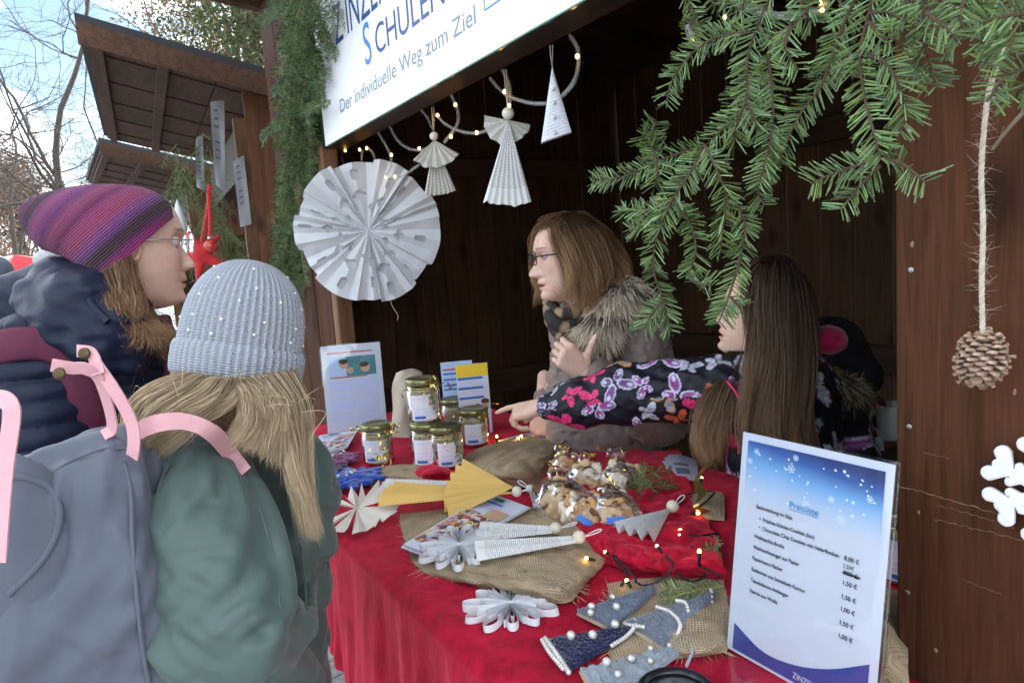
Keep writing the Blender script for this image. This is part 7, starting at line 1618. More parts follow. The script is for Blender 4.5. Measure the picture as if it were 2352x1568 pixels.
# ------------------------------------------------------------------ odds and ends behind the girl
def bundle():
    c = PD(1995, 975, 1.95); t = thing('cloth_bundle', 'red and grey scarf bundled on the shelf right of the dark-haired person', 'scarf', c)
    def fn(P): 
        d = chain(P, [PD(1965, 945, 1.93), PD(2000, 935, 1.95), PD(2035, 965, 1.97)], [.03, .034, .03], .02); d = smin(d, chain(P, [PD(1960, 975, 1.93), PD(1990, 990, 1.95), PD(2040, 1005, 1.96)], [.026, .03, .03], .02), .015)
        return d+.006*np.abs(wob(P, 60, 2))+.004*wob(P, 40, 5)
    mb = MB(); add_sdf(mb, fn, c-.15, c+.15, .006, lambda v: np.where((np.sin(v[:, 2]*150+v[:, 0]*60) > .55)[:, None], A(.42, .02, .03), np.where((np.sin(v[:, 2]*90) > .2)[:, None], A(.20, .16, .15), A(.34, .26, .24)))); obj('scarf', mb, M('scarf_wool', (1, 1, 1), .9, .15, 40, .5, 200, tint=True), t)
    p = PD(2052, 965, 1.9); t2 = thing('mug', 'pale enamel mug half hidden by the right front board', 'mug', p-A(0, 0, .05)); EN = M('enamel', (.48, .49, .44), .3, .05)
    obj('cup', MB().lathe([(0, -.05), (.036, -.05), (.042, -.045), (.043, .045), (.041, .048), (.039, .045), (.038, -.04), (0, -.044)], 28, M=(np.eye(3), p)), EN, t2); a = np.linspace(-PI/2, PI/2, 12); obj('handle', MB().tube([p-CR*(.042+.022*math.cos(q))+A(0, 0, .028*math.sin(q)) for q in a], .005, 7), EN, t2)
    q = [PD(2008, 1005, 1.9), PD(2026, 1003, 1.9), PD(2032, 1034, 1.88), PD(2012, 1036, 1.88)]; t3 = thing('card', 'small white card with a brown picture lying behind the price list', 'card', sum(q)/4); obj('paper', MB().add(q+[x-CB*.002 for x in q], [(0, 1, 2, 3), (7, 6, 5, 4), (0, 4, 5, 1), (1, 5, 6, 2), (2, 6, 7, 3), (3, 7, 4, 0)]), SHEET, t3, smooth=False)
bundle()
# ================================================================== things hanging in the opening
HY = 0.945
CORD = M('jute_cord', (.44, .38, .29), .95, .12, 60, .4, 300)
HD = [0.0]
def H(px, py, dy=0.0): return PD(px, py, HD[0]+dy)
def cordline(p, q, parent, r=.0014, two=True):
    p = np.asarray(p); q = np.asarray(q); mb = MB()
    for s_ in ((-1, 1) if two else (0,)): mb.tube([p+CR*.003*s_, lerp(p, q, .5)+CR*.0022*s_, q], r, 5)
    obj('cord', mb, CORD, parent)
def hang_angel(label, bead, rb, wings, skirt, top, seed):
    HD[0] = float(np.dot(CAM-PY(*bead, HY), CB)); b = H(*bead); t = thing('paper_angel', label, 'paper angel', b, 'paper angels hanging from the lintel'); pm = float(np.dot(CAM-b, CB))/FPX
    obj('head', MB().sphere(b, rb*pm, 18), BEAD, t); cordline(H(*top), b+A(0, 0, rb*pm*.9), t)
    ap = b-A(0, 0, rb*pm*.9)
    mb = MB(); l, r_ = H(*skirt[0]), H(*skirt[1]); L_ = float(np.linalg.norm((l+r_)/2-ap)); fan(mb, ap, l-ap, r_-ap, L_, 14, .004, CB, jit=.008, seed=seed); obj('skirt', mb, BOOKW if seed % 2 else BOOK, t, smooth=False)
    for k, (w0, w1) in enumerate(wings):
        dk = -.012 if len(wings) == 1 else .010; a0, a1 = H(*w0, dk), H(*w1, dk); mb = MB(); fan(mb, ap+CB*(.004 if len(wings) == 1 else -.006), a0-ap, a1-ap, float(np.linalg.norm(a0-ap)), 9 if len(wings) > 1 else 14, .005, CB, rag=.03, jit=.03, seed=seed+k); obj('wing', mb, BOOK, t, smooth=False)
hang_angel('small cream book-page angel hanging in the opening', (997, 313), 10, (((948, 368), (1052, 352)),), ((974, 450), (1050, 444)), (994, 247), 2)
hang_angel('tall book-page angel with long pleated skirt hanging in the opening', (1167, 261), 14, (((1112, 262), (1165, 365)), ((1218, 282), (1176, 365))), ((1112, 457), (1227, 487)), (1160, 160), 3)
def white_tree():
    HD[0] = float(np.dot(CAM-PY(1275, 230, HY), CB))
    a, b, c = H(1243, 328), H(1313, 306), H(1268, 152); t = thing('yarn_tree', 'white yarn-wound triangle tree hanging in the opening', 'tree ornament', c)
    n = nrm(np.cross(b-a, c-a)); n = n if np.dot(n, CB) > 0 else -n
    nu, nv = 18, 90; G = np.zeros((nu, nv, 3)); g = np.random.default_rng(2)
    for j in range(nv):
        s_ = j/(nv-1)*.985
        for i in range(nu):
            u = i/(nu-1); sk = min(.985, max(0, s_+.03*(u-.5)*(1-s_))); p = lerp(lerp(a, c, sk), lerp(b, c, sk), u); G[i, j] = p+n*(.006*(1-abs(2*u-1)**3)+.0011*math.sin(s_*2*PI*22)+.0003*g.normal())
    mb = MB().grid(G); mb.grid(G[::-1]*1.0-n*.012); mb.grid(np.stack([G[0], G[0]-n*.012])); mb.grid(np.stack([G[-1], G[-1]-n*.012])); mb.grid(np.stack([G[:, 0], G[:, 0]-n*.012])); obj('yarn', mb, M('white_yarn', (.66, .68, .74), .9, .06, 60, .4, 300), t)
    for s_ in (.66, .47, .27, .06): obj('bead', MB().sphere(lerp(lerp(a, c, s_), lerp(b, c, s_), .45)+n*.009, .0042, 10), PEARL, t)
    cordline(H(1266, 104), c, t)
white_tree()
# big pleated paper-bag star
def bag_star():
    c = PY(846, 530, .90); t = thing('paper_star', 'large white pleated paper-bag star with cut-out holes', 'paper star', c)
    n = nrm(CAM-c+A(0, 0, .05)); X = nrm(np.cross(A(0, 0, 1), n)); X = X if np.dot(X, CR) > 0 else -X; Y_ = np.cross(n, X); Y_ = Y_ if Y_[2] > 0 else -Y_
    R0 = .243; nb = 13; per = 24; na = nb*per; nr = 64; a = np.arange(na)*2*PI/na; a = a+.10*np.sin(a*3+1)+.06*np.sin(a*7+2)+.03*np.sin(a*11); r = np.linspace(.006, 1, nr)
    g = np.random.default_rng(5); bw = g.uniform(-.018, .018, nb)
    ph = (np.arange(na) % per)/per; bag = np.arange(na)//per
    zig = np.abs(((ph*2) % 1)-.5)*4-1
    RR, AA = np.meshgrid(r, a, indexing='ij'); PHm = np.meshgrid(r, ph, indexing='ij')[1]; BG = np.meshgrid(r, bag, indexing='ij')[1]; ZG = np.meshgrid(r, zig, indexing='ij')[1]
    step = 1+.028*np.where(BG % 2 == 0, 1, -1)*np.clip((RR-.8)*5, 0, 1)+bw[BG]*np.clip((RR-.7)*3, 0, 1)+.012*np.clip((RR-.9)*10, 0, 1)*np.sin(PHm*PI)
    rad = RR*R0*step; zz = ZG*.0085*np.sin(np.clip(RR*1.5, 0, 1)*PI/2)*(1+.4*np.sin(BG*2.1))+.010*np.sin(AA*3+.8)*RR**2+.006*fnoise(RR*4*np.cos(AA), RR*4*np.sin(AA), 4, 2)*RR
    zz = zz+.007*np.where(BG % 2 == 0, 1, -1)*np.clip(RR*3, 0, 1)-.012*(1-RR)**2
    P = c+X*(rad*np.cos(AA))[..., None]+Y_*(rad*np.sin(AA))[..., None]+n*zz[..., None]
    arc = (PHm-.5)*2*PI/nb*RR
    def hole(R_, PH_):
        x = R_; y = (PH_-.5)*2*PI/nb*R_; e = (np.minimum(PH_, 1-PH_))*2*PI/nb*R_
        s1 = (np.abs(x-.80)/.085)**2.4+(np.abs(y)/.038)**2.4 < 1; s2 = (np.abs(x-.50)/.085+np.abs(y)/.070) < 1; s3 = (np.abs(x-.33)/.055+np.abs(e)/.040) < 1; s4 = (np.abs(x-.60)/.04+np.abs(e)/.03) < 1
        return s1 | s2 | s3 | (s4 & (x > 9))
    rc = (r[:-1]+r[1:])/2; f = []; flip = g.uniform(-.08, .08, nb)
    for i in range(nr-1):
        pc = (ph+.5/per); hm = hole(np.full(na, rc[i])+flip[bag], np.clip(pc, 0, 1))
        for j in range(na):
            if not hm[j]: f.append((i*na+j, (i+1)*na+j, (i+1)*na+(j+1) % na, i*na+(j+1) % na))
    V_ = P.reshape(-1, 3); obj('front_paper', MB().add(V_, f), STARP, t, sharp=35)
    P2 = c+X*(rad*.985*np.cos(AA+.08))[..., None]+Y_*(rad*.985*np.sin(AA+.08))[..., None]+n*(zz*.6-.020*np.clip(RR*4, 0, 1))[..., None]; keep = np.arange(0, nr, 3)
    obj('back_paper', MB().grid(P2[keep], closev=True), STARP, t, sharp=35)
    obj('rim_fold', MB().grid(np.stack([P[-1], P2[-1]]), closev=True), STARP, t, sharp=35)
    cordline(PY(832, 345, .93), c+Y_*R0*.98, t)
    obj('loose_cord', MB().tube(spline([c-Y_*R0*.98+X*.05, c-Y_*(R0+.03)+X*.06, c-Y_*(R0+.06)+X*.075, c-Y_*(R0+.08)+X*.072], 16), .0016, 5), CORD, t)
STARP = paper('glassine_paper', (.70, .71, .735), rough=.65)
bag_star()
# clear light hose wound round the lintel
def hose():
    t = thing('light_hose', 'clear plastic light hose with tiny warm bulbs looping under the lintel', 'light hose', PY(1000, 260, .97))
    HOSE = M('hose_clear', (.75, .77, .80), .12, 0, alpha=.13, spec=.8); cs = [[(869, 305), (894, 349), (898, 381), (884, 411), (904, 411), (932, 400), (963, 378)], [(895, 290), (912, 321), (936, 340), (966, 345), (985, 338)], [(966, 250), (983, 273), (994, 297)], [(1000, 262), (1024, 286), (1059, 302), (1095, 306), (1128, 297)], [(1035, 216), (1050, 251), (1050, 286), (1020, 328)],
          [(1124, 178), (1145, 203), (1170, 222), (1218, 237), (1255, 238)], [(1152, 160), (1168, 190), (1172, 225), (1166, 255)], [(1308, 80), (1326, 111), (1328, 152), (1317, 190), (1292, 221)], [(786, 345), (786, 368), (794, 385)], [(842, 335), (858, 355), (862, 380)], [(1578, 60), (1590, 92), (1612, 108)], [(1690, 2), (1730, 22), (1800, 38), (1870, 30), (1900, 4)]]
    for c in cs:
        P = spline([PY(*q, .955+.02*math.sin(i*1.3)) if q[0] < 1500 else PY(*q, .82) for i, q in enumerate(c)], len(c)*9); obj('hose', MB().tube(P, .0050, 9), HOSE, t); obj('inner_wire', MB().tube(P, .0011, 5), M('hose_wire', (.16, .15, .13), .5, .1), t)
    for q in ((793, 346), (826, 344), (842, 341), (899, 356), (963, 341), (907, 406), (886, 408), (1005, 265), (1046, 241), (1036, 314), (1095, 305), (1159, 211), (1169, 243), (1326, 130), (1600, 98), (1594, 88), (1665, 40), (1884, 8), (1888, 25)):
        p = PY(*q, .950 if q[0] < 1500 else .815); obj('bulb', MB().sphere(p, .0042 if q[0] < 1500 else .0024, 8, sc=(1, 1, 1.25)), LED2, t)
LED2 = M('bulb_warm', (1, .6, .15), .3, 0, emis=4.0, ecol=(1, .52, .10))
hose()
# ================================================================== fir branches over the opening
def Z2(zx, zy, y=.75): return PY(1327.7+zx*.48683, zy*.48683, y)
BARK = M('fir_bark', (.085, .055, .035), .9, .25, 80, .5, 300)
def fir_branch(label, lines, y0=.75, nl=.023, dens=900, seed=0, twr=.0022):
    """each line: points (zx, zy[, y]) of one shoot; needles of a shoot are one mass"""
    first = lines[0][0]; t = thing('fir_branch', label, 'fir branch', Z2(first[0], first[1], first[2] if len(first) > 2 else y0), 'fir branches over the opening')
    g = np.random.default_rng(seed)
    for k, l in enumerate(lines):
        yy = y0+g.uniform(-.03, .03); pts = [Z2(p[0], p[1], p[2] if len(p) > 2 else yy+.015*math.sin(i*1.1+k)) for i, p in enumerate(l)]
        P = spline(pts, 26); st = obj('stem', MB().tube(P, np.linspace(twr, twr*.45, 26), 7), BARK, t)
        mb = MB(); fir_twig(mb, pts, nl, dens, seed*50+k, stem=False); o = obj('needles', mb, NEEDLE, t); o['kind'] = 'stuff'
fir_branch('long drooping fir branch reaching furthest left over the opening', [[(930, -60), (850, 120), (800, 280), (790, 480), (720, 570), (600, 690)], [(600, 690), (490, 720), (380, 760), (240, 825), (70, 860)], [(600, 690), (560, 760), (500, 860), (440, 950), (370, 1130), (350, 1250)], [(350, 1250), (370, 1330), (395, 1400), (440, 1560)],
            [(600, 690), (640, 770), (690, 890), (700, 950)], [(700, 930), (690, 1010), (670, 1190)], [(720, 920), (785, 1050), (770, 1200)], [(770, 1200), (740, 1310), (700, 1430), (660, 1530)], [(455, 950), (530, 1060), (555, 1180), (520, 1300)], [(520, 1310), (560, 1335), (630, 1345)], [(440, 950), (330, 985), (200, 1000)], [(420, 980), (330, 1040), (250, 1085)],
            [(800, 150), (640, 180), (540, 250)], [(540, 250), (450, 370), (415, 490)], [(375, 755), (350, 700), (300, 640)], [(350, 720), (345, 650), (370, 570)], [(360, 740), (375, 810), (360, 880)], [(790, 490), (745, 600), (735, 700)], [(800, 490), (850, 600), (860, 640)], [(395, 1420), (350, 1480), (310, 1555)], [(720, 1400), (760, 1450), (775, 1480)]], .74, .0235, 950, 1)
fir_branch('forked fir branch hanging beside the right front board', [[(1400, -60), (1360, 120), (1330, 250), (1350, 450), (1400, 640), (1430, 750)], [(1420, 745), (1290, 790), (1180, 830), (1100, 870)], [(1425, 780), (1340, 870), (1240, 985)], [(1450, 745), (1540, 780), (1640, 860)], [(1350, 250), (1450, 300), (1520, 420), (1545, 540), (1520, 630)], [(1330, 260), (1250, 270), (1290, 360)], [(1380, 60), (1460, 60), (1540, 100)], [(1370, 100), (1430, 170), (1490, 180)]], .735, .0235, 950, 2)
fir_branch('slim fir branch between the two big ones', [[(1320, -40), (1220, 200), (1150, 400), (1060, 520), (990, 650)], [(930, 120), (900, 260), (920, 480), (910, 650), (850, 880)], [(910, 660), (900, 760), (850, 900), (880, 970)], [(1140, -30), (1050, 80), (900, 190)], [(1000, 120), (980, 230), (1040, 330)], [(1220, 210), (1200, 300), (1130, 380)], [(900, 330), (870, 420), (860, 480)], [(1000, 640), (960, 720), (950, 770)], [(850, 330), (780, 420), (720, 500)]], .77, .022, 900, 3)
fir_branch('short fir branch at the top left of the greenery', [[(500, -60), (545, 60), (590, 150)], [(620, -60), (640, 20), (700, 10)], [(560, 70), (530, 110), (515, 160)], [(700, -40), (740, 30), (790, 60)]], .80, .021, 900, 4)
fir_branch('fir shoots spreading over the top of the right front board', [[(1630, -40), (1640, 200), (1690, 410)], [(1560, -30), (1540, 100), (1530, 250)], [(1750, -50), (1720, 80), (1700, 190)], [(1850, -40), (1800, 60), (1830, 160)], [(1640, 60), (1720, 120), (1790, 200)], [(1700, 0), (1800, 20), (1880, 60)], [(1640, 210), (1600, 300), (1590, 400)]], .76, .021, 950, 5)
fir_branch('fir shoots with yellowish needles behind the jute rope', [[(2150, 180), (2050, 190), (1960, 210), (1880, 190)], [(2150, 320), (2020, 360), (1930, 480)], [(2080, -40), (2060, 120), (2040, 260)], [(2150, 60), (2000, 80), (1900, 110)], [(2060, 140), (1980, 240), (1900, 300)], [(2150, 380), (2080, 430), (2060, 480)]], .72, .021, 1000, 6)
fir_branch('dense fir bunch above the right end of the opening', [[(1900, -60), (1880, 20), (1940, 90)], [(1450, -70), (1560, -10), (1680, 40)], [(1200, -60), (1240, 40), (1180, 120)], [(820, -60), (780, 20), (770, 90)], [(1040, -60), (1060, 40), (1110, 110)], [(1980, -50), (2000, 30), (1960, 130)]], .79, .021, 1000, 7)
mb = MB(); mb.tube(spline([Z2(2110, 520, .82), Z2(2020, 620, .82), Z2(1955, 705, .825)], 12), np.linspace(.0024, .0016, 12), 7); mb.tube([Z2(2000, 640, .822), Z2(2010, 600, .815)], .001, 5)
tag(obj('bare_twig', mb, M('twig_pale', (.20, .15, .11), .9, .2)), 'bare pale twig beside the jute rope on the right board', 'twig')
# ------------------------------------------------------------------ jute rope with pine cone
def rope_cone():
    t = thing('pine_cone_pendant', 'silver-tipped pine cone hanging on a hairy jute rope before the right board', 'pine cone', PY(2255, 820, .80)); yR = .795
    P = spline([PY(x, y, yR if y > 100 else yR-.01) for x, y in ((2360, -60), (2335, 10), (2300, 120), (2274, 200), (2262, 280), (2254, 400), (2258, 520), (2255, 650), (2257, 768))], 260)
    T_ = np.gradient(P, axis=0); T_ /= np.linalg.norm(T_, axis=1)[:, None]; a1 = np.cross(T_, CB); a1 /= np.linalg.norm(a1, axis=1)[:, None]; a2 = np.cross(T_, a1)
    ROPE = M('jute_rope', (.55, .48, .38), .95, .15, 90, .6, 500, tint=True); s_ = np.concatenate([[0], np.cumsum(np.linalg.norm(np.diff(P, axis=0), axis=1))])
    for k in range(3):
        an = s_*2*PI/.016+k*2*PI/3; obj('strand', MB().tube(P+(a1*np.cos(an)[:, None]+a2*np.sin(an)[:, None])*.0012, .0016, 7, c=A(1, 1, 1)*(.9+.1*k)), ROPE, t)
    g = np.random.default_rng(6); n = 520; i = g.integers(20, 255, n); q = np.linspace(0, 1, 7)[None, :, None]; d = g.normal(0, 1, (n, 1, 3)); d2 = g.normal(0, 1, (n, 1, 3)); mb = MB(); strands(mb, P[i][:, None]+d*q*.0050+d2*q**2*.0055, .00010, np.ones((n, 3))*1.25); o = obj('fibres', mb, ROPE, t); o['kind'] = 'stuff'
    c = PY(2254, 820, yR); ax = nrm(CU+CR*.12); pm = float(np.dot(CAM-c, CB))/FPX; Hh = 56*pm; Rr = 62*pm; b1 = nrm(CR-ax*np.dot(CR, ax)); b2 = np.cross(ax, b1)
    SC = M('cone_scale', (.20, .135, .10), .7, .25, 60, .5, 260, tint=True); N_ = 120
    obj('core', MB().sphere(c, Rr*.6, 14, sc=(1, 1, .95)), SC, t)
    for k in range(N_):
        f_ = (k+.5)/N_; z = 1-2*f_; an = k*2.39996; rr = math.sqrt(max(0, 1-z*z))**.8; d = b1*math.cos(an)+b2*math.sin(an); out = nrm(d*rr*1.1+ax*z*.95); base = c+ax*z*Hh*.72+d*rr*Rr*.42; tip = base+out*Rr*(.45+.08*g.normal())-ax*.0025
        sd = nrm(np.cross(out, ax+out*.01)); upv = np.cross(sd, out); w_ = Rr*.20; m1 = lerp(base, tip, .72)
        v = [base-sd*w_*.4, base+sd*w_*.4, m1+sd*w_, tip+sd*w_*.45, tip-sd*w_*.45, m1-sd*w_]; v2 = [q_+upv*.0022 for q_ in v]; v2[3] = v2[3]+upv*.0012; v2[4] = v2[4]+upv*.0012
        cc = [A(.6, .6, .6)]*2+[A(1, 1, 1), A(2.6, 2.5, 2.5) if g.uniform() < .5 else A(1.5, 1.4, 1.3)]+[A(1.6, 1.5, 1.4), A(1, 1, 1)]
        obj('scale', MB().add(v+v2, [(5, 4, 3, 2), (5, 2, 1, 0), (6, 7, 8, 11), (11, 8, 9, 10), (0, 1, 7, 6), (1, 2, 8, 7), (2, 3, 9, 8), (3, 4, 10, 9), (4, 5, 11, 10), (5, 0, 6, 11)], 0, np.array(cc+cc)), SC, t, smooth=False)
rope_cone()
def snowflake():
    c = PY(2398, 1130, .848); X = A(1, 0, 0); Z_ = A(0, 0, 1); R0 = .060
    def fn(P):
        Q = P-c; x = Q[:, 0]; z = Q[:, 2]; d2 = np.full(len(P), 9.)
        for k in range(6):
            a = k*PI/3+math.radians(33); ca, sa = math.cos(a), math.sin(a); u = x*ca+z*sa; v_ = np.abs(-x*sa+z*ca); q = np.stack([u, v_], 1)
            def seg(p0, p1, r0, r1):
                p0 = A(*p0); ab = A(*p1)-p0; t_ = np.clip(((q-p0)@ab)/(ab@ab), 0, 1); return np.linalg.norm(q-p0-t_[:, None]*ab, axis=1)-(r0+(r1-r0)*t_)
            e = np.minimum(seg((0, 0), (R0*.80, 0), .0052, .0062), np.minimum(seg((R0*.60, 0), (R0*.84, .0145), .0045, .0085), seg((R0*.34, 0), (R0*.50, .0105), .0035, .0050)))
            d2 = smin(d2, e, .002)
        return np.maximum(d2, np.abs(Q[:, 1])-.004)
    mb = MB(); add_sdf(mb, fn, c-A(.08, .012, .08), c+A(.08, .012, .08), .0016); tag(obj('wooden_snowflake', mb, M('white_lacquer', (.68, .69, .70), .4, .03, spec=.4)), 'white wooden snowflake fixed to the right front board', 'snowflake ornament')
snowflake()
# ------------------------------------------------------------------ fir garland down the left front post
def garland():
    t = thing('fir_garland', 'thick fir garland hanging down the left front corner of the hut', 'garland', PY(690, 660, .80)); g = np.random.default_rng(21)
    cen = spline([PY(735, -60, .78), PY(712, 30, .79), PY(700, 110, .80), PY(690, 190, .81), PY(692, 280, .82), PY(690, 360, .82), PY(684, 430, .82), PY(668, 500, .82), PY(660, 570, .82), PY(666, 640, .82)], 120)
    obj('core_wire', MB().tube(cen, .010, 8), BARK, t); n = 280
    for k in range(n):
        i = int(119*(k+.5)/n); wide = .9 if i > 45 else 1.15; p = cen[i]+g.normal(0, .016, 3); sd = -1 if g.uniform() < .62 else 1
        d = nrm(A(0, 0, -.9)+CR*sd*g.uniform(.05, .8)+CB*g.uniform(-.1, .5)); L_ = g.uniform(.09, .16)*wide*(.8 if i > 95 else 1); q1 = p+d*L_*.5+A(0, 0, .008); q2 = p+d*L_+A(0, 0, -.02)
        mb = MB(); fir_twig(mb, [p, q1, q2], .024, 480, 900+k, tw=.0018); o = obj('shoot', mb, NEEDLE2, t)
    for (a, b) in (((760, 230), (600, 312)), ((740, 190), (625, 205)), ((735, 245), (700, 262)), ((700, 480), (640, 560)), ((660, 560), (628, 620)), ((690, 560), (700, 640)), ((720, 20), (600, 40)), ((740, 60), (640, 110)), ((700, 10), (620, 5))):
        P0, P1 = PY(*a, .79), PY(*b, .78)
        for s_ in (0, .35, .6):
            st = lerp(P0, P1, s_); mb = MB(); fir_twig(mb, [st, lerp(st, P1, .5)+A(0, 0, .01), P1+A(0, 0, -.06*s_)], .026, 600, int(a[0]+s_*100), tw=.002); obj('shoot', mb, NEEDLE2, t)
    c = PY(690, 445, .81)
    cone = MB()
    for k in range(60):
        f_ = (k+.5)/60; z = 1-2*f_; an = k*2.4; d = A(math.cos(an), math.sin(an), 0)*math.sqrt(max(0, 1-z*z)); cone.sphere(c+A(0, 0, z*.045)+d*.018, .008, 6, sc=(1, 1, .6))
    obj('cone', cone, M('garland_cone', (.22, .12, .06), .8, .3, 60), t)
NEEDLE2 = M('garland_needles', (.068, .120, .048), .45, .15, 30, tint=True, spec=.45)
garland()
# ================================================================== next hut: papers, greenery, red decorations
def hutpaper(label, px, X_, w_, h, tilt=0.0, curlv=.01):
    """sheet fixed near the front-right corner of the next hut; px: its four corners, on a plane x = X_"""
    c = [PX(*q, X_) for q in px]; t = thing('paper_notice', label, 'notice', c[2])
    G = patch([[c[0], (c[0]+c[1])/2+CB*curlv, c[1]], [(c[0]+c[3])/2+CB*curlv, sum(c)/4-CB*curlv, (c[1]+c[2])/2], [c[3], (c[3]+c[2])/2+CB*curlv, c[2]]], 12, 10); obj('sheet', MB().grid(G).grid(G-CB*.002), M('weathered_paper', (.32, .33, .35), .6, .15, 12), t)
    for k in range(6):
        a = .12+.12*k; r0 = G[int(a*11)]+CB*.003; r1 = r0+(G[min(11, int(a*11)+1)]-G[int(a*11)])*.35; m_ = MB().grid(np.stack([r0[2:6], r1[2:6]])); obj('text_print', m_, GREYTXT, t)
hutpaper('tall laminated price sheet hanging at the post of the next hut', [(483, 235), (515, 232), (517, 440), (496, 425)], -3.98, .1, .4)
hutpaper('white slip of paper pinned to the corner of the next hut', [(535, 372), (560, 357), (578, 515), (552, 522)], -3.92, .1, .3, curlv=.004)
hutpaper('small white card among the fir of the next hut', [(450, 320), (466, 310), (470, 440), (452, 430)], -4.15, .1, .2)
def hutgreen():
    t = thing('fir_garland', 'fir garland round the opening of the next hut', 'garland', PX(430, 500, -4.2)); g = np.random.default_rng(5)
    for (a, b, n, X_) in (((420, 310), (400, 470), 26, -4.25), ((430, 380), (415, 560), 22, -4.2), ((490, 440), (560, 600), 30, -4.0), ((470, 300), (480, 460), 18, -4.1), ((500, 500), (545, 590), 16, -3.98), ((395, 420), (430, 620), 14, -4.25)):
        for k in range(n):
            p = PX(*(lerp(A(*a), A(*b), g.uniform())+g.normal(0, 10, 2)), X_); d = nrm(A(0, 0, -1)+CR*g.normal(0, .7)+CB*.3); L_ = g.uniform(.10, .2); mb = MB(); fir_twig(mb, [p, p+d*L_*.5, p+d*L_+A(0, 0, -.02)], .024, 260, k+int(a[0]), tw=.002); obj('shoot', mb, NEEDLE2, t)
hutgreen()
RED = M('red_fabric', (.42, .012, .016), .75, .2, 30, .4, 200, sheen=.4); REDG = M('red_bauble', (.42, .03, .02), .12, .05, spec=.8)
def red_star():
    c = PX(462, 585, -3.95); t = thing('fabric_star', 'red padded fabric star hanging from the next hut', 'star ornament', c); s_ = .135
    X = nrm(CR); Y_ = nrm(CU); pm = 1
    def fn(P):
        Q = P-c; x = Q@X; y = Q@Y_; z = Q@CB; d = None
        for k in range(5):
            a = PI/2+.5+k*2*PI/5; e = cap(np.stack([x, y, z], 1), A(0, 0, 0), A(math.cos(a), math.sin(a), 0)*s_, .042, .010, (A(0, 0, 1), .75)); d = e if d is None else smin(d, e, .012)
        return d+.002*wob(P, 70, 3)
    mb = MB(); add_sdf(mb, fn, c-.19, c+.19, .007); obj('star', mb, RED, t)
    obj('ribbon', MB().tube(spline([c+Y_*.06, PX(470, 520, -3.95), PX(478, 470, -3.95), PX(484, 430, -3.95)], 16), .010, 8, flat=(CR, .3)), RED, t)
    b = PX(484, 565, -3.9); t2 = thing('bauble', 'shiny red glass bauble on a red ribbon beside the fabric star', 'bauble', b)
    obj('ball', MB().sphere(b, .036, 20), REDG, t2); obj('cap', MB().lathe([(.010, .036), (.012, .036), (.012, .046), (.004, .050), (0, .050)], 14, M=(np.eye(3), b)), CHROME, t2); obj('ribbon', MB().tube(spline([b+A(0, 0, .05), PX(482, 500, -3.9), PX(479, 440, -3.9), PX(483, 425, -3.9), PX(488, 450, -3.9)], 18), .009, 8, flat=(CR, .25)), RED, t2)
    b = PX(435, 548, -4.05); t3 = thing('bauble', 'small orange-red bauble in the fir of the next hut', 'bauble', b); obj('ball', MB().sphere(b, .03, 18), M('orange_bauble', (.5, .10, .03), .12, .05, spec=.8), t3); obj('cap', MB().lathe([(.009, .03), (.010, .038), (0, .04)], 12, M=(np.eye(3), b)), CHROME, t3)
    b = PX(412, 500, -4.1); t4 = thing('bell_ornament', 'white drop-shaped ornament in the fir of the next hut', 'ornament', b); obj('drop', MB().lathe([(0, .10), (.012, .07), (.03, .0), (.036, -.05), (.025, -.09), (0, -.10)], 18, M=(np.eye(3), b)), M('ornament_white', (.62, .66, .66), .3, .05), t4)
red_star()
# ================================================================== trees
BRANCH = M('bare_bark', (.075, .060, .052), .9, .3, 30)
def bare_tree(label, base, h, seed, spread=1.0, depth=6, r0=.14, lean=(0, 0)):
    g = np.random.default_rng(seed); t = thing('bare_tree', label, 'tree', base); lim = []
    segs = {0: [], 1: [], 2: []}
    def grow(p, d, L_, r, lv):
        n = 5; P = [p]; dd = d
        for i in range(n): dd = nrm(dd+g.normal(0, .12, 3)+A(0, 0, .02)); P.append(P[-1]+dd*L_/n)
        segs[0 if lv == 0 else (1 if lv < 3 else 2)].append((np.array(P), r, r*.62))
        if lv >= depth: return
        k = 3
        for j in range(k):
            q = P[-1] if j == 0 else P[int(g.integers(1, 5))]; a = nrm(g.normal(size=3)*A(1, 1, .6)); nd = nrm(dd*(1.0 if j == 0 else .55)+a*(.45 if j == 0 else .85)*spread); grow(q, nd, L_*g.uniform(.62, .82), max(.0038, r*(.66 if j == 0 else .48)), lv+1)
    grow(A(*base), nrm(A(lean[0], lean[1], 1)), h*.34, r0, 0)
    for k, nm in ((0, 'trunk'), (1, 'limbs'), (2, 'twigs')):
        mb = MB()
        for P, a, b in segs[k]: mb.tube(P, np.linspace(a, b, len(P)), 7 if k < 2 else 4, cap=False)
        if mb.n: o = obj(nm, mb, BRANCH, t); 
        if mb.n and k: o['kind'] = 'stuff'
bare_tree('tall bare tree with fine twigs behind the huts', tuple(PD(235, 0, 15)*A(1, 1, 0)), 9.5, 3, 1.0, 7, .13)
bare_tree('bare tree spreading over the blue sky at the left', tuple(PD(60, 300, 17)*A(1, 1, 0)), 8.5, 8, 1.15, 7, .10)
bare_tree('slender bare tree showing between the hut roofs and the evergreen', tuple(PD(365, 200, 13)*A(1, 1, 0)), 9.0, 12, .9, 7, .10)
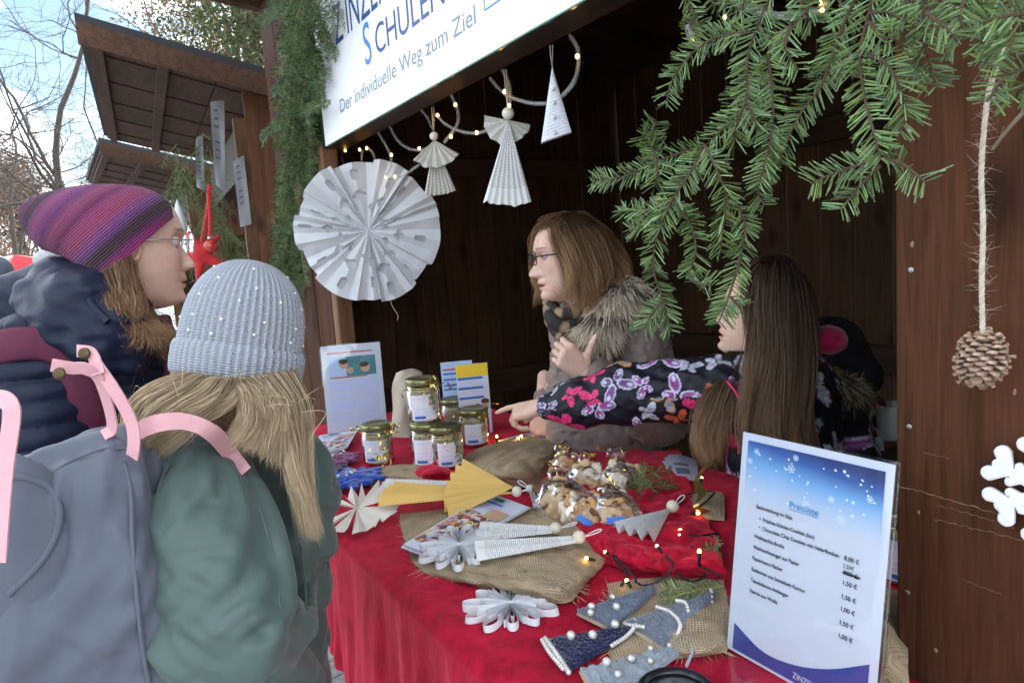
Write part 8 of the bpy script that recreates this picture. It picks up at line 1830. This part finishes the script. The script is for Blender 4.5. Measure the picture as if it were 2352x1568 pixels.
def leafy(label, base, h, rx, z0, seed, n, cols, size, name='evergreen_tree', tr=.16, cat='tree', shape=1.0):
    g = np.random.default_rng(seed); t = thing(name, label, cat, base); B = A(*base)
    mb = MB(); mb.tube(spline([B, B+A(.1, .05, h*.4), B+A(.0, .1, h*.9)], 14), np.linspace(tr, tr*.25, 14), 8); obj('trunk', mb, BRANCH, t)
    nc = 90; cc = []
    for k in range(nc):
        f_ = g.uniform(0, 1); rad = rx*(1-.55*f_*shape)*math.sqrt(g.uniform(.05, 1)); a = g.uniform(0, 6.3); cc.append(B+A(math.cos(a)*rad, math.sin(a)*rad, z0+(h-z0)*f_))
    cc = np.array(cc); mb = MB()
    for k in range(0, nc, 3): mb.tube([B+A(0, 0, max(.3, (cc[k]-B)[2]*.6)), lerp(B+A(0, 0, (cc[k]-B)[2]*.8), cc[k], .6), cc[k]], [.035, .02, .008], 5)
    o = obj('limbs', mb, BRANCH, t)
    ci = g.integers(0, nc, n); p = cc[ci]+g.normal(0, 1, (n, 3))*rx*.17; d = g.normal(size=(n, 3)); d /= np.linalg.norm(d, axis=1)[:, None]; e = np.cross(d, g.normal(size=(n, 3))); e /= np.linalg.norm(e, axis=1)[:, None]; s_ = size*g.uniform(.6, 1.5, (n, 1))
    V_ = np.stack([p-d*s_, p+e*s_*.45, p+d*s_, p-e*s_*.45], 1).reshape(-1, 3); F = np.arange(n)[:, None]*4+np.arange(4)
    cl = np.array(cols)[g.integers(0, len(cols), nc)][ci]*g.uniform(.6, 1.35, (n, 1)); mb = MB().add(V_, F, 0, np.repeat(cl, 4, 0)); o = obj('crown', mb, LEAF, t); o['kind'] = 'stuff'
LEAF = M('foliage', (1, 1, 1), .6, .1, 8, tint=True, spec=.2, thin=.25)
leafy('brownish green evergreen rising behind the next hut', tuple(PD(560, 0, 11)*A(1, 1, 0)), 9.0, 1.75, 2.2, 3, 48000, [(.17, .17, .06), (.12, .14, .05), (.22, .19, .08), (.08, .10, .04), (.28, .17, .10)], .032, shape=.4)
leafy('dark evergreen behind the top left corner of our hut', tuple(PD(690, 0, 9.5)*A(1, 1, 0)), 8.0, 1.3, 2.5, 4, 22000, [(.09, .11, .045), (.12, .13, .05), (.06, .08, .035)], .032, shape=.3)
leafy('russet leafed tree at the far left behind the purple hat', tuple(PD(55, 600, 24)*A(1, 1, 0)), 6.2, 1.9, 1.0, 6, 15000, [(.26, .16, .10), (.34, .26, .20), (.20, .13, .08), (.45, .40, .36)], .06, 'broadleaf_tree', shape=1.5)
leafy('brown hedge at the far left edge', tuple(PD(-20, 640, 20)*A(1, 1, 0)), 2.6, 2.6, .3, 9, 15000, [(.20, .11, .06), (.26, .15, .085), (.15, .085, .05)], .05, 'hedge', cat='hedge', shape=.2)
# ================================================================== far left: people and a parasol at the next stalls
c = PD(40, 640, 7.5); t = thing('parasol', 'red and white market parasol in the distance at the left', 'parasol', c*A(1, 1, 0))
mb = MB(); a = np.linspace(0, 2*PI, 33); rows = []
for k, (r_, z) in enumerate(((.02, .26), (.35, .20), (.7, .10), (1.0, .0), (1.0, -.12))): rows.append([c+A(r_*math.cos(q)*(1+.0), r_*math.sin(q), z+.0) for q in a])
cl = np.where(((np.arange(33)//4) % 2 == 0)[None, :, None], A(.50, .02, .03), A(.62, .60, .58)); cl = np.repeat(cl, 5, 0); obj('canopy', MB().grid(np.array(rows), 0, cl), M('parasol_cloth', (1, 1, 1), .8, .08, tint=True, thin=.2), t); obj('pole', MB().tube([c*A(1, 1, 0), c+A(0, 0, .25)], .02, 8), CHROME, t)
def far_person(label, px, py, d, col, hat, ht=1.68):
    hc = PD(px, py, d); t = thing('person', label, 'person', hc*A(1, 1, 0)); k = hc[2]
    def fb(P):
        dd = ell(P, hc, (.085, .085, .12)); dd = smin(dd, cap(P, hc, hc-A(0, 0, .22), .05, .06), .02); dd = smin(dd, cap(P, hc-A(0, 0, .30), hc-A(0, 0, .75), .17, .16, (A(0, 1, 0), .8)), .06)
        for s_ in (-1, 1): dd = smin(dd, chain(P, [hc+CR*s_*.19-A(0, 0, .30), hc+CR*s_*.24-A(0, 0, .58), hc+CR*s_*.2-A(0, 0, .82)], [.07, .055, .04], .02), .03); dd = smin(dd, chain(P, [hc+CR*s_*.09-A(0, 0, .78), hc+CR*s_*.1-A(0, 0, 1.2), A(hc[0], hc[1], .04)+CR*s_*.11], [.10, .075, .06], .02), .03)
        return dd
    mb = MB(); lo = A(hc[0]-.4, hc[1]-.4, 0); v, q = sdfmesh(fb, lo, hc+A(.4, .4, .2), .025); z = v[:, 2]-hc[2]; C = np.where((z > -.2)[:, None], A(.56, .36, .27), np.where((z > -.86)[:, None], A(*col), A(.02, .022, .03))); mb.add(v, q, 0, C); obj('body', mb, M('far_clothes', (1, 1, 1), .7, .1, 20, tint=True), t)
    mb = MB(); mb.sphere(hc+A(0, 0, .045), .105, 16, sc=(1, 1, .95), c=A(*hat)); obj('hat', mb, M('far_hat', (1, 1, 1), .9, .2, 40, .6, 120, tint=True), t)
far_person('passer-by in teal jacket cut off by the left picture edge', -12, 640, 4.2, (.015, .11, .17), (.09, .11, .14))
far_person('passer-by with a fluffy light grey hat behind the purple hat', 112, 612, 5.6, (.02, .02, .03), (.34, .34, .34))
